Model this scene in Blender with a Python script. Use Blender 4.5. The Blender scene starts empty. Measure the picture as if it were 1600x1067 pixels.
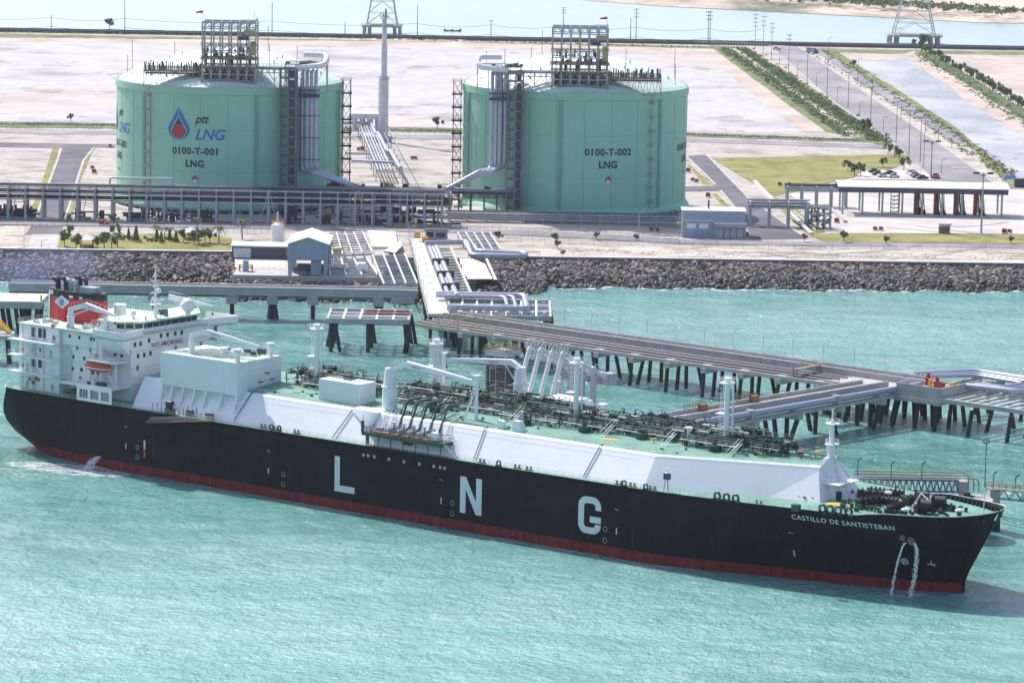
import bpy, math, random
from mathutils import Vector as V, Matrix as M
R=random.Random(7); HAZE=0.000022
sc=bpy.context.scene; C=sc.collection
# ---------------------------------------------------------------- camera calibration (real metres, z = 0 at sea level)
F=5400.;YH=-300.;PH=.018;HC=176.
TH=math.atan((533.5-YH)/F); CT,ST=math.cos(TH),math.sin(TH); CP,SP=math.cos(PH),math.sin(PH)
def ray(px,py):
    dx,dy=px-800,py-533.5
    r,d=(dx*CP+dy*SP)/F,(dy*CP-dx*SP)/F
    return V((r,CT-d*ST,-ST-d*CT))
def at(px,py,z=0.):                      # the point of height z that is seen at that place of the photograph
    v=ray(px,py); t=(z-HC)/v.z; return V((v.x*t,v.y*t,z))
def yat(px,py,Y):                        # the point at depth Y
    v=ray(px,py); t=Y/v.y; return V((v.x*t,Y,HC+v.z*t))
BOW=at(1505.5,926); HD=math.radians(-36.92); CH,SH=math.cos(HD),math.sin(HD)
def S2(p): x,y=p.x-BOW.x,p.y-BOW.y; return V((x*CH+y*SH,-x*SH+y*CH,p.z))
def SZ(px,py,z): return S2(at(px,py,z))  # the same in the ship's own axes: x to the bow, y to port
def SY(px,py,y0):
    v=ray(px,py); t=(y0-(BOW.x*SH-BOW.y*CH))/(-v.x*SH+v.y*CH)
    return S2(V((v.x*t,v.y*t,HC+v.z*t)))
cam=bpy.data.cameras.new('camera'); co=bpy.data.objects.new('camera',cam); C.objects.link(co)
cam.sensor_width=36; cam.lens=F/1600*36; cam.clip_start=5; cam.clip_end=60000
r0,u0,b0=V((1,0,0)),V((0,ST,CT)),V((0,-CT,ST))
rr=r0*CP+u0*SP; uu=u0*CP-r0*SP
co.matrix_world=M(((rr.x,uu.x,b0.x,0),(rr.y,uu.y,b0.y,0),(rr.z,uu.z,b0.z,HC),(0,0,0,1)))
sc.camera=co
# ---------------------------------------------------------------- light
SUN_AZ,SUN_EL=math.radians(38),math.radians(48)   # behind the scene, to the left
sd=V((-math.sin(SUN_AZ)*math.cos(SUN_EL),math.cos(SUN_AZ)*math.cos(SUN_EL),math.sin(SUN_EL)))
sl=bpy.data.lights.new('sun','SUN'); sl.energy=4.0; sl.angle=math.radians(.53); sl.color=(1,.95,.88)
so=bpy.data.objects.new('sun',sl); C.objects.link(so); so.rotation_euler=sd.to_track_quat('Z','Y').to_euler()
so.location=(0,1000,900)
w=bpy.data.worlds.new('World'); sc.world=w; w.use_nodes=True
nt=w.node_tree; sk=nt.nodes.new('ShaderNodeTexSky'); sk.sky_type='NISHITA'; sk.sun_disc=False
sk.sun_elevation=SUN_EL; sk.sun_rotation=-SUN_AZ; sk.air_density=1.0; sk.dust_density=2.0; sk.ozone_density=1.6
bg=nt.nodes['Background']; bg.inputs[1].default_value=.15; nt.links.new(sk.outputs[0],bg.inputs[0])
sc.view_settings.view_transform='Standard'; sc.view_settings.look='None'; sc.view_settings.exposure=EXPO=.44; sc.view_settings.gamma=1
# ---------------------------------------------------------------- materials
MT={}
def mat(n,col,rough=.6,metal=0,var=.12,sc_=.25,bump=0,streak=0,spec=.5,flat=(1,1,1),grime=None,seam=0):
    m=bpy.data.materials.new(n); m.use_nodes=True; t=m.node_tree; N=t.nodes; Lk=t.links
    b=N['Principled BSDF']; b.inputs['Roughness'].default_value=rough; b.inputs['Metallic'].default_value=metal
    b.inputs['Specular IOR Level'].default_value=spec
    tc=N.new('ShaderNodeTexCoord'); mp=N.new('ShaderNodeMapping'); mp.inputs['Scale'].default_value=flat
    Lk.new(tc.outputs['Object'],mp.inputs[0])
    no=N.new('ShaderNodeTexNoise'); no.inputs['Scale'].default_value=sc_; no.inputs['Detail'].default_value=7; no.inputs['Roughness'].default_value=.62
    Lk.new(mp.outputs[0],no.inputs['Vector'])
    rp=N.new('ShaderNodeMapRange'); rp.inputs[1].default_value=.3; rp.inputs[2].default_value=.7
    Lk.new(no.outputs['Fac'],rp.inputs[0])
    mx=N.new('ShaderNodeMix'); mx.data_type='RGBA'
    mx.inputs[6].default_value=(*[c*(1-var) for c in col],1); mx.inputs[7].default_value=(*[min(1,c*(1+var)) for c in col],1)
    Lk.new(rp.outputs[0],mx.inputs[0]); out=mx.outputs[2]
    if streak:
        m2=N.new('ShaderNodeMapping'); m2.inputs['Scale'].default_value=(.9,.9,.035); Lk.new(tc.outputs['Object'],m2.inputs[0])
        n2=N.new('ShaderNodeTexNoise'); n2.inputs['Scale'].default_value=1; n2.inputs['Detail'].default_value=5; Lk.new(m2.outputs[0],n2.inputs['Vector'])
        r2=N.new('ShaderNodeMapRange'); r2.inputs[1].default_value=.52; r2.inputs[2].default_value=.78; r2.inputs[4].default_value=streak; Lk.new(n2.outputs['Fac'],r2.inputs[0])
        x2=N.new('ShaderNodeMix'); x2.data_type='RGBA'; g=grime or [c*.45 for c in col]; x2.inputs[7].default_value=(*g,1)
        Lk.new(r2.outputs[0],x2.inputs[0]); Lk.new(out,x2.inputs[6]); out=x2.outputs[2]
    if seam:      # plate seams: faint joints and slightly different plates
        sx=N.new('ShaderNodeSeparateXYZ'); Lk.new(tc.outputs['Object'],sx.inputs[0]); cx_=N.new('ShaderNodeCombineXYZ'); ad=N.new('ShaderNodeMath'); ad.operation='ADD'; Lk.new(sx.outputs[0],ad.inputs[0]); Lk.new(sx.outputs[1],ad.inputs[1]); Lk.new(ad.outputs[0],cx_.inputs[0]); Lk.new(sx.outputs[2],cx_.inputs[1])
        bk=N.new('ShaderNodeTexBrick'); bk.inputs['Scale'].default_value=seam; bk.inputs['Mortar Size'].default_value=.006; bk.inputs['Color1'].default_value=(.47,.47,.47,1); bk.inputs['Color2'].default_value=(.55,.55,.55,1); bk.inputs['Mortar'].default_value=(.22,.22,.22,1); Lk.new(cx_.outputs[0],bk.inputs['Vector'])
        mb=N.new('ShaderNodeMix'); mb.data_type='RGBA'; mb.blend_type='SOFT_LIGHT'; mb.inputs[0].default_value=.5; Lk.new(out,mb.inputs[6]); Lk.new(bk.outputs['Color'],mb.inputs[7]); out=mb.outputs[2]
    Lk.new(out,b.inputs['Base Color'])
    if bump:
        bp=N.new('ShaderNodeBump'); bp.inputs['Strength'].default_value=1; bp.inputs['Distance'].default_value=bump
        Lk.new(no.outputs['Fac'],bp.inputs['Height']); Lk.new(bp.outputs[0],b.inputs['Normal'])
    MT[n]=m; return m
def ramp_mat(n,stops,scale,flat=(1,1,1),rough=.9,detail=8,bump=0,mus=None):   # one noise through a colour ramp: soils, muds, grass
    m=bpy.data.materials.new(n); m.use_nodes=True; t=m.node_tree; N=t.nodes; Lk=t.links; b=N['Principled BSDF']
    b.inputs['Roughness'].default_value=rough; b.inputs['Specular IOR Level'].default_value=.3
    tc=N.new('ShaderNodeTexCoord'); mp=N.new('ShaderNodeMapping'); mp.inputs['Scale'].default_value=flat; Lk.new(tc.outputs['Object'],mp.inputs[0])
    no=N.new('ShaderNodeTexNoise'); no.inputs['Scale'].default_value=scale; no.inputs['Detail'].default_value=detail; no.inputs['Roughness'].default_value=.66; Lk.new(mp.outputs[0],no.inputs['Vector'])
    cr=N.new('ShaderNodeValToRGB'); e=cr.color_ramp.elements
    while len(e)<len(stops): e.new(.5)
    for k,(p,c) in enumerate(stops): e[k].position=.5+(p-.5)*.55; e[k].color=(*c,1)
    Lk.new(no.outputs['Fac'],cr.inputs[0]); out=cr.outputs[0]
    if mus:      # (scale, threshold, colour, amount): a second, finer noise laid over it (tufts, puddles, litter)
        s2,th,c2,am=mus
        n2=N.new('ShaderNodeTexNoise'); n2.inputs['Scale'].default_value=s2; n2.inputs['Detail'].default_value=6; n2.inputs['Roughness'].default_value=.7; Lk.new(mp.outputs[0],n2.inputs['Vector'])
        r2=N.new('ShaderNodeMapRange'); r2.inputs[1].default_value=th; r2.inputs[2].default_value=th+.06; r2.inputs[4].default_value=am; Lk.new(n2.outputs['Fac'],r2.inputs[0])
        x2=N.new('ShaderNodeMix'); x2.data_type='RGBA'; x2.inputs[7].default_value=(*c2,1); Lk.new(r2.outputs[0],x2.inputs[0]); Lk.new(out,x2.inputs[6]); out=x2.outputs[2]
    Lk.new(out,b.inputs['Base Color'])
    if bump:
        bp=N.new('ShaderNodeBump'); bp.inputs['Distance'].default_value=bump; Lk.new(no.outputs['Fac'],bp.inputs['Height']); Lk.new(bp.outputs[0],b.inputs['Normal'])
    MT[n]=m; return m
mat('white',(.78,.79,.8),.45,var=.05,sc_=.15,streak=.3,grime=(.52,.46,.4),seam=.22)
mat('white_trunk',(.8,.8,.82),.5,var=.04,sc_=.08,streak=.16,grime=(.62,.57,.52),seam=.1)
mat('white_clean',(.8,.8,.8),.5,var=.05,sc_=.5)
mat('pale_blue',(.76,.77,.785),.45,var=.04,sc_=.1,streak=.22,grime=(.52,.5,.47),seam=.15)
mat('deck_green',(.135,.30,.235),.6,var=.3,sc_=.12,streak=0)
mat('deck_pale',(.5,.62,.52),.65,var=.25,sc_=.4)
mat('dark_green',(.018,.07,.05),.5,var=.3,sc_=.6)
mat('pipe_green',(.03,.08,.06),.45,var=.4,sc_=.8)
mat('dark_metal',(.03,.035,.035),.55,var=.3,sc_=.7)
mat('black',(.012,.013,.016),.5,var=.2)
mat('glass',(.02,.03,.035),.12,var=.1)
mat('red',(.55,.028,.04),.45,var=.1,streak=.15)
mat('red_paint',(.3,.028,.035),.5,var=.15)
mat('orange',(.5,.07,.035),.4,var=.08)
mat('yellow',(.75,.42,.04),.5,var=.12)
mat('rust',(.26,.13,.08),.8,var=.3,sc_=.7)
mat('steel',(.36,.38,.41),.5,var=.18,sc_=.3)
mat('steel_pale',(.55,.56,.58),.5,var=.15,sc_=.3)
mat('steel_dark',(.06,.064,.09),.55,var=.2,sc_=.3)
mat('pipe_silver',(.52,.53,.63),.4,metal=.2,var=.1,sc_=.3)
mat('lagging',(.40,.40,.49),.38,metal=.25,var=.1,sc_=.3)
mat('concrete',(.42,.4,.39),.85,var=.16,sc_=.18,streak=.3,grime=(.2,.19,.18))
mat('concrete_pale',(.62,.58,.55),.85,var=.1,sc_=.2,streak=.12,grime=(.4,.37,.34))
mat('concrete_dark',(.2,.2,.21),.85,var=.2,sc_=.2,streak=.3)
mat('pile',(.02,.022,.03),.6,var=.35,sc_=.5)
mat('tower_steel',(.14,.15,.19),.55,var=.2,sc_=.3)
mat('blue_grey',(.3,.36,.46),.6,var=.08,sc_=.3,streak=.1)
mat('roof_pale',(.74,.72,.72),.55,var=.06,sc_=.2)
mat('wood_brown',(.22,.15,.11),.8,var=.25,sc_=.8)
mat('blue',(.03,.1,.42),.5,var=.05)
mat('navy',(.025,.03,.08),.5,var=.05)
mat('foam',(.85,.87,.88),.7,var=.05,sc_=1.5)
mat('leaf',(.2,.26,.11),.75,var=.5,sc_=.9)
mat('leaf_dark',(.125,.18,.085),.75,var=.5,sc_=.9)
mat('leaf_dry',(.27,.27,.12),.8,var=.5,sc_=.7)
mat('bark',(.16,.12,.09),.9,var=.3,sc_=1.)
# ---------------------------------------------------------------- mesh helpers
Z=V((0,0,1))
class MB:
    def __init__(s): s.v=[]; s.f=[]; s.mi=[]; s.m=0
    def face(s,ix): s.f.append(ix); s.mi.append(s.m)
    def pts(s,ps): n=len(s.v); s.v.extend([V(p) for p in ps]); return n
    def poly(s,ps): n=s.pts(ps); s.face(tuple(range(n,n+len(ps)))); return s
    def box(s,x0,y0,z0,x1,y1,z1):
        n=s.pts([(x,y,z) for z in (z0,z1) for x,y in ((x0,y0),(x1,y0),(x1,y1),(x0,y1))])
        for q in ((3,2,1,0),(4,5,6,7),(0,1,5,4),(1,2,6,5),(2,3,7,6),(3,0,4,7)): s.face(tuple(n+k for k in q))
        return s
    def beam(s,p,q,w,h=None):           # square bar from p to q, w wide, h high
        p,q=V(p),V(q); d=q-p; h=h or w
        if d.length<1e-6: return s
        d.normalize(); a=d.cross(Z) if abs(d.z)<.99 else V((1,0,0)); a.normalize(); b=a.cross(d)
        a*=w/2; b*=h/2
        n=s.pts([p-a-b,p+a-b,p+a+b,p-a+b,q-a-b,q+a-b,q+a+b,q-a+b])
        for k in ((3,2,1,0),(4,5,6,7),(0,1,5,4),(1,2,6,5),(2,3,7,6),(3,0,4,7)): s.face(tuple(n+j for j in k))
        return s
    def tube(s,ps,r,n=8,r1=None):       # round bar or pipe along a polyline
        ps=[V(p) for p in ps]; L=len(ps); rings=[]; a=None
        for i,p in enumerate(ps):
            d=(ps[min(i+1,L-1)]-ps[max(i-1,0)]).normalized()
            if a is None: a=d.cross(Z) if abs(d.z)<.95 else d.cross(V((1,0,0)))
            a=(a-d*a.dot(d)).normalized(); b=d.cross(a)
            rad=r if r1 is None else r+(r1-r)*i/(L-1)
            rings.append(s.pts([p+(a*math.cos(2*math.pi*k/n)+b*math.sin(2*math.pi*k/n))*rad for k in range(n)]))
        for i in range(L-1):
            for k in range(n): s.face((rings[i]+k,rings[i]+(k+1)%n,rings[i+1]+(k+1)%n,rings[i+1]+k))
        s.face(tuple(rings[0]+k for k in reversed(range(n)))); s.face(tuple(rings[-1]+k for k in range(n)))
        return s
    def pipe(s,ps,r,n=8,bend=None):     # a pipe with rounded elbows
        ps=[V(p) for p in ps]; out=[ps[0]]; bend=bend or 3*r
        for i in range(1,len(ps)-1):
            a,b,c=ps[i-1],ps[i],ps[i+1]; e=min(bend,(a-b).length*.45,(c-b).length*.45)
            p,q=b+(a-b).normalized()*e,b+(c-b).normalized()*e
            for k in range(4): t=k/3; out.append(p*(1-t)**2+b*2*t*(1-t)+q*t*t)
        out.append(ps[-1]); return s.tube(out,r,n)
    def lathe(s,pr,n=24,c=(0,0,0),a0=0,a1=2*math.pi):
        c=V(c); full=abs(a1-a0-2*math.pi)<1e-6; m=n if full else n+1; rings=[]
        for r,z in pr: rings.append(s.pts([c+V((r*math.cos(a0+(a1-a0)*k/n),r*math.sin(a0+(a1-a0)*k/n),z)) for k in range(m)]))
        for i in range(len(pr)-1):
            for k in range(n): s.face((rings[i]+k,rings[i]+(k+1)%m,rings[i+1]+(k+1)%m,rings[i+1]+k))
        return s
    def cyl(s,c,r,h,n=16,r1=None):
        r1=r if r1 is None else r1; c=V(c); a=[(math.cos(2*math.pi*k/n),math.sin(2*math.pi*k/n)) for k in range(n)]
        i=s.pts([c+V((r*x,r*y,0)) for x,y in a]); j=s.pts([c+V((r1*x,r1*y,h)) for x,y in a])
        for k in range(n): s.face((i+k,i+(k+1)%n,j+(k+1)%n,j+k))
        s.face(tuple(i+k for k in reversed(range(n)))); s.face(tuple(j+k for k in range(n))); return s
    def prism(s,pl,z0,z1):              # flat outline, counter-clockwise, stood up from z0 to z1
        n=len(pl); i=s.pts([(p[0],p[1],z0) for p in pl]); j=s.pts([(p[0],p[1],z1) for p in pl])
        for k in range(n): s.face((i+k,i+(k+1)%n,j+(k+1)%n,j+k))
        s.face(tuple(i+k for k in reversed(range(n)))); s.face(tuple(j+k for k in range(n))); return s
    def loft(s,secs,cap=True,closed=True):
        n=len(secs[0]); st=[s.pts(q) for q in secs]
        for a,b in zip(st,st[1:]):
            for k in range(n if closed else n-1): s.face((a+k,a+(k+1)%n,b+(k+1)%n,b+k))
        if cap: s.face(tuple(st[0]+k for k in reversed(range(n)))); s.face(tuple(st[-1]+k for k in range(n)))
        return s
    def ball(s,c,rx,ry=None,rz=None,nu=16,nv=10):
        ry=ry or rx; rz=rz or rx; c=V(c); rings=[]
        for j in range(nv+1):
            t=math.pi*j/nv; rings.append(s.pts([c+V((rx*math.sin(t)*math.cos(2*math.pi*k/nu),ry*math.sin(t)*math.sin(2*math.pi*k/nu),-rz*math.cos(t))) for k in range(nu)]))
        for j in range(nv):
            for k in range(nu): s.face((rings[j]+k,rings[j]+(k+1)%nu,rings[j+1]+(k+1)%nu,rings[j+1]+k))
        return s
    def rail(s,ps,h=1.1,step=2.,w=.06,rows=2,close=False):   # a handrail along a polyline of foot points
        ps=[V(p) for p in ps]
        if close: ps=ps+[ps[0]]
        for a,b in zip(ps,ps[1:]):
            L=(b-a).length; n=max(1,round(L/step))
            for k in range(rows): o=Z*(h*(k+1)/rows); s.beam(a+o,b+o,w)
            for k in range(n+1): p=a.lerp(b,k/n); s.beam(p,p+Z*h,w)
        return s
    def truss(s,a,b,h,n,w=.12,up=Z,rungs=True):              # a flat lattice between a and b, h high
        a,b=V(a),V(b); u=V(up)*h; s.beam(a,b,w); s.beam(a+u,b+u,w)
        for k in range(n):
            p,q=a.lerp(b,k/n),a.lerp(b,(k+1)/n); m=p.lerp(q,.5)
            s.beam(p,m+u,w*.8); s.beam(m+u,q,w*.8)
        s.beam(a,a+u,w); s.beam(b,b+u,w); return s
    def ladder(s,p,q,w=.6,step=.9,t=.06,side=None):
        p,q=V(p),V(q); d=(q-p).normalized(); a=V(side) if side else (d.cross(Z).normalized() if abs(d.z)<.95 else V((1,0,0))); a=a*(w/2)
        s.beam(p-a,q-a,t); s.beam(p+a,q+a,t); n=max(1,int((q-p).length/step))
        for k in range(1,n): c=p.lerp(q,k/n); s.beam(c-a,c+a,t)
        return s
    def rock(s,c,r,rnd):
        c=V(c); ax=V((rnd.uniform(.7,1.4),rnd.uniform(.7,1.3),rnd.uniform(.55,1)))*r; q=M.Rotation(rnd.uniform(0,6.3),3,V((rnd.uniform(-1,1),rnd.uniform(-1,1),rnd.uniform(.2,1))).normalized())
        n=s.pts([c+q@V((p[0]*ax.x*rnd.uniform(.7,1.15),p[1]*ax.y*rnd.uniform(.7,1.15),p[2]*ax.z*rnd.uniform(.75,1.1))) for p in ICO])
        for f in ICF: s.face(tuple(n+k for k in f))
    def add(s,o,mx):
        n=len(s.v); s.v.extend([mx@p for p in o.v])
        for f,m in zip(o.f,o.mi): s.f.append(tuple(k+n for k in f)); s.mi.append(m)
        return s
    def mesh(s,name,mats,smooth=False):
        me=bpy.data.meshes.new(name); me.from_pydata([tuple(p) for p in s.v],[],s.f)
        mats=mats if isinstance(mats,(list,tuple)) else [mats]
        for m in mats: me.materials.append(MT[m])
        if len(mats)>1: me.polygons.foreach_set('material_index',s.mi)
        if smooth:
            me.polygons.foreach_set('use_smooth',[True]*len(s.f))
            try: me.set_sharp_from_angle(angle=math.radians(38))
            except Exception: pass
        me.update(); return me
    def build(s,name,mats,parent=None,smooth=False,world=False):
        if world and parent is not None:
            inv=RT[parent.name].inverted(); s.v=[inv@p for p in s.v]
        o=bpy.data.objects.new(name,s.mesh(name,mats,smooth)); C.objects.link(o)
        if parent is not None: o.parent=parent; RT[o.name]=RT[parent.name]
        else: RT[o.name]=M.Identity(4)
        return o
_t=(1+5**.5)/2
ICO=[V(p).normalized() for p in ((-1,_t,0),(1,_t,0),(-1,-_t,0),(1,-_t,0),(0,-1,_t),(0,1,_t),(0,-1,-_t),(0,1,-_t),(_t,0,-1),(_t,0,1),(-_t,0,-1),(-_t,0,1))]
ICF=[(0,11,5),(0,5,1),(0,1,7),(0,7,10),(0,10,11),(1,5,9),(5,11,4),(11,10,2),(10,7,6),(7,1,8),(3,9,4),(3,4,2),(3,2,6),(3,6,8),(3,8,9),(4,9,5),(2,4,11),(6,2,10),(8,6,7),(9,8,1)]
RT={}
def tag(o,label,cat,group=None,kind=None):
    if label: o['label']=label
    if cat: o['category']=cat
    if group: o['group']=group
    if kind: o['kind']=kind
    return o
def thing(name,label,cat,loc=(0,0,0),rz=0,group=None):
    o=bpy.data.objects.new(name,None); C.objects.link(o); o.location=loc; o.rotation_euler=(0,0,rz); o.empty_display_size=.1
    RT[o.name]=M.Translation(V(loc))@M.Rotation(rz,4,'Z'); return tag(o,label,cat,group)
def struct(mb,name,mats,smooth=False,kind='structure'):
    o=mb.build(name,mats,None,smooth); o['kind']=kind; return o
UC={}
def unit(kind,m):
    if (kind,m) not in UC:
        b=MB(); (b.cyl((0,0,0),1,1,12) if kind=='cyl' else b.box(-.5,-.5,0,.5,.5,1)); UC[kind,m]=b.mesh(kind+'_'+m,m,kind=='cyl')
    return UC[kind,m]
def rod(name,parent,p,q,r,m,kind='cyl',r2=None,world=False):     # one post, pile or leg as an object of its own
    p,q=V(p),V(q)
    if world: inv=RT[parent.name].inverted(); p,q=inv@p,inv@q
    o=bpy.data.objects.new(name,unit(kind,m)); C.objects.link(o); o.parent=parent; d=q-p
    a=d.normalized(); x=V((1,0,0)) if abs(a.x)<.9 else V((0,1,0)); x=(x-a*x.dot(a)).normalized(); y=a.cross(x)
    r2=r2 or r; L=d.length
    o.matrix_local=M(((x.x*r,y.x*r2,a.x*L,p.x),(x.y*r,y.y*r2,a.y*L,p.y),(x.z*r,y.z*r2,a.z*L,p.z),(0,0,0,1)))
    RT[o.name]=RT[parent.name]; return o
def part(name,src,parent,mx):                                     # a further copy of a part, moved by mx
    o=bpy.data.objects.new(name,src.data if hasattr(src,'data') and not isinstance(src,bpy.types.Mesh) else src); C.objects.link(o); o.parent=parent; o.matrix_local=mx
    RT[o.name]=RT[parent.name]@mx; return o
KIDS={}
def copy_tree(o,loc=None,rz=None,label=None,group=None,parent=None,scale=None):
    if not KIDS:
        pass
    c=o.copy(); C.objects.link(c)
    if parent is not None: c.parent=parent
    for k in [q for q in o.children]: copy_tree(k,parent=c)
    if loc is not None: c.location=loc
    if rz is not None: c.rotation_euler=(0,0,rz)
    if scale is not None: c.scale=(scale,)*3 if not isinstance(scale,tuple) else scale
    if label: c['label']=label
    if group: c['group']=group
    return c
def text_verts(txt,size,bold=0,shear=0,ext=0,align='LEFT',space=1):
    cu=bpy.data.curves.new('t','FONT'); cu.body=txt; cu.size=size; cu.offset=bold; cu.shear=shear; cu.align_x=align; cu.space_character=space; cu.resolution_u=4
    o=bpy.data.objects.new('t',cu); C.objects.link(o); dg=bpy.context.evaluated_depsgraph_get()
    me=bpy.data.meshes.new_from_object(o.evaluated_get(dg)); vs=[v.co.copy() for v in me.vertices]; fs=[tuple(p.vertices) for p in me.polygons]
    bpy.data.objects.remove(o); bpy.data.curves.remove(cu); bpy.data.meshes.remove(me)
    return vs,fs
def lettering(name,txt,size,fn,m,parent,**k):                     # painted writing: fn lays the flat letters on the surface
    vs,fs=text_verts(txt,size,**k); b=MB(); b.v=[V(fn(p.x,p.y)) for p in vs]; b.f=fs; b.mi=[0]*len(fs)
    return b.build(name,m,parent)
ORD=['','first','second','third','fourth','fifth','sixth','seventh','eighth','ninth','tenth','eleventh','twelfth','thirteenth','fourteenth','fifteenth','sixteenth','seventeenth','eighteenth','nineteenth','twentieth']
def nth(k):
    return ORD[k] if k<=20 else ({20:'twenty-',30:'thirty-',40:'forty-',50:'fifty-'}[k//10*10]+ORD[k%10] if k%10 else {30:'thirtieth',40:'fortieth',50:'fiftieth'}[k])
# ================================================================ SEA AND LAND
def sea_mat():
    m=bpy.data.materials.new('sea'); m.use_nodes=True; t=m.node_tree; N=t.nodes; Lk=t.links; b=N['Principled BSDF']
    b.inputs['Roughness'].default_value=.1; b.inputs['IOR'].default_value=1.33; b.inputs['Specular IOR Level'].default_value=.5
    geo=N.new('ShaderNodeTexCoord')
    def noise(scale,det,flat=(1,1,1),rough=.6,dist=0):
        mp=N.new('ShaderNodeMapping'); mp.inputs['Scale'].default_value=flat; mp.inputs['Rotation'].default_value=(0,0,.35); Lk.new(geo.outputs['Object'],mp.inputs[0])
        n=N.new('ShaderNodeTexNoise'); n.inputs['Scale'].default_value=scale; n.inputs['Detail'].default_value=det; n.inputs['Roughness'].default_value=rough; n.inputs['Distortion'].default_value=dist; Lk.new(mp.outputs[0],n.inputs['Vector']); return n.outputs['Fac']
    def rng(src,a,b_,lo=0,hi=1):
        r=N.new('ShaderNodeMapRange'); r.inputs[1].default_value=a; r.inputs[2].default_value=b_; r.inputs[3].default_value=lo; r.inputs[4].default_value=hi; Lk.new(src,r.inputs[0]); return r.outputs[0]
    def mix(f,a,b_):
        x=N.new('ShaderNodeMix'); x.data_type='RGBA'
        for s,i in ((f,0),(a,6),(b_,7)):
            if isinstance(s,tuple): x.inputs[i].default_value=(*s,1)
            elif isinstance(s,float): x.inputs[i].default_value=s
            else: Lk.new(s,x.inputs[i])
        return x.outputs[2]
    def math_(op,a,b_=None):
        x=N.new('ShaderNodeMath'); x.operation=op
        for s,i in ((a,0),(b_,1)):
            if s is None: continue
            if isinstance(s,(int,float)): x.inputs[i].default_value=s
            else: Lk.new(s,x.inputs[i])
        return x.outputs[0]
    big=noise(.007,6,(1,1.3,1),.6); mid=noise(.05,7,(.8,1.6,1),.7)
    col=mix(rng(big,.43,.57),SEA_A,SEA_B); col=mix(rng(mid,.46,.64,0,.55),col,SEA_C); # milky patches
    sx=N.new('ShaderNodeSeparateXYZ'); Lk.new(geo.outputs['Object'],sx.inputs[0])
    def patch(p,rx,ry,rot):
        dx=math_('SUBTRACT',sx.outputs[0],p.x); dy=math_('SUBTRACT',sx.outputs[1],p.y); c_,s_=math.cos(rot),math.sin(rot)
        u=math_('DIVIDE',math_('ADD',math_('MULTIPLY',dx,c_),math_('MULTIPLY',dy,s_)),rx); v=math_('DIVIDE',math_('SUBTRACT',math_('MULTIPLY',dy,c_),math_('MULTIPLY',dx,s_)),ry)
        return math_('SQRT',math_('ADD',math_('MULTIPLY',u,u),math_('MULTIPLY',v,v)))
    for p,rx,ry,rot,am in MILKY: col=mix(math_('MULTIPLY',rng(math_('ADD',patch(p,rx,ry,rot),math_('MULTIPLY',math_('SUBTRACT',big,.5),1.6)),1.1,.1,0,am),rng(mid,.3,.6,.45,1)),col,(.34,.55,.53))
    #churn: foam patches with their own place and outline
    fn=noise(.35,8,(1,1.7,1),.75,.6); tot=None
    for p,rx,ry,rot,am in FOAM:
        r=patch(p,rx,ry,rot)
        k=math_('MULTIPLY',rng(r,1,.5,0,1),am); tot=k if tot is None else math_('MAXIMUM',tot,k)
    ff=rng(math_('ADD',fn,math_('MULTIPLY',math_('SUBTRACT',tot,1.0),.55)),.44,.56)
    col=mix(ff,col,(.82,.84,.85))
    # small white flecks all over
    cr=noise(.5,6,(1,.8,1),.7); cr2=noise(.02,3)
    fl=math_('MULTIPLY',rng(cr,.61,.68,0,.8),rng(cr2,.35,.6,.3,1)); col=mix(fl,col,(.72,.8,.8))
    Lk.new(col,b.inputs['Base Color'])
    w1=noise(.07,3,(1,.9,1)); w2=noise(.24,4,(1,.75,1),.6); w3=noise(.7,5,(1,.75,1),.65)
    h=math_('ADD',math_('MULTIPLY',w1,2.0),math_('ADD',math_('MULTIPLY',w2,1.5),math_('MULTIPLY',w3,.75)))
    bp=N.new('ShaderNodeBump'); bp.inputs['Strength'].default_value=1; bp.inputs['Distance'].default_value=1.; Lk.new(h,bp.inputs['Height']); Lk.new(bp.outputs[0],b.inputs['Normal'])
    MT['sea']=m
SEA_A,SEA_B,SEA_C=(.04,.20,.17),(.11,.335,.305),(.26,.47,.455)
FOAM=[(at(105,733),34,11,-.45,1.0),(at(60,740),40,10,-.3,.8),(at(148,729),9,6,-.3,1.0),(at(1415,929),9,2.2,.1,.9),(at(1500,932),14,2.2,-.5,.8)]
MILKY=[(at(60,960),210,95,.2,.85),(at(520,1010),190,75,.1,.65),(at(430,860),90,34,-.4,.35),(at(1480,520),260,150,-.2,.6),(at(1450,1010),120,50,.2,.35),(at(980,500),130,60,-.2,.4)]  # broad soft patches of paler water colour
sea_mat()
b=MB(); b.poly([(-9000,-2500,0),(9000,-2500,0),(9000,2000,0),(-9000,2000,0)]); struct(b,'sea','sea')
G=6.
ramp_mat('soil',[(.2,(.23,.195,.175)),(.42,(.39,.345,.32)),(.58,(.47,.42,.40)),(.8,(.31,.27,.245))],.05,(1,1.2,1),.95,10,0,(.22,.57,(.25,.23,.2),.5))
ramp_mat('mud',[(.22,(.28,.255,.28)),(.36,(.40,.375,.405)),(.46,(.49,.465,.48)),(.54,(.42,.39,.40)),(.62,(.50,.445,.43)),(.78,(.40,.34,.32))],.009,(.7,.55,1),.85,13,0,(.03,.575,(.24,.205,.21),.7))
ramp_mat('sand_pink',[(.25,(.38,.30,.265)),(.5,(.48,.395,.355)),(.75,(.54,.475,.445))],.03,(1,.7,1),.9,9,0,(.06,.6,(.3,.25,.16),.6))
ramp_mat('beach',[(.25,(.26,.22,.185)),(.5,(.48,.42,.37)),(.72,(.55,.5,.46))],.1,(.6,1.4,1),.95,10,0,(.14,.56,(.17,.17,.09),.75))
ramp_mat('grass',[(.25,(.15,.15,.045)),(.5,(.245,.225,.075)),(.75,(.31,.27,.11))],.09,(1,1,1),.95,9,0,(.6,.56,(.16,.17,.05),.6))
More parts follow.
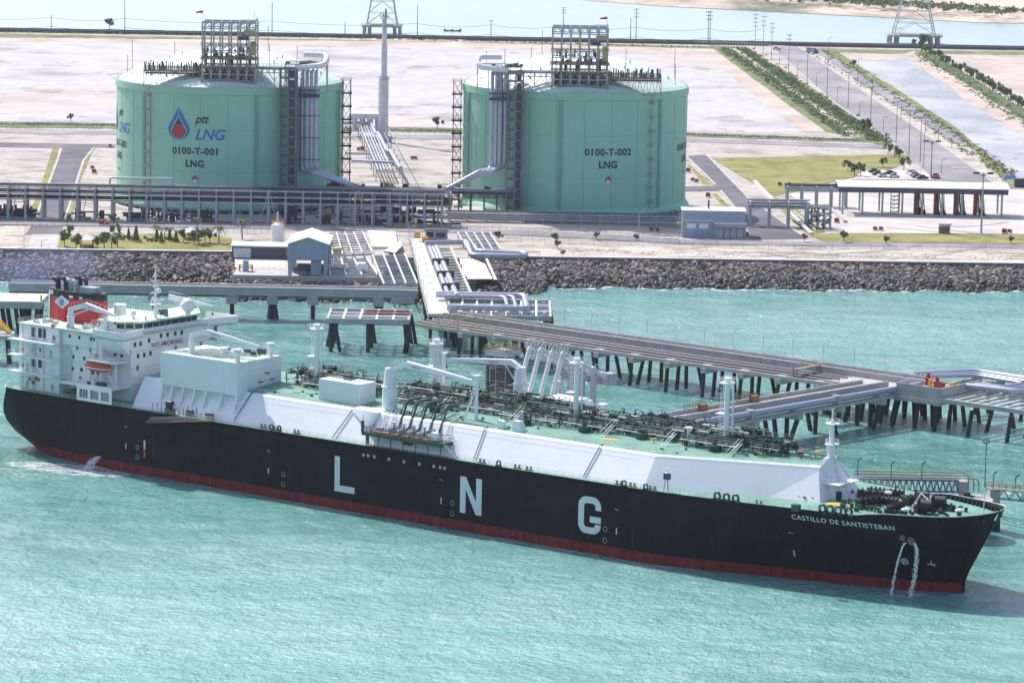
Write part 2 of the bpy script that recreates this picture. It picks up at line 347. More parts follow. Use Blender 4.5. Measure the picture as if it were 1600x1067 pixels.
ramp_mat('scrub_ground',[(.25,(.085,.12,.04)),(.5,(.15,.18,.07)),(.75,(.27,.25,.13))],.08,(1,1,1),.95,9)
ramp_mat('asphalt',[(.25,(.085,.08,.10)),(.5,(.12,.112,.135)),(.75,(.17,.16,.18))],.05,(1,1,1),.85,9)
ramp_mat('asphalt_pale',[(.25,(.2,.185,.205)),(.5,(.26,.24,.265)),(.75,(.33,.305,.325))],.03,(1,.5,1),.85,9)
ramp_mat('paving',[(.25,(.42,.385,.37)),(.5,(.50,.465,.45)),(.75,(.56,.53,.515))],.06,(1,1,1),.9,9,0,(.3,.62,(.42,.39,.37),.5))
ramp_mat('pond',[(.3,(.27,.29,.33)),(.5,(.37,.385,.42)),(.7,(.45,.45,.46))],.02,(1,.5,1),.6,12,0,(.05,.57,(.2,.185,.19),.6))
ramp_mat('far_shore',[(.3,(.16,.17,.12)),(.48,(.45,.36,.3)),(.62,(.66,.52,.44)),(.8,(.3,.28,.2))],.006,(1,.35,1),.95,10)
WALL_Y=lambda x: 1308.+x*.033
b=MB(); b.prism([(-3500,WALL_Y(-3500)),(3500,WALL_Y(3500)),(3500,2548),(-3500,2548)],-3,G); struct(b,'ground','soil')
b=MB(); q=lambda x,y,z=1.2: (x,y,z)
b.poly([(-9000,4200,.35),(-300,4020,.35),(60,3230,.35),(130,3150,.35),(400,2985,.35),(9000,2700,.35),(9000,40000,.35),(-9000,40000,.35)]); struct(b,'far_shore','far_shore')
b=MB(); b.poly([(-9000,2001,.02),(9000,2001,.02),(9000,4400,.02),(-9000,4400,.02)]); mat('far_sea',(.33,.42,.43),.25,var=.06,sc_=.01,flat=(1,.3,1)); struct(b,'far_water','far_sea')  # paler base colour than the near sea, carries part of the sky reflection
SN=[0]
def sheet(name,pl,m,dz=.03,kind='structure',z=G,curve=None):
    SN[0]+=1; dz=dz+SN[0]*.004; b=MB()
    if m in ('mud','sand_pink','scrub_ground','beach','pond','grass') and 'lawn' not in name and name!='dirt_path':       # natural outlines are ragged
        q_=[]; rj=random.Random(len(pl)*31+int(pl[1][0])); jj=.9 if m in('grass','scrub_ground') else 2.2
        for (x0,y0),(x1,y1) in zip(pl,pl[1:]+pl[:1]):
            n=max(1,int(math.hypot(x1-x0,y1-y0)/14)); q_.append((x0,y0))
            for k in range(1,n): t=k/n; q_.append((x0+(x1-x0)*t+rj.uniform(-1,1)*jj*1.6,y0+(y1-y0)*t+rj.uniform(-1,1)*jj*.5))
        pl=q_
    b.poly([at(px,py,z+dz) for px,py in pl]); o=b.build(name,m); o['kind']=kind; return o
sheet('mudflat',[(-500,54),(1105,79),(1135,96),(1215,160),(1275,207),(1100,205),(-500,187)],'mud',.03)
sheet('mudflat',[(1500,84),(1900,84),(1900,300),(1600,170)],'sand_pink',.03)
sheet('sand_strip',[(-500,46),(700,62),(1130,78),(1150,100),(1230,165),(1290,205),(1250,206),(1200,170),(1120,100),(1000,83),(700,74),(-500,60)],'sand_pink',.06)
sheet('sand_strip',[(1290,83),(1640,85),(1640,96),(1430,96),(1300,92)],'sand_pink',.05)
sheet('grass_verge',[(-500,44),(1120,73),(1120,77),(700,66),(-500,54)],'scrub_ground',.1,'stuff')
sheet('grass_verge',[(1290,77),(1700,82),(1700,88),(1300,83)],'scrub_ground',.1,'stuff')
sheet('grass_bank',[(1108,72),(1165,73),(1420,232),(1390,232),(1330,214),(1290,206)],'scrub_ground',.1,'stuff')
ramp_mat('hedge_ground',[(.25,(.05,.085,.03)),(.5,(.085,.125,.045)),(.75,(.14,.17,.07))],.12,(1,1,1),.95,9)
sheet('hedge_strip',[(1122,77),(1136,77),(1210,124),(1270,166),(1336,214),(1316,213),(1250,168),(1190,124)],'hedge_ground',.13,'stuff'); sheet('hedge_strip',[(1153,76),(1168,77),(1240,124),(1310,172),(1402,228),(1372,226),(1290,174),(1220,126)],'hedge_ground',.13,'stuff'); sheet('hedge_strip',[(1440,84),(1454,82),(1530,130),(1660,206),(1660,222),(1516,138)],'hedge_ground',.13,'stuff')
sheet('dirt_path',[(1143,76),(1150,76),(1345,214),(1330,214)],'beach',.13)
sheet('grass_bank',[(1425,78),(1452,78),(1640,200),(1640,225),(1500,130)],'scrub_ground',.1,'stuff')
sheet('sand_strip',[(1408,86),(1428,80),(1640,212),(1640,240),(1500,150)],'sand_pink',.12)
sheet('pond',[(1312,96),(1422,92),(1470,130),(1640,236),(1640,320),(1600,290),(1545,242),(1490,196),(1362,113)],'pond',.08)
sheet('road',[(1203,70),(1246,73),(1300,110),(1475,230),(1560,290),(1470,290),(1412,236),(1300,158)],'asphalt_pale',.16)
sheet('verge_strip',[(1246,73),(1262,74),(1430,180),(1540,262),(1575,290),(1560,290),(1475,230),(1300,110)],'beach',.12,'stuff')
sheet('side_road',[(1262,74),(1276,75),(1420,160),(1512,222),(1492,225),(1390,160)],'asphalt_pale',.15)
sheet('verge_strip',[(1276,75),(1302,77),(1364,116),(1494,200),(1549,246),(1606,290),(1575,290),(1512,222),(1420,160)],'scrub_ground',.12,'stuff')
# inner road and hedge bank behind the tanks
sheet('back_road',[(-500,203),(0,203),(700,212),(1075,216),(1410,228),(1410,233),(1075,222),(700,218),(0,208),(-500,208)],'asphalt_pale',.08)
sheet('grass_verge',[(-500,188),(0,190),(700,200),(1075,207),(1380,219),(1380,224),(1075,213),(700,207),(0,199),(-500,199)],'scrub_ground',.1,'stuff')
sheet('inner_road',[(-500,221),(0,223),(180,226),(180,231),(146,230),(128,253),(100,345),(54,345),(88,253),(96,231),(0,230),(-500,229)],'asphalt',.07)
sheet('inner_road',[(54,345),(100,345),(95,366),(40,366)],'asphalt',.075)
sheet('yard_paving',[(50,366),(92,366),(84,395),(40,395)],'paving',.05)
for pl in ([(82,232),(92,230),(66,320),(48,345),(42,345),(70,270)],[(136,240),(144,233),(128,275),(112,345),(106,345),(125,262)]): sheet('grass_verge',pl,'grass',.06,'stuff')
sheet('front_road',[(-500,338),(0,345),(360,350),(700,356),(860,362),(1060,375),(1600,382),(1900,386),(1900,392),(1600,388),(1060,381),(860,370),(700,363),(360,357),(0,351),(-500,346)],'asphalt_pale',.09)
sheet('lawn',[(90,368),(300,364),(362,372),(360,392),(200,397),(84,395)],'grass',.06,'stuff')
sheet('inner_road',[(1072,244),(1104,242),(1172,312),(1262,373),(1172,373),(1146,322)],'asphalt',.07)
sheet('inner_road',[(1064,292),(1118,290),(1126,298),(1064,299)],'asphalt',.065)
sheet('lawn',[(1112,247),(1420,241),(1400,262),(1310,282),(1240,300),(1208,306)],'grass',.05,'stuff')
sheet('grass_verge',[(1073,257),(1078,257),(1112,288),(1098,288)],'grass',.05,'stuff'); sheet('grass_verge',[(1112,303),(1120,303),(1140,322),(1130,322)],'grass',.05,'stuff')
sheet('lawn',[(1208,306),(1232,318),(1290,362),(1262,366),(1222,330)],'grass',.06,'stuff')
sheet('lawn',[(1262,366),(1320,364),(1640,367),(1640,381),(1290,378)],'grass',.05,'stuff')
sheet('yard_paving',[(1232,302),(1640,296),(1640,366),(1320,364),(1290,355)],'paving',.04)
sheet('car_park',[(1350,266),(1470,266),(1500,281),(1330,281)],'paving',.06)
def kerb(pts,z=G):
    b=MB(); ps=[at(px,py,z+.12) for px,py in pts]
    for p,q in zip(ps,ps[1:]): b.beam(p,q,1.1,.34)
    o=b.build('kerb','concrete'); o['kind']='structure'
for k_ in (((96,232),(89,253),(54,345)),((130,252),(101,345)),((130,252),(147,231)),((1072,244),(1118,289)),((1126,298),(1146,322),(1172,371)),((1104,242),(1172,312),(1258,371)),((1246,73),(1300,110),(1475,230),(1556,288)),((1203,72),(1300,158),(1412,236)),((0,345),(360,350),(640,355)),((690,357),(860,362),(1060,374)),((86,395),(92,368))): kerb(k_)
for k_ in range(0):
    t=k_/9; p,q=at(1225+(1500-1225)*t,75+(272-75)*t,G+.3),at(1225+(1500-1225)*(t+.045),75+(272-75)*(t+.045),G+.3); b=MB(); d_=(q-p).normalized(); s_=V((d_.y,-d_.x,0))*.22; b.poly([p-s_,q-s_,q+s_,p+s_]); o=b.build('lane_marking','white_clean'); o['kind']='structure'
b=MB(); p=at(1487,262,G+.3)
for k_ in range(2): q=at(1487,262+k_*6,G+.3); b.poly([q,q+V((8,0,0)),q+V((8,.9,0)),q+V((0,.9,0))])
o=b.build('stop_marking','white_clean'); o['kind']='structure'
rd=random.Random(77); b=MB()                                  # wheel tracks over the bare ground
for k_ in range(26):
    px,py=rd.choice(((rd.uniform(-20,170),rd.uniform(235,340)),(rd.uniform(545,710),rd.uniform(226,270)),(rd.uniform(1330,1590),rd.uniform(346,362)),(rd.uniform(900,1600),rd.uniform(392,402)))); p=at(px,py,G+.28+k_*.002); a_=rd.uniform(-.5,.5); L_=rd.uniform(12,45); cv=rd.uniform(-.02,.02)
    for off in (-.9,.9):
        pr=None
        for j in range(9):
            s_=L_*j/8; aa=a_+cv*s_; c_=p+V((math.cos(a_+cv*s_/2)*s_-math.sin(aa)*off,math.sin(a_+cv*s_/2)*s_*2+math.cos(aa)*off,0)); n_=V((-math.sin(aa),math.cos(aa),0))*.22
            if pr: b.poly([pr[0],c_-n_,c_+n_,pr[1]])
            pr=(c_-n_,c_+n_)
o=b.build('wheel_tracks','track_soil' if 'track_soil' in MT else 'asphalt_pale'); o['kind']='stuff'
sheet('beach_ground',[(770,374),(860,376),(1060,386),(1700,392),(1700,415),(1000,405),(770,402)],'beach',.05)
sheet('beach_ground',[(-200,352),(40,354),(38,392),(-200,390)],'beach',.05)
# sea wall and rock armour
def wall(name,x0,x1,label,y=None,h=1.3):
    o=thing(name,label,'sea wall',(0,0,0)); b=MB()
    b.prism([(x0,WALL_Y(x0)-1.2),(x1,WALL_Y(x1)-1.2),(x1,WALL_Y(x1)+.4),(x0,WALL_Y(x0)+.4)],2,G+h); b.build('wall','concrete_dark',o)
    b=MB(); b.prism([(x0,WALL_Y(x0)-1.5),(x1,WALL_Y(x1)-1.5),(x1,WALL_Y(x1)+.6),(x0,WALL_Y(x0)+.6)],G+h,G+h+.25); b.build('coping','concrete_pale',o)
wall('sea_wall',-330,-93,'grey concrete sea wall above the rocks left of the jetty root, in front of the lawn')
wall('sea_wall',-4,420,'long dark concrete sea wall above the rocks right of the jetty root',h=1.0)
mat('stone',(.135,.11,.103),.95,var=.6,sc_=.22); mat('stone_wet',(.035,.033,.034),.6,var=.5,sc_=.3); mat('stone_pale',(.27,.23,.215),.95,var=.5,sc_=.25)
def rocks(name,x0,x1,label,n,ytop,ybot,ztop,seed,pale=0):
    rd=random.Random(seed); b=MB()
    for k in range(n):
        x=rd.uniform(x0,x1); t=rd.random(); jag=2.5*math.sin(x*.21)+1.6*math.sin(x*.53+1)
        y=ytop(x)+(ybot(x)+jag-ytop(x))*t; z=ztop+(-.7-ztop)*t+rd.uniform(-.25,.45)
        b.m=1 if z<1.9+rd.uniform(-.7,.7) else (2 if rd.random()<.35+pale else 0)
        b.rock((x,y,z),rd.uniform(.6,1.2)*rd.choice((1,1,1.5)),rd)
    b.m=0; n_=16
    for i in range(n_):
        xa,xb=x0+(x1-x0)*i/n_,x0+(x1-x0)*(i+1)/n_
        b.poly([(xa,ytop(xa)+.5,ztop-.5),(xa,ybot(xa),-1.4),(xb,ybot(xb),-1.4),(xb,ytop(xb)+.5,ztop-.5)])
    o=b.build(name,['stone','stone_wet','stone_pale']); o['kind']='stuff'; o['label']=label
rocks('rock_armour',-235,-92,'grey boulders piled below the sea wall along the lawn',4200,lambda x:WALL_Y(x)-1.5,lambda x:1262+(x+190)*.05,5.6,1,.1)
rocks('rock_armour',10,235,'brown boulders piled below the long sea wall beyond the trestles',9000,lambda x:WALL_Y(x)-1.5,lambda x:1272+x*.06,5.2,2)
# foam where the swell breaks on the rocks
b=MB(); rd=random.Random(4)
for k in range(520):
    x=rd.uniform(-230,235)
    if -95<x<8: continue
    yb=(1262+(x+190)*.05 if x<0 else 1272+x*.06)+2.5*math.sin(x*.21)+1.6*math.sin(x*.53+1)
    y=yb-rd.uniform(-1.5,2.2); L=rd.uniform(.5,3.2); w_=rd.uniform(.25,.8); b.poly([(x-L,y,.12),(x,y-w_,.12),(x+L,y+rd.uniform(-.4,.4),.12),(x+L*.3,y+w_,.12)])
o=b.build('shore_foam','foam'); o['kind']='stuff'
# ================================================================ STORAGE TANKS
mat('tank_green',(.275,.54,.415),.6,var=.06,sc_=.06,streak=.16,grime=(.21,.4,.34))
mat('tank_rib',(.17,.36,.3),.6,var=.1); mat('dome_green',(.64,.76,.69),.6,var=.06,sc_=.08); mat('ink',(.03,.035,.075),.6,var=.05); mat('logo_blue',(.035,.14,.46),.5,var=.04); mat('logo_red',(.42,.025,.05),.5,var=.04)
TR=48.3
mat('stair_tan',(.34,.27,.22),.75,var=.2)
zup_=lambda px,py,Y: yat(px,py,Y).z
def tank(cx,pyf,label,num,ribs,lad,txt,mir,logo):
    pf=at(cx,pyf,8.2); ctr=V((pf.x*(pf.y+TR)/pf.y,pf.y+TR,G)); T=thing('storage_tank',label,'storage tank',ctr)
    Yf=pf.y; zl=lambda py,px=cx,off=0: yat(px,py,Yf+off).z-G
    ht=zl(pyf-189)                                   # wall height
    w_=MB(); w_.lathe([(TR+1.6,2.2),(TR+1.2,3.2),(TR,4.4),(TR,ht-3.2)],120); w_.build('tank_wall','tank_green',T,True)
    w_=MB(); w_.lathe([(TR,ht-3.2),(TR+.55,ht-3),(TR+.55,ht),(TR-2,ht+.02)],120); w_.build('ring_beam','tank_green',T,True)
    rise=13.2; Rs=(TR*TR+rise*rise)/(2*rise); w_=MB(); w_.lathe([(TR*k/14,ht-.3+math.sqrt(Rs*Rs-(TR*k/14)**2)-(Rs-rise)) for k in range(14,-1,-1)],96); w_.build('dome','dome_green',T,True)
    domez=lambda r: ht-.3+math.sqrt(Rs*Rs-r*r)-(Rs-rise)
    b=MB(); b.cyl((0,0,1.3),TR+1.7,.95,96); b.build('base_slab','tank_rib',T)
    b=MB(); b.cyl((0,0,-.4),TR+4,.5,72); b.build('ground_slab','paving',T)
    for k in range(72):
        a=2*math.pi*k/72; r_=TR+.2; rod('pedestal',T,(r_*math.sin(a),-r_*math.cos(a),0),(r_*math.sin(a),-r_*math.cos(a),1.4),.75,'concrete')
    P=lambda deg,r,z: V((r*math.sin(math.radians(deg)),-r*math.cos(math.radians(deg)),z))
    for a in ribs:
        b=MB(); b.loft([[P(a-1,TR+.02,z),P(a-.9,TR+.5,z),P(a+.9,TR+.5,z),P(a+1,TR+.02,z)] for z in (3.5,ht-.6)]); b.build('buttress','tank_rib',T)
    b=MB()
    for z in (ht*.33,ht*.66): b.lathe([(TR+.03,z-.06),(TR+.05,z),(TR+.03,z+.06)],120)
    for a in range(-80,90,14): b.tube([P(a,TR+.02,4.4),P(a,TR+.02,ht-3.2)],.07,4)
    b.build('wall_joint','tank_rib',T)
    # ladder with its yellow landings
    b=MB(); b.ladder(P(lad,TR+.7,3),P(lad,TR+.7,ht),.9,1,.14,P(lad+90,1,0)); b.tube([P(lad+1.1,TR+.5,3),P(lad+1.1,TR+.5,ht)],.2,6); b.build('ladder','steel_pale',T)
    mat('landing_yellow',(.42,.33,.14),.7,var=.3,sc_=.8) if 'landing_yellow' not in MT else 0
    for k in range(8):
        z=6.5+k*(ht-9)/7.4; b=MB(); b.loft([[P(lad-1.4,TR+.3,zz),P(lad-1.4,TR+1.7,zz),P(lad+1.6,TR+1.7,zz),P(lad+1.6,TR+.3,zz)] for zz in (z,z+.25)]); b.rail([P(lad-1.4,TR+1.6,z+.2),P(lad+1.6,TR+1.6,z+.2)],1.3,1,.12); b.build('landing','landing_yellow',T)
    # painted numbers
    def lay(a0,z0): return lambda x,y:P(a0+math.degrees(x/TR),TR+.09,z0+y)
    for a in txt:
        lettering('tank_number',num,3.95,lay(a,zl(243)),'ink',T,bold=.15,align='CENTER',space=1.1); lettering('tank_text','LNG',3.95,lay(a-.2,zl(262.5)),'ink',T,bold=.17,align='CENTER',space=1.1)
        zc=zl(281)
        for dx,dz,m_ in ((0,.84,'logo_red'),(-.84,0,'logo_blue'),(.84,0,'orange'),(0,-.84,'white_clean')):
            b=MB(); f=lay(a,zc); b.v=[V(f(dx+p,dz+q)) for p,q in ((0,-.82),(.82,0),(0,.82),(-.82,0))]; b.face((0,1,2,3)); b.build('hazard_diamond',m_,T)
        if logo:
            f=lay(a,0); lettering('logo_text','LNG',6.2,lambda x,y:f(x-.2,zl(219.5)+y),'logo_blue',T,bold=.13,shear=.28,space=1.0); lettering('logo_text','ptt',4.9,lambda x,y:f(x,zl(193.5)+y),'ink',T,bold=.11,shear=.28,space=.95)
            xc=-7.4; z0,z1=zl(222),zl(166.5); h=z1-z0
            def drop(s,hh,zb,n=20):
                q=[]
                for k in range(n+1):
                    t=k/n; a_=math.pi*t; q.append((s*math.sqrt(max(0,1-((.36-t)/.36)**2)) if t<.36 else s*max(0,(1-t)/.64)**1.25*(1+.55*(t-.36)*(1-t)),zb+hh*t))
                return q
            def blob(name,s,hh,zb,m_,off,gap=0):
                q=drop(s,hh,zb)
                for sg in (-1,1):
                    b=MB(); ff=lambda x,y:P(a+math.degrees(x/TR),TR+.06+off,y)
                    pl=[(xc+sg*max(gap,x),z) for x,z in q]; b.v=[V(ff(*p)) for p in pl]+[V(ff(xc+sg*gap,z)) for x,z in q]; n=len(q)
                    for k in range(n-1): b.face((k,k+1,n+k+1,n+k))
                    b.build(name,m_,T)
            blob('logo_drop',5.0,h,z0,'logo_blue',.04,.2); blob('logo_drop',3.65,h*.72,z0+.55,'tank_green',.07); blob('logo_drop',3.25,h*.63,z0+.85,'ink',.10); 
            b=MB(); ff=lambda x,y:P(a+math.degrees(x/TR),TR+.2,y); n=20; b.v=[V(ff(xc+2.7*math.cos(k*2*math.pi/n),z0+4.0+2.8*math.sin(k*2*math.pi/n))) for k in range(n)]; b.face(tuple(range(n))); b.build('logo_disc','logo_red',T)
    # steelwork on the roof: tall pump frame, low pipe platforms, walkway
    s_=mir
    X=lambda px: (px-cx)/3.78
    fr=MB(); fx0,fx1=(X(328),X(412)) if mir>0 else (X(855),X(942)); y0,y1=-TR+5,-TR+17; zt=zl(pyf-328+42)+1.
    xs=[fx0+(fx1-fx0)*k/6 for k in range(7)]
    lv=[ht+1.5,ht+5.2,ht+8.6,ht+11.5,ht+14.2,ht+17,zt-2.6,zt]
    for x in xs:
        for y in (y0,y1): fr.beam((x,y,ht-.2),(x,y,zt),.62)
        for z in lv[:]: fr.beam((x,y0,z),(x,y1,z),.35)
    for z in lv:
        for y in (y0,y1): fr.beam((fx0,y,z),(fx1,y,z),.45 if z<zt else .8)
    for a_,c_ in zip(xs,xs[1:]):
        for y in (y0,y1):
            fr.beam((a_,y,zt-2.6),((a_+c_)/2,y,zt),.25); fr.beam(((a_+c_)/2,y,zt),(c_,y,zt-2.6),.25)
            fr.beam((a_,y,lv[4]),((a_+c_)/2,y,lv[5]),.25); fr.beam(((a_+c_)/2,y,lv[5]),(c_,y,lv[4]),.25); fr.beam((a_,y,lv[1]),((a_+c_)/2,y,lv[2]),.25); fr.beam(((a_+c_)/2,y,lv[2]),(c_,y,lv[1]),.25)
            fr.beam((a_,y,ht),(c_,y,lv[1]),.2)
    FR=fr.build('pump_frame','steel',T); b=MB()
    for z in (lv[0],lv[2],lv[3],lv[5]): b.rail([(fx0-.6,y0-.5,z),(fx1+.6,y0-.5,z)],1.3,1.6,.16)
    for k in range(10): x=fx0+(fx1-fx0)*k/9; b.beam((x,y0-.4,ht),(x+1.5,y0-.4,lv[3]),.18)
    b.build('frame_railing','stair_tan',FR)
    b=MB(); b.box(fx0-1,y0-1,lv[3]-.2,fx1+1,y1,lv[3]); b.rail([(fx0-1,y0-1,lv[3]),(fx1+1,y0-1,lv[3])],1.2,1.5,.12); b.box(fx0-.5,y0-.5,lv[2]-.9,fx1+.5,y1,lv[2]-.7); b.build('platform_deck','wood_brown',FR)
    b=MB(); rd=random.Random(int(cx))
    for k in range(46): x=rd.uniform(fx0,fx1); y=rd.uniform(y0,y1); z=rd.choice((lv[3],lv[3],lv[4])); b.cyl((x,y,z),rd.uniform(.2,.5),rd.uniform(1,3.4),8)
    for k in range(14): x=rd.uniform(fx0,fx1-2); y=rd.uniform(y0,y1); b.box(x,y,lv[3],x+rd.uniform(.5,2),y+1,lv[3]+rd.uniform(.5,2)); b.tube([(x,y,ht),(x,y,lv[3])],.4,8)
    b.box(fx0+1,y0+1.5,lv[0],fx1-1,y1-1,lv[2]-1.4); b.build('pump_head','steel_dark',FR)
    b=MB(); hx=fx0+2 if mir<0 else fx1-3; b.box(fx1-5,y0-.3,lv[6]-2.2,fx1-.5,y0+1,lv[6]-.4); b.box(fx1-2.2,y0-.4,lv[4]-1,fx1-.3,y0+1.6,lv[4]+5); b.build('hoist','landing_yellow',FR)
    b=MB(); b.box(fx1-7,y0-1.2,lv[6]-4.6,fx1-3,y0+.4,lv[6]-3); b.build('hoist_block','steel_dark',FR)
    b=MB(); b.rail([(fx1-6,y0,zt+.3),(fx1,y0,zt+.3),(fx1,y1,zt+.3)],1.2,1.5,.12); b.beam((fx1-.5,y0,zt),(fx1-.5,y0,zt+5),.12); b.build('roof_railing','steel',FR)
    b=MB(); b.lathe([(.62,0),(.55,1),(.42,2),(.28,3)],10,cap_ if False else (0,0,0)); wx=fx1-.5 if mir<0 else fx0+.2
    b.v=[V((wx-p.z,y0+p.x,zt+4.4+p.y-.12*p.z)) for p in b.v]; b.build('windsock','red_paint',FR,True); rod('windsock_pole',FR,(wx,y0,zt),(wx,y0,zt+5),.07,'steel')
    # low pipe platform on the outer side
    lx0,lx1=(X(234),X(328)) if mir>0 else (X(942),X(1028)); b=MB(); zz=ht+6.2; b.box(lx0,-TR+8,zz-.35,lx1,-TR+13,zz); PL=b.build('pipe_platform','wood_brown',T); b=MB(); b.rail([(lx0,-TR+8,zz),(lx1,-TR+8,zz)],1.5,1.5,.2); b.rail([(lx0,-TR+13,zz),(lx1,-TR+13,zz)],1.5,1.5,.18); b.truss((lx0,-TR+8,ht-1),(lx1,-TR+8,ht-1),zz-ht+.5,9,.26); b.build('platform_railing','stair_tan',PL)
    b=MB(); rd=random.Random(int(cx)+1)
    for k in range(30): x=lx0+(lx1-lx0)*(k+.5)/30; b.beam((x,-TR+8.2,domez(TR-9)-.5),(x,-TR+8.2,zz),.22); b.beam((x,-TR+12.8,domez(TR-14)-1),(x,-TR+12.8,zz),.22)
    for k in range(60): x=rd.uniform(lx0,lx1); b.cyl((x,rd.uniform(-TR+8.5,-TR+12.5),zz),.24,rd.uniform(.8,4.2),6); b.cyl((x,-TR+10.5,zz+1.2),.5,.3,8)
    for k in range(4): b.tube([(lx0+.6,-TR+8.6+k,zz-1.3),(lx1,-TR+8.6+k,zz-1.3)],.28,7)
    b.build('pipe_valve','steel_dark',PL)
    # walkway to the pipe risers
    wx0,wx1=(fx1,X(470)) if mir>0 else (X(800),fx0); zz=ht+8.6; b=MB(); b.box(wx0,-TR+7,zz-.3,wx1,-TR+9,zz); b.rail([(wx0,-TR+7,zz),(wx1,-TR+7,zz)],1.2,1.6,.12); b.truss((wx0,-TR+7,zz-2.6),(wx1,-TR+7,zz-2.6),2.4,6,.22); b.truss((wx0,-TR+9,zz-2.6),(wx1,-TR+9,zz-2.6),2.4,6,.22)
    for k in range(3): x=wx0+(wx1-wx0)*(k+.5)/3; b.beam((x,-TR+8,ht),(x,-TR+8,zz),.35); b.beam((x,-TR+8,ht+2.5),(x+2.4,-TR+8,zz-2.6),.2); b.beam((x,-TR+8,ht+2.5),(x-2.4,-TR+8,zz-2.6),.2)
    b.tube([(wx0,-TR+10,zz-1),(wx1,-TR+10,zz-1)],.5,8); b.tube([(wx0,-TR+11.4,zz-1.2),(wx1,-TR+11.4,zz-1.2)],.4,8); b.build('walkway','steel',T)
    # stair tower and pipe risers up the front
    tx0,tx1=(X(452),X(478)) if mir>0 else (X(786),X(810)); ty=-math.sqrt(TR*TR-(tx0 if mir>0 else tx0)**2 if abs(tx0)<TR else 1)
    ty=-math.sqrt(TR*TR-min(abs(tx0),abs(tx1))**2); tw=MB(); ti=MB(); ztw=ht+8.5
    for x in (tx0,(tx0+tx1)/2,tx1):
        for y in (ty-7,ty-1.2): tw.beam((x,y,-.3),(x,y,ztw),.55)
    n=15
    for k in range(n+1):
        z=ztw*k/n
        for y in (ty-7,ty-1.2): tw.beam((tx0,y,z),(tx1,y,z),.4)
        for x in (tx0,tx1): tw.beam((x,ty-7,z),(x,ty-1.2,z),.26)
        if k<n:
            tw.beam((tx0,ty-6,z),(tx1,ty-6,z+ztw/n),.5,.2); tw.beam((tx0,ty-7,z+1),(tx1,ty-7,z+1),.1); tw.box(tx0,ty-7,z-.05,tx0+1.6,ty-1.2,z+.06)
            tw.beam(((tx0+tx1)/2,ty-7,z),(tx1,ty-7,z+ztw/n),.16); ti.box((tx0+tx1)/2+.4,ty-4.6,z+.3,tx1-.8,ty-1.8,z+ztw/n-.9)
    tw.build('stair_tower','tower_steel',T); ti.build('tower_filler','steel_dark',T)  # filler boxes added inside the tower to make it look darker
    rs=MB(); b2=MB(); pxs=(485,492,499,506) if mir>0 else (761,768,775,782); zr=zl(270); 
    for k,px in enumerate(pxs):
        x=X(px); y=-math.sqrt(TR*TR-min(abs(X(q)) for q in pxs)**2)-1.6; zt_=ht+6.9
        ex=X(575) if mir>0 else X(690); Yb_=at(630,338,G).y; ey=Yb_+1.2+k*1.3-ctr.y; zbr=zup_(600,297,Yb_)-G+.6
        rs.pipe([(x-mir*7,y+5,zt_),(x,y+4,zt_),(x,y,zt_),(x,y,zr+.4*k),(x+mir*4,y-5,zr),(ex,ey,zbr)],.78,12,2.4)
        b2.tube([(x-mir*(2.2+k*.5),y-.6,zr),(x-mir*(2.2+k*.5),y-.6,ht+4)],.16,6)
    for z in [zr+5+k*(ht-zr-6)/3.2 for k in range(4)]: b2.beam((X(pxs[0])-mir*3.5,y-1.4,z),(X(pxs[3])+mir*2,y-1.4,z),.3); b2.beam((X(pxs[0]),y-1.4,z),(X(pxs[0]),y+3,z),.3)
    zc=zl(pyf-328+144) ; b2.box(X(pxs[0])-1.4,y-2.6,ht-4.2,X(pxs[3])+1.6,y+1.4,ht-3.2); b2.box(X(pxs[0])-1.4,y-2.6,ht-1.6,X(pxs[3])+1.6,y+1.4,ht-1)
    rs.build('pipe_riser','pipe_silver',T,True); b2.build('pipe_clamp','steel_dark',T)
    # head platform over the risers
    hx0,hx1=(X(458),X(524)) if mir>0 else (X(737),X(806)); zz=ht+10; b=MB(); b.box(hx0,-TR+6,zz-.4,hx1,-TR+14,zz); b.rail([(hx0,-TR+6,zz),(hx1,-TR+6,zz)],1.2,1.6,.13)
    for k in range(5):
        for yy in (-TR+6.3,-TR+13.6): x=hx0+(hx1-hx0)*k/4; b.beam((x,yy,ht-2),(x,yy,zz),.35)
        b.beam((hx0+(hx1-hx0)*k/4,-TR+6.3,ht+2),(hx0+(hx1-hx0)*min(4,k+1)/4,-TR+6.3,zz-.5),.2)
    H=b.build('head_platform','steel',T)
    b=MB(); rd=random.Random(5)
    for k in range(9): x=hx0+(hx1-hx0)*rd.random()*.7+(0 if mir>0 else (hx1-hx0)*.3); b.box(x,-TR+7,zz,x+1.6,-TR+9,zz+rd.uniform(.4,1.6))
    b.box(hx0+2,-TR+6.4,zz+.9,hx1-3,-TR+7,zz+1.3); b.build('head_valve','landing_yellow',H)
    e=hx1-1 if mir>0 else hx0+1; b=MB(); b.pipe([(e-mir*9,-TR+12,zz+3.6),(e,-TR+12,zz+3.6),(e+mir*1.2,-TR+8,zz+1.8),(e,-TR+5,zz-.2),(e-mir*12,-TR+6,zz-1.6)],1.15,12,2.6); b.build('relief_pipe','white_clean',H,True)
    # side stair with landings on the inner edge
    ex=TR*math.sin(math.radians(82))*mir; ey=-TR*math.cos(math.radians(82)); b=MB(); n=9
    for x in (ex+mir*1.2,ex+mir*4.4):
        for y in (ey-4,ey+2): b.beam((x,y,0),(x,y,ht+1.5),.24)
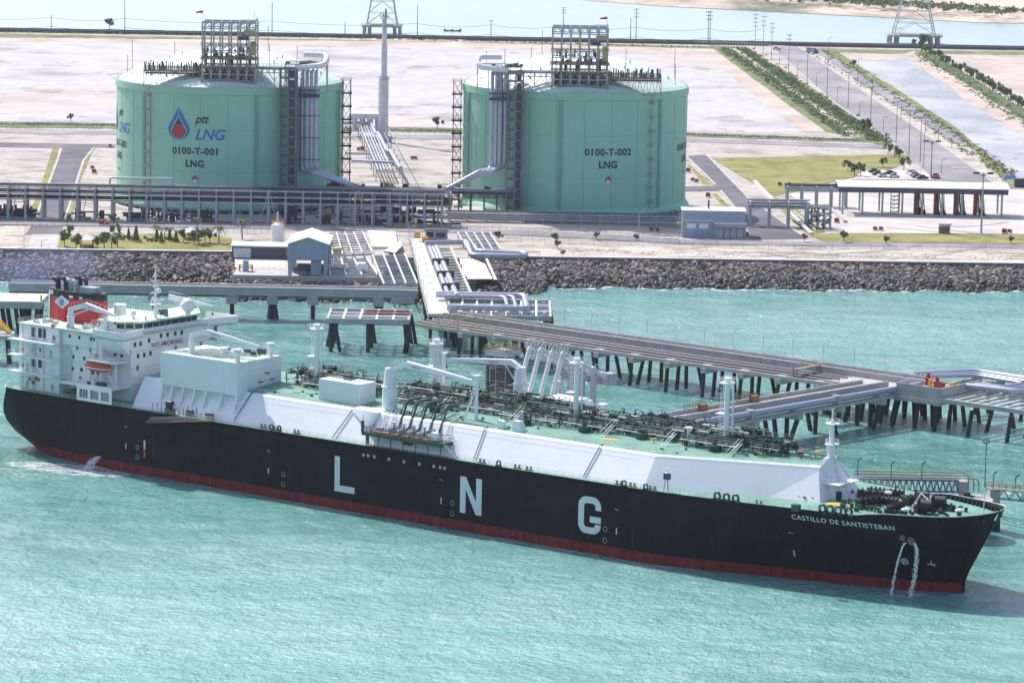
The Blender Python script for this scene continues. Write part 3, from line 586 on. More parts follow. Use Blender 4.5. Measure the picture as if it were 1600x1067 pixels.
    for k in range(n+1):
        z=3+(ht-2)*k/n; b.box(min(ex+mir*.6,ex+mir*5),ey-4,z-.12,max(ex+mir*.6,ex+mir*5),ey+2,z); b.rail([(ex+mir*5,ey-4,z),(ex+mir*.6,ey-4,z)],1.2,1.4,.12)
        if k<n: b.beam((ex+mir*1.2,ey-3.6,z),(ex+mir*4.4,ey-3.6,z+(ht-2)/n),.5,.2); b.beam((ex+mir*4.4,ey-4,z),(ex+mir*1.2,ey-4,z+(ht-2)/n),.16)
        b.build('side_stair','stair_tan',T)
    # lightning rods, roof rail
    for k,(a,r_) in enumerate(((-70,.93),(-32,.8),(-20,.55),(14,.75),(30,.8),(48,.85),(75,.9),(150,.6),(-100,.9),(110,.85))):
        p=P(a*(1 if mir>0 else -1),TR*r_,0); z=domez(TR*r_); rod('lightning_rod',T,(p.x,p.y,z),(p.x,p.y,z+(13 if k%3 else 9)),.11,'steel_dark')
    b=MB(); b.rail([P(k*7.5,TR-.3,ht) for k in range(48)],1.1,2.2,.1,2,True); b.build('rim_railing','steel_pale',T)
    b=MB(); 
    for k in range(18): a=rd.uniform(-80,80); r_=rd.uniform(.4,.9)*TR; p=P(a,r_,0); b.cyl((p.x,p.y,domez(r_)-.3),.3,rd.uniform(.8,1.8),8)
    b.build('roof_nozzle','steel',T)
    return T
T1=tank(358.2,326.8,'green storage tank numbered 001 with a blue and red drop logo','0100-T-001',(-43,18,78),-40,(-12.5,-71),1,True)
T2=tank(895,334.8,'green storage tank numbered 002, without a logo','0100-T-002',(-70,-8,47),40.5,(16.5,76),-1,False)
# ================================================================ THE SHIP (own axes: x forward from the stem, y to port, z up from the waterline)
def lerp_tab(t,x):
    if x<=t[0][0]: return t[0][1]
    for (a,p),(b,q) in zip(t,t[1:]):
        if x<=b: return p+(q-p)*(x-a)/(b-a)
    return t[-1][1]
WL=[(-286.5,12.5),(-282,15.8),(-275,18.4),(-267,20.6),(-260,21.9),(-250,22.7),(-240,22.9),(-75,22.9),(-71,22.7),(-55,19),(-40.4,14.4),(-25,10.6),(-13.8,7),(-6,3.9),(-2,1.7),(0,.5)]
DL=[(-286.5,20.8),(-280,21.9),(-264,22.7),(-250,22.9),(-75,22.9),(-64,22.6),(-46,20.8),(-38.6,19.4),(-31,18.2),(-25,17.2),(-17.6,15.3),(-10.6,13),(-7,11.4),(-4.3,9.6),(-2,7),(-.8,4.8),(-.2,2.2),(0,.35)]
XS=lambda z: 0. if z<3 else (z-3)*8.5/17.4          # rake of the stem
ZD=lambda x: 17.2+(x+287)*.0022 if x<-75 else lerp_tab([(-75,17.66),(-35,17.95),(-17.6,18.1),(-16.5,18.9),(-6,19.2),(2,19.6),(8.6,20.4)],x)
def HB(u,z,zt):
    t=max(0,min(1,z/zt)); f=t**1.25 if u>-150 else t**.75
    return lerp_tab(WL,u)*(1-f)+lerp_tab(DL,u)*f
AFT=[(-3,4),(0,2),(2.5,-1.2),(4.5,-3.6),(7,-5.2),(9.5,-5.4),(12,-4.4),(14.5,-2.9),(16.2,-1.8),(17.4,-1.3)]
def XU(u,z): return u+XS(z)*max(0,min(1,(u+46)/46))+(lerp_tab(AFT,z)*min(1,(-u-262)/24.) if u<-262 else 0)
def hullpt(u,z):  return V((XU(u,z),-HB(u,z,ZD(XU(u,17.5))),z))
def hully(x,z):                                       # half breadth at the true x
    u=x
    for _ in range(12): u-=XU(u,z)-x
    return HB(u,z,ZD(x))
US=[0,-.2,-.8,-2,-3.2,-4.3,-7,-10.6,-14,-17.6,-21,-23,-23.8,-24.6,-25.4,-28,-31,-35,-38.6,-42,-46,-50,-55,-60,-64,-71,-75,-95,-120,-150,-180,-210,-230,-240,-250,-260,-267,-275,-280,-282,-284.5,-286.5]
ship=thing('gas_carrier','black and white gas tanker moored at the jetty with LNG painted on its side','ship',(BOW.x,BOW.y,0),HD)
hb=MB(); secs=[]
for u in US:
    zt=ZD(XU(u,17.9)); s=[]
    zs=[-3,0,2.5,4.5,7,9.5,12,14.5,16.2,zt]
    for z in zs: p=hullpt(u,z); s.append(p)
    s=[V((p.x,-p.y,p.z)) for p in reversed(s)]+s
    secs.append(s)
hb.loft(secs,cap=False,closed=False); hb.face(tuple(range(len(hb.v)-20,len(hb.v))))
def hull_mat():
    m=bpy.data.materials.new('hull_paint'); m.use_nodes=True; t=m.node_tree; N=t.nodes; Lk=t.links; b=N['Principled BSDF']; b.inputs['Roughness'].default_value=.55; b.inputs['Specular IOR Level'].default_value=.1
    tc=N.new('ShaderNodeTexCoord'); sx=N.new('ShaderNodeSeparateXYZ'); Lk.new(tc.outputs['Object'],sx.inputs[0])
    mp=N.new('ShaderNodeMapping'); mp.inputs['Scale'].default_value=(.7,.7,.06); Lk.new(tc.outputs['Object'],mp.inputs[0])
    no=N.new('ShaderNodeTexNoise'); no.inputs['Scale'].default_value=1.2; no.inputs['Detail'].default_value=7; Lk.new(mp.outputs[0],no.inputs['Vector'])
    n2=N.new('ShaderNodeTexNoise'); n2.inputs['Scale'].default_value=.12; n2.inputs['Detail'].default_value=6; Lk.new(tc.outputs['Object'],n2.inputs['Vector'])
    def ramp(src,a,b_,ca,cb):
        r=N.new('ShaderNodeMapRange'); r.inputs[1].default_value=a; r.inputs[2].default_value=b_; Lk.new(src,r.inputs[0])
        x=N.new('ShaderNodeMix'); x.data_type='RGBA'; x.inputs[6].default_value=(*ca,1); x.inputs[7].default_value=(*cb,1); Lk.new(r.outputs[0],x.inputs[0]); return x.outputs[2]
    blk=ramp(n2.outputs['Fac'],.35,.7,(.0085,.009,.0145),(.014,.0145,.0215)); red=ramp(no.outputs['Fac'],.35,.68,(.25,.03,.036),(.12,.02,.027))
    gt=N.new('ShaderNodeMath'); gt.operation='GREATER_THAN'; gt.inputs[1].default_value=2.55; Lk.new(sx.outputs['Z'],gt.inputs[0])
    x=N.new('ShaderNodeMix'); x.data_type='RGBA'; Lk.new(gt.outputs[0],x.inputs[0]); Lk.new(red,x.inputs[6]); Lk.new(blk,x.inputs[7]); Lk.new(x.outputs[2],b.inputs['Base Color'])
    cx_=N.new('ShaderNodeCombineXYZ'); Lk.new(sx.outputs['X'],cx_.inputs[0]); Lk.new(sx.outputs['Z'],cx_.inputs[1])
    bk=N.new('ShaderNodeTexBrick'); bk.inputs['Scale'].default_value=.09; bk.inputs['Mortar Size'].default_value=.004; bk.inputs['Color1'].default_value=(.45,.45,.45,1); bk.inputs['Color2'].default_value=(.6,.6,.6,1); bk.inputs['Mortar'].default_value=(.1,.1,.1,1); Lk.new(cx_.outputs[0],bk.inputs['Vector'])
    mb=N.new('ShaderNodeMix'); mb.data_type='RGBA'; mb.blend_type='SOFT_LIGHT'; mb.inputs[0].default_value=.55; Lk.new(x.outputs[2],mb.inputs[6]); Lk.new(bk.outputs['Color'],mb.inputs[7])
    ru=ramp(no.outputs['Fac'],.6,.74,(0,0,0),(.5,.5,.5)); ru2=N.new('ShaderNodeMix'); ru2.data_type='RGBA'; ru2.inputs[7].default_value=(.055,.035,.028,1); Lk.new(ru,ru2.inputs[0]); Lk.new(mb.outputs[2],ru2.inputs[6]); Lk.new(ru2.outputs[2],b.inputs['Base Color'])
    bp=N.new('ShaderNodeBump'); bp.inputs['Distance'].default_value=.06; bp.inputs['Strength'].default_value=.5; Lk.new(n2.outputs['Fac'],bp.inputs['Height']); Lk.new(bp.outputs[0],b.inputs['Normal'])
    MT['hull_paint']=m
hull_mat()
hb.build('hull','hull_paint',ship,smooth=True)
# main deck, forecastle deck
d=MB(); zdk=lambda x: min(ZD(x),18.0)-.06
row=[]
for u in US:
    x=XU(u,17.9); y=max(.1,HB(u,zdk(x),ZD(x))-.12); row.append((x,y))
for (x0,y0),(x1,y1) in zip(row,row[1:]):
    d.poly([(x0,-y0,zdk(x0)),(x0,y0,zdk(x0)),(x1,y1,zdk(x1)),(x1,-y1,zdk(x1))])
d.build('main_deck','deck_green',ship)
for sgn in (-1,1):                                    # rounded gunwale / bulwark rail
    g=MB(); g.tube([V((XU(u,ZD(XU(u,17.9))),sgn*(HB(u,17.9,17.9)),ZD(XU(u,17.9))+.04)) for u in US if u>-25.4],.1,6); g.build('bulwark_rail','deck_pale',ship,smooth=True)
for u in [-.8,-2,-3.2]+[-4.3-k*1.15 for k in range(16)]:
    for sgn in (-1,1):
        x=XU(u,18.9); y=HB(u,18.9,ZD(x)); zt=ZD(x); bs=MB(); bs.poly([(x,sgn*(y-.08),zt),(x,sgn*(y-.08),17.95),(x-.1,sgn*max(.1,y-1.1),17.95)]); bs.build('bulwark_stay','dark_green',ship)
for sgn in (-1,1):
    rb=MB(); ps=[V((XU(u,17.9),sgn*(HB(u,17.5,17.6)-.25),ZD(XU(u,17.9)))) for u in [-26,-31,-38.6,-46,-55,-64,-75]+[-75-k*15 for k in range(1,11)]+[-240,-250,-260,-267,-275,-280,-286]]
    rb.rail(ps,1.1,2.4,.055,3); rb.build('deck_railing','steel_pale',ship)
# cargo trunk: long white casing with sloping sides and a green cambered top
TF=[(-241,20.6),(-75.5,20.6),(-36.8,9.2)]; TT=[(-241,15.6),(-75.5,15.6),(-36.8,4.2)]
camb=lambda y: 25.75-.053*abs(y)
tr=MB(); sec=[]
for x in (-241,-228,-200,-170,-140,-110,-90,-75.5,-66,-56,-46,-36.8):
    yf,yt=lerp_tab(TF,x),lerp_tab(TT,x); zt=camb(yt); zf=ZD(x)-.1
    xf=x+(3.2 if x>-37 else 0)
    h=[(xf,-yf,zf),(x,-yt-.75,zt-1.1),(x,-yt-.35,zt-.42),(x,-yt+.3,zt-.06),(x,-yt*.5,camb(yt*.5)),(x,0,25.75)]
    sec.append([V(p) for p in h]+[V((p[0],-p[1],p[2])) for p in reversed(h[:-1])])
tr.loft(sec,cap=False,closed=False)
for i in range(len(tr.f)): tr.mi[i]=1 if i%10 in (3,4,5,6) else 0
tr.m=0; n=len(tr.v); tr.face(tuple(range(n-11,n))); tr.face(tuple(range(10,-1,-1)))
tr.build('cargo_trunk',['white_trunk','deck_green'],ship)
for (xt,xb) in ((-126.7,-126.4),(-91.8,-93.2),(-168.7,-171.5),(-203,-205)):
    b=MB(); b.tube([(xb,-20.7,17.8),(xt,-15.95,24.9),(xt,-14.6,25.1)],.12,6); b.build('drain_pipe','steel_dark',ship)
b=MB()
for z_,off in ((23.5,0),):
    t=(z_-17.6)/(24.1-17.6)
    for xa in range(-235,-80,1): pass
    b.beam((-200,-20.6+4.25*t-.05,z_),(-80,-20.6+4.25*t-.02,z_),.03)
b.build('weld_seam','pale_blue',ship)
# letters on the side
def flat(x0,z0): return lambda x,y:(x0+x,-22.935,z0+y)
def letter(name,pl):
    m=MB(); m.poly([(x,-22.94,z) for x,z in pl]); return m.build(name,'pale_letter',ship)
mat('pale_letter',(.6,.65,.67),.5,var=.06,sc_=.6,streak=.35,grime=(.4,.42,.43))
letter('letter',[(-168.9,4.6),(-162.3,4.6),(-162.3,6.25),(-167.2,6.25),(-167.2,13.6),(-168.9,13.6)])
m=MB()
for q in ([(-128.7,4.6),(-126.95,4.6),(-126.95,13.7),(-128.7,13.7)],[(-123.75,4.6),(-122,4.6),(-122,13.7),(-123.75,13.7)]): m.poly([(x,-22.94,z) for x,z in q])
m.poly([(x,-22.944,z) for x,z in [(-128.6,13.7),(-126.9,13.7),(-122.1,4.6),(-123.8,4.6)]]); m.build('letter','pale_letter',ship)
def arc(cx,cz,rx,rz,a0,a1,n=8): return [(cx+rx*math.cos(math.radians(a0+(a1-a0)*k/n)),cz+rz*math.sin(math.radians(a0+(a1-a0)*k/n))) for k in range(n+1)]
go=arc(-88.5,11.4,2.4,2.4,0,90)+arc(-90.4,11.4,2.4,2.4,90,180)+arc(-90.4,7.2,2.4,2.4,180,270)+arc(-88.5,7.2,2.4,2.4,270,360)+[(-86.1,9.1)]
gi=[(-87.75,10.7)]+arc(-88.5,11.3,.75,.9,0,90,4)+arc(-90.3,11.3,.8,.9,90,180,4)+arc(-90.3,7.3,.8,.9,180,270,4)+arc(-88.5,7.3,.75,.9,270,360,4)+[(-87.75,7.6)]
m=MB(); go2=[(-86.1,10.7)]+go; m.v=[V((x,-22.94,z)) for x,z in go2]+[V((x,-22.94,z)) for x,z in gi]
no,ni=len(go2),len(gi)
for k in range(no-2):
    a=min(ni-2,round(k*(ni-2)/(no-3))); c=min(ni-2,round((k+1)*(ni-2)/(no-3)))
    m.face((k,k+1,no+c) if a==c else (k,k+1,no+c,no+a))
m.poly([(-86.1,-22.942,9.1),(-89.4,-22.942,9.1),(-89.4,-22.942,7.6),(-86.1,-22.942,7.6)])
m.build('letter','pale_letter',ship)
lettering('ship_name','CASTILLO DE SANTISTEBAN',1.62,lambda x,y:(lambda X,z:(X,-hully(X,z)-.05-(.22 if X>-18 else 0),z))(-35.6+x*1.09,15.2+y-.006*x),'pale_letter',ship,bold=.02,space=1.12)
# marks, rings and scuppers on the side plating
def mark(pl,m='pale_letter',name='hull_mark'):
    b=MB(); b.poly([(x,-hully(x,z)-.05,z) for x,z in pl]); return b.build(name,m,ship)
for k,x in enumerate((-241,-191,-134.6,-81.5,-36.5)):
    z0=6.2-.15*k; mark([(x-.16,z0),(x+.16,z0),(x+.16,z0+1.6),(x-.16,z0+1.6)])
    mark([(x-.6,z0+6.0),(x+.5,z0+5.7),(x+.5,z0+5.9),(x-.6,z0+6.2)],'steel')
mark([(-234.6,7),(-234,7),(-234,9.4),(-234.6,9.4)]); mark([(-234.6,4.8),(-234,4.8),(-234,7),(-234.6,7)],'orange')
for x,z in ((-236.8,7.2),(-186,6.6),(-186,4),(-131,6.6),(-131,3.9),(-84.8,6.6),(-84.8,3.8),(-236.8,4.6)):
    b=MB(); y=-hully(x,z)-.06; b.tube([(x+.55*math.cos(a*.5236),y,z+.6*math.sin(a*.5236)) for a in range(13)],.07,5); b.build('tug_ring','steel',ship)
for x in (-159.5,-158,-156,-151.3,-146.5,-141.6,-137,-135,-133.6):
    b=MB(); z=15; b.tube([(x+.3*math.cos(a*.785),-22.96,z+.33*math.sin(a*.785)) for a in range(9)],.11,5); b.build('scupper_ring','pale_letter',ship)
p=SY(1408,878,-6); X0=p.x
b=MB()
y=-hully(-10.8,7.2)-.06
b.tube([(-10.8+.75*math.cos(a*.5236),-hully(-10.8+.75*math.cos(a*.5236),7.2+.75*math.sin(a*.5236))-.06,7.2+.75*math.sin(a*.5236)) for a in range(13)],.1,5)
for a in (45,135): c_,s_=.75*math.cos(math.radians(a)),.75*math.sin(math.radians(a)); b.tube([(-10.8-c_,-hully(-10.8-c_,7.2-s_)-.06,7.2-s_),(-10.8+c_,-hully(-10.8+c_,7.2+s_)-.06,7.2+s_)],.1,5)
b.build('thruster_mark','pale_letter',ship)
b=MB(); b.tube([(xx,-hully(xx,zz)-.06,zz) for xx,zz in ((-4.9,8),(-5.3,6.9),(-4.4,6.6),(-4.3,7.1),(-5.3,7.0),(-6,7.0))],.09,5); b.build('bulb_mark','pale_letter',ship)
b=MB(); xx,zz=-8.2,12.6; b.lathe([(1.05,0),(.85,.25),(.5,.2),(.1,.05)],12,(0,0,0)); b.v=[V((xx+p.x,-hully(xx,zz+p.y)-p.z-.02,zz+p.y*1.1)) for p in b.v]; b.build('hawse_pipe','rust',ship)
xx=-10.2; zz=13.2; mark([(xx,zz+.9),(xx-.5,zz-.4),(xx+.6,zz-.9),(xx+.9,zz+.6)],'rust','rust_stain')
# ---------------------------------------------------------------- superstructure
W='white'
sup=MB()
sup.box(-284,-19.5,17.3,-269,19.5,35.1)                                   # after house
sup.box(-269,-15.5,17.3,-246.2,15.5,35)                                   # forward house
sup.box(-269,-18.4,26.6,-254,-15.5,35.3); sup.box(-269,15.5,26.6,-254,18.4,35.3)
sup.box(-254,-17.6,31.4,-246.2,-15.5,35); sup.box(-254,15.5,31.4,-246.2,17.6,35); sup.box(-265.4,-18.4,21.4,-254,-15.5,26.6); sup.box(-265.4,15.5,21.4,-254,18.4,26.6)
S=sup.build('superstructure',W,ship)
for z in (22.3,26.8,31.1):
    b=MB(); b.box(-285.8,-22.2,z-.35,-268.9,-19.5,z); b.build('gallery_deck',W,S)
    r=MB(); r.rail([(-285.7,-19.6,z),(-285.7,-22.1,z),(-269,-22.1,z)],1.1,2,.05,2); r.build('railing','white',S)
    b=MB(); b.ladder((-277.2,-20.6,z-4.3),(-281.5,-20.6,z),.8,.5,.09,(0,1,0)); b.build('stair',W,S)
b=MB(); b.box(-284.3,-19.9,35.1,-244,19.9,35.35); b.build('poop_roof','deck_pale',S)
r=MB(); r.rail([(-268.5,-19.8,35.35),(-284.2,-19.8,35.35),(-284.2,19.8,35.35),(-268,19.8,35.35)],1.1,2,.05); r.build('railing','white',S)
def window(x,y,z,w,h,side='s',name='window'):
    b=MB()
    if side=='s': b.box(x-w/2,y-.06,z-h/2,x+w/2,y+.05,z+h/2)
    else: b.box(x-.05,y-w/2,z-h/2,x+.06,y+w/2,z+h/2)
    return b.build(name,'glass',S)
for z in (33.2,25): 
    for x,w_ in ((-278.6,1.5),(-276.1,1.3),(-274.5,1.2)):
        if z==25 and x==-274.5: continue
        window(x,-19.5,z,w_,2.6,name='door_louvre')
window(-276,-19.5,28.6,.6,1); window(-276.6,-19.5,20.3,.6,.9)
for x,z in ((-266,33.3),(-262.4,33.3),(-258,33.4),(-263.2,30.4),(-258.4,30.4),(-264.6,27.8),(-260.6,27.8),(-257,33.4)): window(x,-18.4,z,.7,.95)
for x,z in ((-265,24.6),(-261.6,24.6),(-257.4,24.4),(-255.6,24.4)): window(x,-18.4,z,1.0,1.0)
for x,z in ((-251.5,33.1),(-249.2,33.1),(-252,29.6),(-249.6,29.4),(-250.4,30.6)): window(x,-15.5,z,.9,1.1)
for y,z in ((-14,32.6),(-11.8,32.6),(-8.5,33.1),(-12.8,29.4),(-10.4,29.4),(-8,29.6),(-13,26.2),(-3.8,33.9),(-1.2,33.9),(1.8,33.9),(4.4,33.9),(2,29.9),(8,29.9),(14.5,33.4),(12,29.9)): window(-246.15,y,z,.85,1.2,'f')
b=MB(); b.pts([]);
# niche with the arched opening
b=MB(); ap=arc(0,0,2.1,2.4,0,180,10)
pl=[(x-267.2,28.4+z) for x,z in ap]; out=[(-265.1,21.4)]+pl+[(-269.3,21.4)]
b.poly([(x,-18.55,z) for x,z in [(-265.2,21.5)]+[(x,z) for x,z in pl]+[(-269,21.5)]]); b.build('arched_niche','steel_pale',S)
# lifeboat deck with its gridded bulwark
b=MB(); b.box(-266,-22.6,21.1,-246.4,-15.5,21.45); b.build('boat_deck',W,S)
bd=MB(); bd.box(-259.2,-22.75,20.4,-246.6,-22.45,21.9); bd.box(-259.2,-22.75,17.3,-246.6,-22.45,18.1)
for x in (-259.2,-255.2,-251.3,-247.4): bd.box(x,-22.76,17.3,x+.9,-22.44,21.9)
bd.build('bulwark_frame',W,S)
gr=MB()
for i in range(3):
    x=-258.2+i*3.95
    for k in range(1,4): gr.beam((x,-22.6,18.1+k*.6),(x+2.9,-22.6,18.1+k*.6),.12)
    for k in range(1,3): gr.beam((x+k,-22.6,18),(x+k,-22.6,20.5),.1)
gr.build('grating',W,S)
r=MB(); r.rail([(-266,-22.5,21.45),(-259.5,-22.5,21.45)],1,1.5,.05); r.rail([(-246.6,-22.5,21.9),(-246.6,-16,21.9)],.8,1.5,.05); r.build('railing','white',S)
b=MB(); b.box(-263,-21.5,17.4,-259.6,-18.5,19.6); b.box(-258,-20.4,17.4,-256.6,-19,20); b.tube([(-266,-20.5,18.2),(-256,-20.5,18.2)],.5,8); b.build('mooring_winch','dark_metal',ship)
# small fittings on the house sides
rd=random.Random(31)
b=MB()
for k in range(9): x=rd.uniform(-283,-247); b.tube([(x,-19.62 if x<-269 else -18.5,17.5 if x<-269 else 21.5),(x,-19.62 if x<-269 else -18.5,34.8)],.09,5)
for z in (26.4,30.7,34.6): b.beam((-268.9,-18.45,z),(-254,-18.45,z),.12)
for z in (21.8,26.2,30.6): b.beam((-246.1,-15.4,z),(-246.1,15.4,z),.14)
b.build('wall_pipe','steel_pale',S)
for x,z in ((-281,18.6),(-271.5,18.6),(-281,23.4),(-272,27.8),(-271,32.2)): b=MB(); b.box(x-.45,-19.6,z-1.0,x+.45,-19.45,z+1.0); b.build('door','steel',S)
for k,(x,z) in enumerate(((-270.6,32.4),(-282.6,23.6),(-282.6,27.9),(-262,22.4),(-256,29))):
    b=MB(); y=-19.7 if x<-269 else -18.6; b.tube([(x+.4*math.cos(a*.785),y,z+.4*math.sin(a*.785)) for a in range(9)],.1,5); b.build('lifebuoy','orange',S)
b=MB()
for k in range(26): x=rd.uniform(-283,-258); y=rd.uniform(-18.5,-11.5); b.box(x,y,35.35,x+rd.uniform(.4,1.6),y+.6,35.35+rd.uniform(.3,1.1)) if k%3 else b.cyl((x,y,35.35),.28,1.2,8)
o=b.build('roof_fitting','steel_pale',S); o['kind']='stuff'
# bridge wings and wheelhouse
for s in (-1,1):
    wg=MB()
    pl=[(-246.6,s*10.7),(-244.2,s*13),(-242.2,s*22.9),(-246.6,s*22.9),(-253.5,s*22.3),(-253.5,s*10.7)]
    if s<0: pl=pl[::-1]
    wg.prism(pl,34.7,35.2)
    n=5; pa=[(-246.1,s*10.7),(-244.2,s*13),(-242.2,s*22.9),(-246.6,s*22.9),(-253.5,s*22.3)]
    for (x0,y0),(x1,y1) in zip(pa,pa[1:]):
        h=36.9; wg.poly([(x0,y0,34.7),(x1,y1,34.7),(x1,y1,h),(x0,y0,h)]); wg.poly([(x0-.15,y0-s*.12,34.7),(x1-.15,y1-s*.12,34.7),(x1-.15,y1-s*.12,h),(x0-.15,y0-s*.12,h)])
        wg.beam((x0,y0,h),(x1,y1,h),.3,.12)
    br=[]
    for k in range(9):                                                  # curved bracket under the wing
        a=k/8*math.pi/2; br.append((s*(17.4+5.4*math.sin(a)),34.7-4.4*(1-math.sin(a))))
    for xx in (-244.9,-252.8):
        wg.poly([(xx,y,z) for y,z in br]+[(xx,s*17.4,34.7)])
    for (y0,z0),(y1,z1) in zip(br,br[1:]): wg.poly([(-244.9,y0,z0),(-244.9,y1,z1),(-252.8,y1,z1),(-252.8,y0,z0)])
    wg.build('bridge_wing',W,S)
b=MB(); b.box(-256.5,-22,28.1,-246.4,-15.5,28.4); b.build('side_platform',W,S)
r=MB(); r.rail([(-256.4,-15.6,28.4),(-256.4,-21.9,28.4),(-246.5,-21.9,28.4),(-246.5,-15.6,28.4)],1.1,1.6,.06); r.build('railing','white',S)
wp=[(-246,-10.7),(-246,10.7),(-251.5,16.2),(-257,16.2),(-257,-16.2),(-251.5,-16.2)]
wh=MB(); wh.prism(wp,34.9,36.5); wh.prism([(x-.35*(1 if x>-252 else 0),y*.98) for x,y in wp],36.5,38.1)
WH=wh.build('wheelhouse',W,ship)
b=MB(); b.prism([(x+.5,y*1.04) if x>-252 else (x-.6,y*1.04) for x,y in wp],38.1,38.55); b.build('roof','deck_pale',WH)
def wpane(a,c,z0=36.6,z1=37.95,out=.12):
    a,c=V((*a,0)),V((*c,0)); n=V((c.y-a.y,a.x-c.x,0)).normalized()*out
    if n.x<0 and abs(n.x)>.2: n=-n
    b=MB(); b.poly([a+n+Z*z0,c+n+Z*z0,c+n*2.6+Z*z1,a+n*2.6+Z*z1]); b.build('window','glass',WH)
yy=[-10.5,-9.5,-7.0,-4.3,-2.2,.2,3.4,6.2,8.3,10.5]
for a,c in zip(yy,yy[1:]): wpane((-246.35,a+.16),(-246.35,c-.16))
for s in (-1,1):
    for k in range(3): f0,f1=(k+.08)/3,(k+.9)/3; q=lambda f:(-246.35-5.2*f,s*(10.6+5.1*f)); wpane(q(f0),q(f1)) if s>0 else wpane(q(f1),q(f0))
r=MB(); r.rail([(-246,-11,38.55),(-246,11,38.55),(-251.5,16.5,38.55),(-257,16.5,38.55),(-257,-16.5,38.55),(-251.5,-16.5,38.55),(-246,-11,38.55)],1,1.7,.05); r.build('railing','white',WH)
lettering('painted_warning','NO SMOKING',1.75,lambda x,y:(-246.1,-7.6+x,31.1+y),'red_paint',S,bold=.03,space=1.15)
# radar mast, domes
rm=MB(); mx,my=-248.5,-3.5
rm.tube([(mx,my,38.4),(mx,my,46),(mx,my,52.2)],.42,8,.16)
for z,w_ in ((42,2.2),(43.6,1.8),(45.3,2.4),(47,1.2),(48.6,1.4),(50.2,.9)): rm.beam((mx,my-w_,z),(mx,my+w_,z),.16); rm.beam((mx-w_*.6,my,z),(mx+w_*.6,my,z),.14)
rm.box(mx-.9,my-1.6,42.1,mx+.9,my+1.6,42.25); rm.rail([(mx-.9,my-1.6,42.2),(mx+.9,my-1.6,42.2),(mx+.9,my+1.6,42.2),(mx-.9,my+1.6,42.2)],1,.9,.06,2,True)
for s in (-1,1): rm.beam((mx,my+s*2,38.4),(mx,my,42),.15)
RM=rm.build('radar_mast',W,ship)
b=MB(); b.box(-.2,-2.2,0,.2,2.2,.3); b.v=[p+V((mx+.7,my+.6,43.0)) for p in b.v]; b.build('radar_scanner',W,RM)
b=MB(); b.ball((mx,my+1.3,45.9),.6); b.ball((mx+.3,my-1.4,44),.35); b.build('antenna_dome',W,RM,True)
b=MB(); b.cyl((-245,5.6,38.5),.7,1.6,12); b.ball((-245,5.6,41.3),1.95,nu=24,nv=16); b.build('satellite_dome','white_clean',ship,True)
b=MB(); b.cyl((-251,-9.5,38.5),.35,1.2,10); b.ball((-251,-9.5,40.1),.8); b.build('satellite_dome','white_clean',ship,True)
b=MB(); b.cyl((-253,-13,38.5),.12,2.6,8); b.ball((-253,-13,41.2),.35); b.cyl((-249,9,38.5),.1,2.4,8); b.cyl((-255,3,38.5),.1,5,6); b.cyl((-255,-6,38.5),.08,5,6); b.cyl((-247,-9,38.5),.3,1.2,8); b.build('antenna','steel_pale',ship)
b=MB(); b.box(-252,1,38.55,-250.5,3.6,39.9); b.box(-248.2,-.6,38.55,-247.5,.4,39.8); b.build('deck_locker','dark_green',ship)
# funnel
fp=[(-283.4,-8.4),(-279,-9.7),(-273,-10.2),(-267,-9.4),(-263.8,-7.4),(-264.6,-5),(-270,-3.2),(-284.4,-3.2),(-286.2,-5.6)]
fn=MB(); ring=lambda k,z:[V((-276+(x+276)*k,-7+(y+7)*k,z)) for x,y in fp]
fn.loft([ring(1,35.2),ring(.985,41.8)],cap=False); 
for i in range(len(fn.f)): fn.mi[i]=1 if i%9 in (8,) else 0
fn.m=2; fn.loft([ring(.987,41.8),ring(.975,43.7)])
FN=fn.build('funnel',['red','white','black'],ship)
b=MB(); b.poly([(-283.4,-8.5,35.3),(-286.3,-5.7,35.3),(-286.5,-5.6,41.5),(-283.3,-8.5,43.7)]); b.build('corner_fin','white_clean',FN)
b=MB(); b.box(-277.4,-10.2,35.2,-275.8,-9.8,38.2); b.build('door_recess','red',FN)
b=MB(); b.box(-282.6,-9.15,42.2,-281.4,-8.6,43.2); b.box(-274.2,-10.25,42.1,-272.8,-9.8,42.7); b.box(-270.6,-10.05,42.1,-269.6,-9.5,42.6); b.build('vent_panel','white_clean',FN)
for k,(x,y,r_,h) in enumerate(((-281.5,-7,.75,2.4),(-279.4,-5,.8,2.2),(-278,-7.6,.6,3),(-276.2,-7.4,.55,2.5),(-275,-5,.6,3.2),(-273.8,-7.6,.5,2.4),(-272.4,-5.4,.55,2.9))):
    b=MB(); b.pipe([(x,y,43.2),(x,y,43.7+h),(x-1.6,y,43.9+h)],r_,10,r_*2.2); b.build('exhaust_pipe','dark_metal' if k in (0,2,4,6) else 'steel',FN,True)
b=MB(); b.box(-280.6,-5.6,43.6,-278.9,-4,45.6); b.build('silencer_box','steel',FN); b=MB(); b.box(-272.2,-8.4,43.6,-267,-5.2,45.2); b.build('silencer_box','steel',FN)
b=MB(); b.cyl((-262,-3,35.3),1.7,5.5,16); b.build('storage_drum','pale_blue',ship,True)
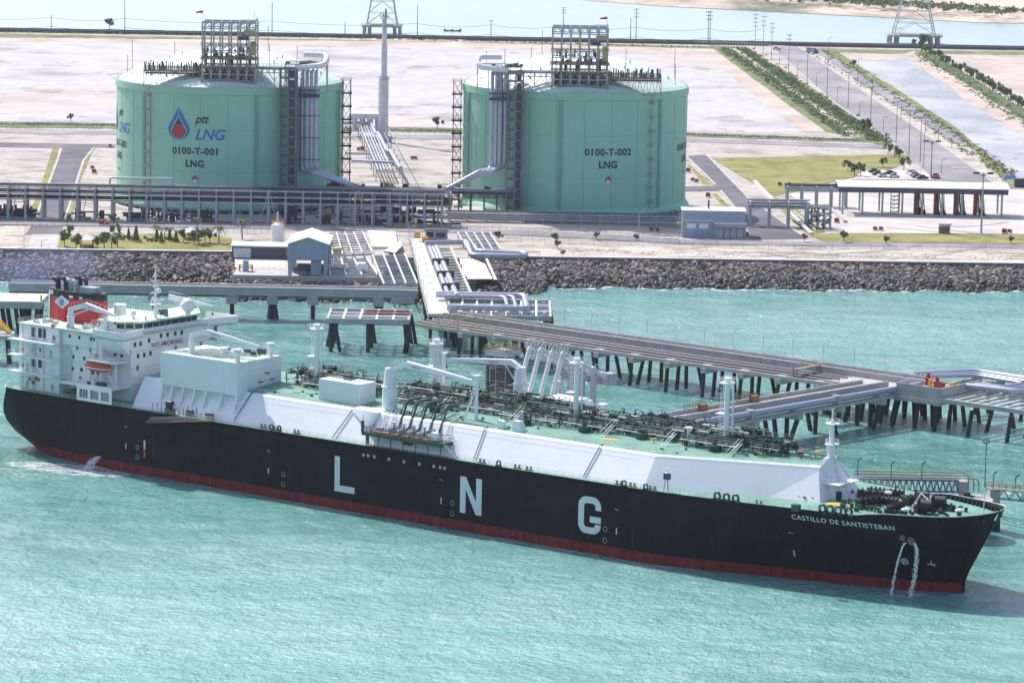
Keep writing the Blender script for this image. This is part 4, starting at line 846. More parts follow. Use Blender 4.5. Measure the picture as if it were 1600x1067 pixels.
# cranes of the ship
def ship_crane(base,ztop,r,tip,knee,logo=False,sub='white',txt=True,jibw=1.3):
    bx,by,bz=base; tip,knee=V(tip),V(knee)
    b=MB(); zm=bz+(ztop-bz)*.55
    b.cyl((bx,by,bz-.3),r*1.12,zm-bz+.3,14); b.cyl((bx,by,zm),r*1.25,.25,14); b.cyl((bx,by,zm+.25),r,ztop-zm,14,r*.72)
    P=b.build('deck_crane',sub,ship,True)
    hd=V((bx,by,ztop-.2)); d=(tip-knee); L=d.length; d.normalize(); side=d.cross(Z).normalized()
    j=MB(); up=side.cross(d).normalized()
    def sec(p,w_,h): return [p-side*w_/2-up*h/2,p+side*w_/2-up*h/2,p+side*w_/2+up*h/2,p-side*w_/2+up*h/2]
    j.loft([sec(hd,jibw*.9,1.2),sec(knee,jibw,1.5),sec(knee.lerp(tip,.45),jibw*.85,1.25),sec(tip,jibw*.5,.5)])
    J=j.build('jib',sub,P)
    q=MB(); q.tube([(bx,by,zm+1)+(d.x*r,d.y*r,0) if False else V((bx,by,zm+.6))+V((d.x,d.y,0))*r,knee.lerp(tip,.1)-up*.9],.22,8); q.build('luffing_ram','steel_pale',P)
    q=MB(); a=knee+up*.75; q.rail([a-side*jibw*.45,knee.lerp(tip,.9)+up*.35-side*jibw*.3],.9,1.8,.05,1); q.rail([hd+up*.7,a],.9,1.4,.05,1); q.build('railing',sub,P)
    q=MB(); q.tube([tip-Z*.3,tip-Z*1.9],.05,5); q.ball(tip-Z*2.1,.3,.3,.4,8,6); q.build('hook_block','dark_metal',P)
    if txt:
        f=-1 if side.y>0 else 1
        if d.x>0: lettering('painted_word','ORIENTAL',.62,lambda x,y:knee.lerp(tip,.1)+d*x+side*f*(jibw*.5+.03)+up*(y-.3),'navy',P)
        else: lettering('painted_word','ORIENTAL',.62,lambda x,y:knee.lerp(tip,.32)-d*x+side*f*(jibw*.5+.03)+up*(y-.3),'navy',P)
    return P
p=ship_crane((-267,-17,35.3),40.6,.85,(-250.6,-17,40.3),(-261.5,-17,42),jibw=1.1)
b=MB(); dm=[(-272.6,0),(-269.9,1.9),(-266.9,.3),(-269.6,-1.7)]
b.prism([(x,z) for x,z in dm],-.06,.06); b.v=[V((q.x,-17.6+q.z,42.0+q.y)) for q in b.v]; E=b.build('emblem_board','white_clean',p)
e=MB()
for k in range(5):
    zc=.8-.4*k; w_=math.sqrt(max(.05,1.1-zc*zc))
    for x0,x1 in ((-w_,-.18),(.18,w_)): e.box(x0,-.01,zc-.1,x1,.01,zc+.1)
e.box(-.09,-.01,-.9,.09,.01,.9); e.v=[V((-269.75+q.x*.9,-17.7+q.y,42.08+q.z*.95)) for q in e.v]; e.build('emblem_stripes','blue',p)
ship_crane((-258,17,35.3),40.4,.6,tuple(SY(332,479,17)),tuple(SY(264,464,17)),txt=False,jibw=.6)
# radar post by the boom
b=MB(); b.cyl((-254.3,-16.9,35.3),.5,4.2,10); b.box(-255,-17.6,39,-253.6,-16.2,39.3); b.build('boom_rest','white',ship,True)
r=MB(); r.rail([(-264,-12,35.4),(-255.4,-12,35.4)],2,1.2,.06,4); r.build('railing','white',ship)
# lifeboat in its davit: hangs from the ship, a thing of its own
def SL(name,label,cat,x,y,z): 
    w_=RT[ship.name]@V((x,y,z)); return thing(name,label,cat,w_,HD)
lb=SL('lifeboat','orange enclosed lifeboat hung in its davit at the tanker house','lifeboat',-253.3,-20.6,25.0)
b=MB(); secs=[]
for k in range(11):
    t=k/10*2-1; w_=1.55*math.sqrt(max(.01,1-abs(t)**2.6)); x=t*4.9
    secs.append([V((x,w_*math.cos(a)*(1 if math.sin(a)<0 else .93),1.5+(1.6 if math.sin(a)>0 else 1.25)*math.sqrt(max(.02,1-abs(t)**3))*math.sin(a))) for a in [2*math.pi*j/14 for j in range(14)]])
b.loft(secs); b.build('hull','orange',lb,True)
b=MB(); b.tube([V((t*4.9,-1.6*math.sqrt(max(.01,1-abs(t)**2.6)),1.3)) for t in [k/8*2-1 for k in range(9)]],.13,6); b.build('fender_strip','white_clean',lb)
b=MB(); b.box(-3.6,-.7,2.4,-2,.7,3.3); b.build('steering_canopy','orange',lb)
b=MB(); b.box(-3.55,-.75,2.7,-2.3,-.7,3.15); b.build('window','glass',lb)
dv=MB()
for x in (-256.6,-250.0): dv.pipe([(x,-17.2,21.4),(x,-17.4,28.6),(x,-20.6,29.3)],.25,6,1.0); dv.tube([(x,-20.5,29.2),(x,-20.5,27.6)],.06,5); dv.beam((x,-18,21.4),(x,-20.4,24.9),.3)
dv.build('boat_davit','white',ship)
b=MB(); b.ladder((-248.2,-22,21.5),(-246.2,-21,27.4),.9,.6,.09,(0,1,0)); b.ladder((-245.6,-22,21.5),(-246.4,-21,27.4),.9,.6,.09,(0,1,0)); b.build('access_ladder','white',ship)
b=MB(); b.box(-253.5,-21.6,21.4,-250.8,-20,22.5); b.cyl((-256,-21.5,21.4),.5,1,10); b.build('raft_canister','dark_green',ship)
for x,z in ((-280,20.2),(-277.5,20.6),(-278.6,19.4)):
    b=MB(); b.box(x-.4,-19.9,z-.5,x+.4,-19.45,z+.4); b.build('fire_hose_box','red_paint',ship)
b=MB(); b.box(-271.8,-19.7,34.9,-270.9,-19,36.1); b.build('lifebuoy_box','orange',ship)
# ---------------------------------------------------------------- on the trunk top
def box_part(name,x0,y0,z0,x1,y1,z1,m,parent=None,bev=None):
    b=MB(); b.box(x0,y0,z0,x1,y1,z1); return b.build(name,m,parent or ship)
mh=MB(); mh.box(-233,-18.2,24.0,-206,-.8,32.5); mh.box(-206.05,-18.2,24,-205.95,-.8,24.4)
MH=mh.build('machinery_house','pale_blue',ship)
b=MB(); b.box(-232.8,-18,32.5,-206.2,-1,32.56); b.build('roof','deck_pale',MH)
for x,z in ((-232.2,20.4),(-228.8,19.7),(-225,19.6),(-221,19.6),(-217,19.6),(-211.5,19.6),(-206.3,19.6)):
    b=MB(); b.loft([[V((x-.3,-18.15,24.2)),V((x+.3,-18.15,24.2)),V((x+.3,-17.4,24.2)),V((x-.3,-17.4,24.2))],[V((x-.2,-19.3,19.4)),V((x+.2,-19.3,19.4)),V((x+.2,-18.5,20)),V((x-.2,-18.5,20))]])
    b.build('support_strut','pale_blue',MH)
b=MB(); b.box(-206,-15.6,24.4,-205.2,-1,24.9); b.build('ledge','pale_blue',MH)
for y,z in ((-9,26.5),(-4.5,26.7),(-6.5,28.6)): box_part('vent_grille',-206,y-.9,z-.15,-205.85,y+.9,z+.15,'steel_dark',MH)
r=MB(); r.rail([(-232.8,-18,32.55),(-206.2,-18,32.55),(-206.2,-1,32.55),(-232.8,-1,32.55)],1.05,2,.05,2,True); r.build('railing','white',MH)
for x,y,h,r_ in ((-207.6,-16.4,3.4,.95),(-207.4,-3.6,3.6,.85)):
    b=MB(); b.cyl((x,y,32.5),r_*.75,h*.5,14); b.cyl((x,y,32.5+h*.5),r_*.75,h*.25,14,r_*1.25); b.cyl((x,y,32.5+h*.75),r_*1.25,h*.25,14); b.build('vent_cowl','white_clean',MH,True)
for x,y in ((-219,-9),(-213,-12)): b=MB(); b.cyl((x,y,32.5),.8,1.4,12); b.cyl((x,y,33.9),1.1,.35,12); b.build('mushroom_vent','white_clean',MH,True)
for x0,y0,w_,d_,h in ((-216,-4.5,1.6,1.2,1.1),(-211.5,-7,1.4,1,1.3),(-212.6,-3,2.6,.8,1.5),(-224,-4,2,1.4,.8),(-228.5,-14,1.8,1,.6)): box_part('roof_unit',x0,y0,32.5,x0+w_,y0+d_,32.5+h,'dark_green' if h>1 else 'steel',MH)
b=MB()
for k in range(9): b.pipe([(-231+k*.6,-16+k*1.2,32.9),(-214+k*.7,-15+k*1.3,32.9),(-214+k*.7,-8+k*.4,32.9)],.1,6)
b.build('roof_piping','steel',MH)
ship_crane((-225.2,-14.6,32.5),37.6,.75,(-206.5,-9,35.8),(-221.3,-13.4,38.6),jibw=1)
B2=MB(); B2.box(-183.3,-12.4,24.6,-169.6,-6,30.4); B2=B2.build('deckhouse','pale_blue',ship)
r=MB(); r.rail([(-183.2,-12.3,30.4),(-169.7,-12.3,30.4),(-169.7,-6.1,30.4)],1,1.6,.05); r.build('railing','white',B2)
b=MB(); b.pipe([(-182,-10,31),(-174,-10,31),(-174,-7,31)],.2,6); b.pipe([(-181,-8,31.2),(-171,-8,31.2)],.25,6); b.box(-178,-9,30.4,-176,-7.4,31.6); b.build('roof_piping','dark_green',B2)
# white raised fairing under the crane
b=MB(); b.loft([[V((-168.5,-16.6,24.2)),V((-168.5,-13,25.1)),V((-168.5,-13,25.2)),V((-168.5,-16.4,25.0))],[V((-162,-19.2,21.6)),V((-161,-13,25.1)),V((-161,-13,25.3)),V((-162,-17.2,25.0))],[V((-160.5,-18.6,21.6)),V((-160,-13,25.1)),V((-160,-13,25.2)),V((-160,-16.6,24.8))]]); b.build('crane_fairing','white',ship,True)
c1=ship_crane((-160.8,-11.2,25),35.3,1.75,tuple(SY(737,594.5,-11.2)),tuple(SY(636,569,-11.2)),jibw=1.5)
c2b=SZ(828,628,25); c2=ship_crane((c2b.x,17.5,25),SY(828,577,17.5).z,1.7,tuple(SY(698,561,17.5)),tuple(SY(800,566,17.5)),jibw=1.5)
def vent_mast(x,y,ztop,r_,plat=2.2,twin=False,zb=25,cone=True):
    b=MB(); b.cyl((x,y,zb-.3),r_*1.15,.8,14); b.cyl((x,y,zb+.5),r_,ztop-zb-2.4,14,r_*.92)
    if cone: b.cyl((x,y,ztop-2.2),plat*.75,.2,16,plat); b.cyl((x,y,ztop-2),plat,.25,16); b.cyl((x,y,ztop-1.75),plat*.45,1.1,12)
    else: b.box(x-plat*.6,y-plat*.6,ztop-1.6,x+plat*.6,y+plat*.6,ztop-1.45)
    P=b.build('vent_mast','white',ship,True)
    l=MB(); l.ladder((x-r_-.45,y-.5,zb),(x-r_-.45,y-.5,ztop-2),.6,.7,.07)
    for k in range(int((ztop-zb-3)/1.1)): z=zb+2+k*1.1; l.beam((x-r_-.9,y-.9,z),(x-r_-.9,y-.1,z),.06); l.beam((x-r_-.9,y-.9,z),(x-r_-.2,y-.9,z),.06)
    l.rail([(x-plat*.9,y-plat*.9,ztop-1.7),(x+plat*.9,y-plat*.9,ztop-1.7),(x+plat*.9,y+plat*.9,ztop-1.7),(x-plat*.9,y+plat*.9,ztop-1.7)],1.1,1.2,.06,2,True)
    l.build('ladder','white',P)
    if twin: q=MB(); q.cyl((x+1.7,y,zb),.24,ztop-zb-1.6,10); q.box(x-2.6,y-1.2,zb+(ztop-zb)*.45,x-.6,y+1.2,zb+(ztop-zb)*.45+.2); q.build('riser_pipe','white',P,True)
    return P
p=SZ(498,602,25.6); vent_mast(p.x,p.y*.3,SY(498,503,p.y*.3).z,.68,1.9,True,25.6)
p=SZ(681,612,25.1); vent_mast(p.x,p.y,SY(681,526,p.y).z,.95,1.9,True,25)
p=SZ(693,606,25); vent_mast(p.x,p.y,SY(693,542,p.y).z,.55,1.2,False,25,False)
p=SZ(744,655,25.3); P=vent_mast(p.x,p.y,SY(744,577,p.y).z,.5,1.4,False,25.2,False)
b=MB(); b.tube([(p.x-3,p.y-1,25.2),(p.x,p.y,33.5)],.16,6); b.ladder((p.x-2.2,p.y-2,25.2),(p.x-.3,p.y-.3,33.5),.6,.8,.08); b.build('brace',W,P)
p=SZ(901,663,25.6); vent_mast(p.x,p.y*.3,SY(901,555,p.y*.3).z,.7,1.9,True,25.6)
p=SZ(1137.5,697,25.6); vent_mast(p.x,p.y*.3,SY(1137.5,586,p.y*.3).z,.7,1.9,True,25.6)
p=SZ(1075.5,694,25.4); b=MB(); b.cyl((p.x,p.y,25.2),.7,.5,12); b.cyl((p.x,p.y,25.7),.4,3.6,12); b.cyl((p.x,p.y,29.3),1,.3,12); b.build('vent_post','white',ship,True)
p=SZ(875,622,25.2)
b=MB()
for s in (-1,1): b.beam((p.x+s*.9,p.y,25),(p.x+s*.3,p.y,29.6),.2)
for k in range(5): b.beam((p.x-.8+k*.1,p.y,26+k*.8),(p.x+.8-k*.1,p.y,26+k*.8),.12)
b.box(p.x-1,p.y-1,29.6,p.x+1,p.y+1,29.8); b.cyl((p.x,p.y,29.8),.3,1.2,8); b.build('light_stand','white',ship)
p=SZ(852,641,25.1); q=SZ(897,641,25.1); box_part('motor_room',p.x,p.y-1,24.8,p.x+9.2,p.y+6,28.6,'pale_blue')
p=SZ(779,667,25.2); b=MB(); b.box(p.x-.2,p.y-.3,24.9,p.x+1.6,p.y+1,26.9); b.build('deck_locker','white_clean',ship)
p=SZ(800,671,25.2); b=MB(); b.loft([[V((p.x,p.y,24.9)),V((p.x+3.2,p.y,24.9)),V((p.x+3.2,p.y+2,24.9)),V((p.x,p.y+2,24.9))],[V((p.x+.1,p.y+.1,27.4)),V((p.x+2,p.y+.1,27.4)),V((p.x+2,p.y+1.9,27.4)),V((p.x+.1,p.y+1.9,27.4))]]); b.build('deck_locker','white_clean',ship)
for px,py in ((912,640),(936,646)):
    p=SZ(px,py,25.3); b=MB(); b.loft([[V((p.x-1.2,p.y,25)),V((p.x+1.8,p.y,25)),V((p.x+1.8,p.y+2.5,25)),V((p.x-1.2,p.y+2.5,25))],[V((p.x-.9,p.y,27.6)),V((p.x+1,p.y,27.6)),V((p.x+1,p.y+2.5,27.6)),V((p.x-.9,p.y+2.5,27.6))]]); b.build('tank_dome_cover','white_clean',ship)
for k,(px,py) in enumerate(((461.5,602),(853,661),(917,668),(1116,694),(1150,704),(700,640))):
    p=SZ(px,py,25.3); b=MB(); b.cyl((p.x,p.y,25),.62,1.3,12,.28); b.cyl((p.x,p.y,26.3),.22,.9,10); b.build('vent_cone','white_clean',ship,True)
# fire hose boxes and monitors
for px,py in ((497,603),(760,641.5),(901,662),(1042.6,679),(1164.5,699),(1252,713)):
    p=SZ(px,py,25.4); b=MB(); b.cyl((p.x,p.y-.4,25.2),.75,1.5,12); b.box(p.x-.9,p.y-.5,25.1,p.x+.9,p.y+.4,25.5); b.build('hose_reel','red_paint',ship,True)
for px,py in ((475,608),(1021,693),(924,655),(1155,695),(1278,712)):
    p=SZ(px,py,25.2); b=MB(); b.cyl((p.x,p.y,25),.16,1.3,8); b.tube([(p.x-.7,p.y,26.1),(p.x+.9,p.y,26.7)],.2,8); b.build('fire_monitor','yellow',ship)
b=MB(); pc=SZ(953.5,686,25.3); b.cyl((pc.x,pc.y+1.2,25.0),2.5,.32,28); b.build('drop_zone_circle','yellow',ship)
# piping on the trunk: racks of green cargo lines with valves, legs and walkways
VN=[0]
def pipe_rack(x0,x1,y0,y1,n,zb=25.3,seed=1,top=True):
    rd=random.Random(seed); g=MB(); s=MB(); vv=MB(); gp_=MB()
    for x in [x0+k*(x1-x0)/max(1,round((x1-x0)/3.6)) for k in range(round((x1-x0)/3.6)+1)]:
        for y in (y0,(y0+y1)/2,y1): s.beam((x,y,zb-.3),(x,y,zb+2.9),.22)
        s.beam((x,y0,zb+1),(x,y1,zb+1),.22); s.beam((x,y0,zb+2.6),(x,y1,zb+2.6),.22)
    for k in range(n):
        y=y0+(k+.5)/n*(y1-y0); r_=rd.choice((.12,.16,.2,.3,.42)); z=zb+rd.choice((1.2,1.2,2.8))+r_
        a,b_=x0+rd.uniform(-2,2),x1+rd.uniform(-2,2); ps=[(a,y,z)]
        if rd.random()<.5: xm=rd.uniform(a+2,b_-2); o=rd.uniform(.6,1.6)*rd.choice((1,1,-.4)); ps+=[(xm,y,z),(xm,y,z+o),(xm+rd.uniform(1,3),y,z+o),(b_,y,z+o)]
        else: ps+=[(b_,y,z)]
        (gp_ if k%5==2 else g).pipe(ps,r_*.8,7)
        for j in range(rd.randint(2,4)):
            xx=rd.uniform(a,b_); v=MB(); v.cyl((xx,y,z-r_-.1),r_*1.5+.1,r_*2+.3,8); v.cyl((xx,y,z),.08,r_+rd.uniform(.6,1.3),6); v.cyl((xx,y,z+r_+rd.uniform(.5,1.1)),.35,.1,8)
            VN[0]+=1; (v.build('valve','dark_metal',ship) if VN[0]<=95 else vv.add(v,M.Identity(4)))
            if rd.random()<.6: g.pipe([(xx,y,z),(xx,y,z+rd.uniform(.5,1.4)),(xx+.1,y+rd.choice((-1,1))*rd.uniform(1,3.5),z+.9)],.12,6)
        if rd.random()<.7: xx=rd.uniform(a,b_); g.pipe([(xx,y,z),(xx,y-1,z),(xx,y-1,zb-.3)],max(.12,r_*.7),6)
    for j in range(int((x1-x0)*.7)):
        xx,yy=rd.uniform(x0,x1),rd.uniform(y0-1.4,y1); h=rd.uniform(.6,1.8); vv.box(xx-.3,yy-.3,zb-.3,xx+rd.uniform(.2,.9),yy+.3,zb+h)
    P=g.build('cargo_piping','pipe_green',ship,True); gp_.build('pale_piping','steel_pale',P,True); s.build('pipe_support','dark_green',P); o=vv.build('rack_fitting','dark_metal',P); o['kind']='stuff'
    r=MB(); r.rail([(x0,y0-.6,zb+1.6),(x1,y0-.6,zb+1.6)],1.1,1.8,.06); r.rail([(x0,y1+.2,zb+3),(x1,y1+.2,zb+3)],1,2,.06); r.box(x0,y0-1.3,zb+1.5,x1,y0-.5,zb+1.6); r.build('walkway',"steel_pale",P)
    return P
pipe_rack(-204,-196,-1,11,14,25.4,3)
pipe_rack(-196,-172,-3,10,22,25.3,4)
pipe_rack(-168,-147,-4,12,26,25.2,5)
pipe_rack(-146,-131,-2,13,24,25.3,6)
pipe_rack(-130,-112,-5,11,22,25.3,7)
pipe_rack(-111,-98,-4,10,17,25.4,8)
pipe_rack(-96,-79,-2.5,11,22,25.3,9)
pipe_rack(-76,-60,-4,9,26,25.5,10)
pipe_rack(-58,-50,-1,6,12,25.6,11)
b=MB()
rd=random.Random(3)
for k in range(16):
    x=rd.uniform(-52,-40); y=rd.uniform(-1.5,4.5); b.pipe([(x,y,25.6),(x,y,26.2),(x+rd.uniform(2,5),y+rd.uniform(-1,1),26.2)],.11,6)
b.build('small_piping','pipe_green',ship)
for x,y in ((-186,-4.5),(-149,-7.5),(-121,-7),(-104,-5.6),(-88,-4),(-66,-5.2)):       # gas domes
    b=MB(); b.cyl((x,y,25),1.5,1.6,16); b.cyl((x,y,26.6),1.7,.3,16); b.cyl((x,y,26.9),.5,.9,10); b.build('gas_dome','dark_green',ship,True)
for x in (-176,-147.5,-124.8,-97,-79,-60):                                              # white stairs up to the pipe walkways
    b=MB(); b.ladder((x,-8,25.3),(x+1.4,-5,28.2),1,.45,.1,(1,0,0)); b.ladder((x,-8,26.4),(x+1.4,-5,29.2),1.1,3,.07,(1,0,0)); b.build('white_stair','white_clean',ship)
r=MB()
r.rail([(x,-lerp_tab(TT,x)+.5,camb(lerp_tab(TT,x))) for x in (-205,-184,-168)],1.05,2.2,.05); r.rail([(x,-lerp_tab(TT,x)+.5,camb(lerp_tab(TT,x))) for x in (-133,-100,-76,-64,-51,-40)],1.05,2.2,.05); r.rail([(x,lerp_tab(TT,x)-.5,camb(lerp_tab(TT,x))) for x in (-205,-150,-100,-76,-64,-51,-40)],1.05,2.2,.05)
r.build('trunk_railing','deck_pale',ship)
rd=random.Random(9)
for k in range(40):
    x=rd.uniform(-200,-55); y=rd.uniform(-lerp_tab(TT,x)+2,-4)
    if -96.5<x<-89 or -184<x<-168: continue
    c=rd.random(); b=MB()
    if c<.4: b.box(x,y,25,x+rd.uniform(.4,1),y+.5,camb(y)+rd.uniform(.2,.7))
    elif c<.7: b.cyl((x,y,25),.3,camb(y)-25+.4,8)
    else: b.tube([(x,y,camb(y)+.15),(x+rd.uniform(1,4),y,camb(y)+.15)],.08,5)
    b.build('deck_fitting','pipe_green',ship)
# manifold platform, its pipes and ladders
mf=MB(); mf.box(-160.3,-22.9,20.0,-134.6,-17.2,20.9); MFP=mf.build('manifold_platform','dark_green',ship)
b=MB(); b.box(-158,-22.4,20.9,-137,-21,21.25); b.build('drip_tray','rust',MFP)
b=MB()
for k in range(8): x=-159.2+k*3.95; b=MB(); x=-159.6 if k==7 else x; b.beam((x,-22.3 if k<7 else -21.2,17.5),(x,-22.3 if k<7 else -21.2,20),.24 if k<7 else .5); b.build('platform_post','dark_green',MFP)
r=MB(); r.rail([(-160.2,-17.6,20.9),(-160.2,-22.8,20.9),(-134.7,-22.8,20.9),(-134.7,-18,20.9)],1.1,1.5,.07); r.build('railing','steel_dark',MFP)
for k,x in enumerate((-152.6,-149.4,-146.2,-142.9,-139.8)):
    g=MB(); g.pipe([(x-2.2,-6,28),(x-1.2,-12.6,28.2),(x,-17.4,22.6),(x,-18.6,22.0),(x,-20.6,22.0)],.34,10,1.1); g.pipe([(x-3.4,-6,27),(x-2.2,-12.8,27.2),(x-1,-17.5,22),(x-1,-20,21.6)],.14,6)
    g.build('manifold_pipe','pipe_green',MFP,True)
    v=MB(); v.tube([(x,-20.4,22),(x,-21.3,22)],.62,12); v.tube([(x,-21.3,22),(x,-22.2,22)],.4,12,.4); v.cyl((x,-19.4,22),.3,1.5,8); v.cyl((x,-19.4,23.5),.5,.15,10); v.box(x-.9,-18.8,21,x-.3,-18,22.3); v.cyl((x+.9,-20,20.9),.2,1.6,8); v.build('flange','steel',MFP,True)
b=MB(); b.box(-138.6,-22.2,20.9,-137,-21,23.2); b.build('control_cabinet','white_clean',MFP)
b=MB(); rd=random.Random(2)
for k in range(30): x=rd.uniform(-158,-137); y=rd.uniform(-20.8,-17.5); b.beam((x,y,20.9),(x,y,20.9+rd.uniform(1,2.6)),.12); b.beam((x,y,21+rd.uniform(.6,2)),(x+rd.uniform(-1.5,1.5),y+rd.uniform(-.6,.6),21+rd.uniform(.6,2)),.1)
b.box(-157.5,-20.4,20.9,-155.9,-19.2,22); b.build('small_fitting','steel',MFP)
for x,x2,nm in ((-158.2,-157.4,1),(-154.6,-155.6,1),(-136.8,-137.6,1)):
    b=MB(); b.ladder((x,-19.2,21.2),(x2,-13.6,26.8),1.1,.55,.1,(1,0,0)); b.build('slope_ladder','steel_pale',MFP)
b=MB(); b.ladder((-134.9,-22,20.9),(-130.6,-22,17.7),.9,.5,.1,(0,1,0)); b.build('slope_ladder','steel_pale',MFP)
b=MB(); b.box(-160.4,-23,20.9,-159.8,-22.4,23.6); b.beam((-160,-22.7,23.6),(-160,-22.7,25),.1); b.build('light_post','steel_dark',MFP)
box_part('rope_opening',-149.2,-20.2,18.6,-146.4,-20.05,19.6,'dark_metal'); 
# ---------------------------------------------------------------- fittings along the deck edge
def bollard(x,s=1,y=None):
    y=y if y is not None else -hully(x,17.5)+1.2; b=MB()
    for dx in (-.75,.75): b.cyl((x+dx*s,y,17.5),.33*s,1.1*s,10); b.cyl((x+dx*s,y,17.5+1.1*s),.42*s,.18*s,10)
    b.box(x-1.3*s,y-.45*s,17.45,x+1.3*s,y+.45*s,17.75); return b.build('bollard','dark_green',ship,True)
def fairlead(x,s=1,z=17.6,y=None):
    y=y if y is not None else -hully(x,17.5)+.35; b=MB(); n=14
    b.tube([(x+.62*s*math.cos(a*2*math.pi/n),y,z+.72*s+.66*s*math.sin(a*2*math.pi/n)) for a in range(n+1)],.24*s,7); b.box(x-.85*s,y-.3*s,z-.1,x+.85*s,y+.3*s,z+.25*s)
    return b.build('fairlead','dark_green',ship,True)
for px,py in ((425,671),(437,672),(780,727),(976,756),(1010,758)): fairlead(SY(px,py,-22.3).x,.95)
for px,py in ((411,668),(431,671),(463,674),(753,721),(808,730),(826,733),(967,754),(988,756),(1019,760),(1176,787)): bollard(SY(px,py,-21.8).x,.8)
for px,py in ((1116,779),(1130,781),(1144,783)): fairlead(SZ(px,py,18).x,1.25)
for px,py in ((1284,797),(1297,798),(1310,799.5),(1328,801)): fairlead(SZ(px,py,18.2).x,1.35)
for px,py in ((1250,781),(1263,782)): p=SZ(px,py,18); bollard(p.x,1,p.y+.8)
p=SZ(1241,797,18.1); box_part('deck_locker',p.x-.9,p.y,17.9,p.x+.9,p.y+1.4,19.4,'pipe_green')
p=SY(1041,768,-21.6); b=MB()
for dx,dy in ((-.6,-.4),(.6,-.4),(0,.6)): b.beam((p.x+dx,-21.4+dy,17.5),(p.x+dx*.5,-21.4+dy*.5,20.6),.12)
b.box(p.x-.75,-21.9,20.6,p.x+.75,-20.9,22); b.build('light_tower','steel_dark',ship)
b=MB(); b.cyl((p.x,-21.4,22),.5,.25,10); b.cyl((p.x,-21.4,22.2),.14,.9,8); b.box(p.x-.6,-21.6,22.9,p.x+.6,-21.2,23.2); b.build('lamp','white_clean',ship)
rd=random.Random(5)
gm=MB()
for k in range(14): x=-232+k*1.55; rod('rail_post',ship,(x,-22.2,17.4),(x,-22.2,17.4+rd.uniform(1.2,3)),.09,'dark_metal')
gm.cyl((-226.6,-21.6,17.4),.9,2.6,10); gm.box(-228,-22,17.4,-225,-21,18.6); gm.tube([(-227.6,-21.6,20.1),(-225.6,-21.6,20.1)],.7,10); gm.build('gangway_winch','dark_metal',ship)
for x in (-220.5,-213.5): box_part('gangway_winch',x,-22,17.4,x+2,-21,18.9,'dark_metal')
gw=thing('gangway_ladder','long brown boarding ladder slung against the black tanker side','gangway',RT[ship.name]@V((-220,-23.6,15)),HD)
gb=MB(); a,b_=V((-11.6,0,-.3)),V((10.6,0,2.7)); gb.beam(a,b_,1.0,.35); gb.build('ladder_flight','wood_brown',gw)
gb=MB(); gb.rail([a+V((0,-.45,.2)),b_+V((0,-.45,.2))],1,1.6,.06); gb.rail([a+V((0,.45,.2)),b_+V((0,.45,.2))],1,1.6,.06); gb.build('railing','steel_pale',gw)
gb=MB(); gb.box(-13,-.6,-.5,-11.4,.6,-.2); gb.build('landing','rust',gw)
# ---------------------------------------------------------------- forecastle
fo=MB(); fo.loft([[V((-37.5,-4.6,17.9)),V((-31.8,-4.2,17.9)),V((-30,-2.6,17.9)),V((-29.6,0,17.9)),V((-30,2.6,17.9)),V((-31.8,4.2,17.9)),V((-37.5,4.6,17.9))],[V((-37.5,-3.9,24.2)),V((-35.9,-2.6,24.2)),V((-35.2,-1.4,24.2)),V((-34.9,0,24.2)),V((-35.2,1.4,24.2)),V((-35.9,2.6,24.2)),V((-37.5,3.9,24.2))],[V((-37.5,-1.8,27)),V((-36.4,-1.5,27)),V((-35.6,-1,27)),V((-35.3,0,27)),V((-35.6,1,27)),V((-36.4,1.5,27)),V((-37.5,1.8,27))]])
fm=fo.build('foremast_house','white',ship)
b=MB(); b.cyl((-36.6,0,26.4),1.0,3.2,14,.8); b.cyl((-36.6,0,29.6),.7,6.2,14,.5); b.box(-37.5,-1.0,28.2,-36.2,.8,30.2); b.build('foremast','white',fm,True)
for z in (30,34.9): b=MB(); b.cyl((-36.5,0,z),1.7,.15,14); b.rail([(-36.5+1.6*math.cos(k*.785),1.6*math.sin(k*.785),z+.15) for k in range(8)],1,.9,.06,2,True); b.build('lookout_platform','white',fm)
b=MB(); b.cyl((-36.6,0,35.6),.2,2.6,8); b.beam((-36.6,-1,38.4),(-36.6,1,38.4),.1); b.build('mast_light','white',fm)
b=MB(); b.box(-35.9,-5.4,21.5,-31,4,21.7); b.rail([(-35.9,-5.3,21.7),(-31,-5.3,21.7),(-31,3.9,21.7)],1.05,1.2,.06); b.build('front_platform','white',fm)
b=MB(); b.ladder((-29.2,-2.4,18),(-31.2,-3.6,21.7),.9,.45,.09,(-.4,.8,0)); b.ladder((-33.2,-2,21.7),(-35.2,-.6,27),.8,.5,.08,(.3,.9,0)); b.build('ladder','steel_pale',fm)
b=MB(); b.box(-32.2,-4.55,18,-31.2,-3.6,20); b.build('door','black',fm)
b=MB(); b.box(-29.9,-1.8,19.4,-29.6,-.9,20.2); b.build('hose_box','red_paint',fm)
def winch(x,y,rz,s=1,L=5):
    b=MB(); 
    for k in range(3): b.tube([(-L/2+k*L/3,0,1.3),(-L/2+k*L/3+L/3-.5,0,1.3)],.75,12)
    for k in range(4): b.tube([(-L/2+k*L/3-.35,0,1.3),(-L/2+k*L/3-.2,0,1.3)],1.25,14)
    b.box(-L/2-1.4,-.7,0,-L/2-.4,.7,2); b.box(-L/2-.3,-1,0,L/2,-.7,.6); b.box(-L/2-.3,.7,0,L/2,1,.6)
    mx=M.Translation((x,y,17.92))@M.Rotation(rz,4,'Z')@M.Scale(s,4); q=MB().add(b,mx); return q.build('mooring_winch','dark_metal',ship,True)
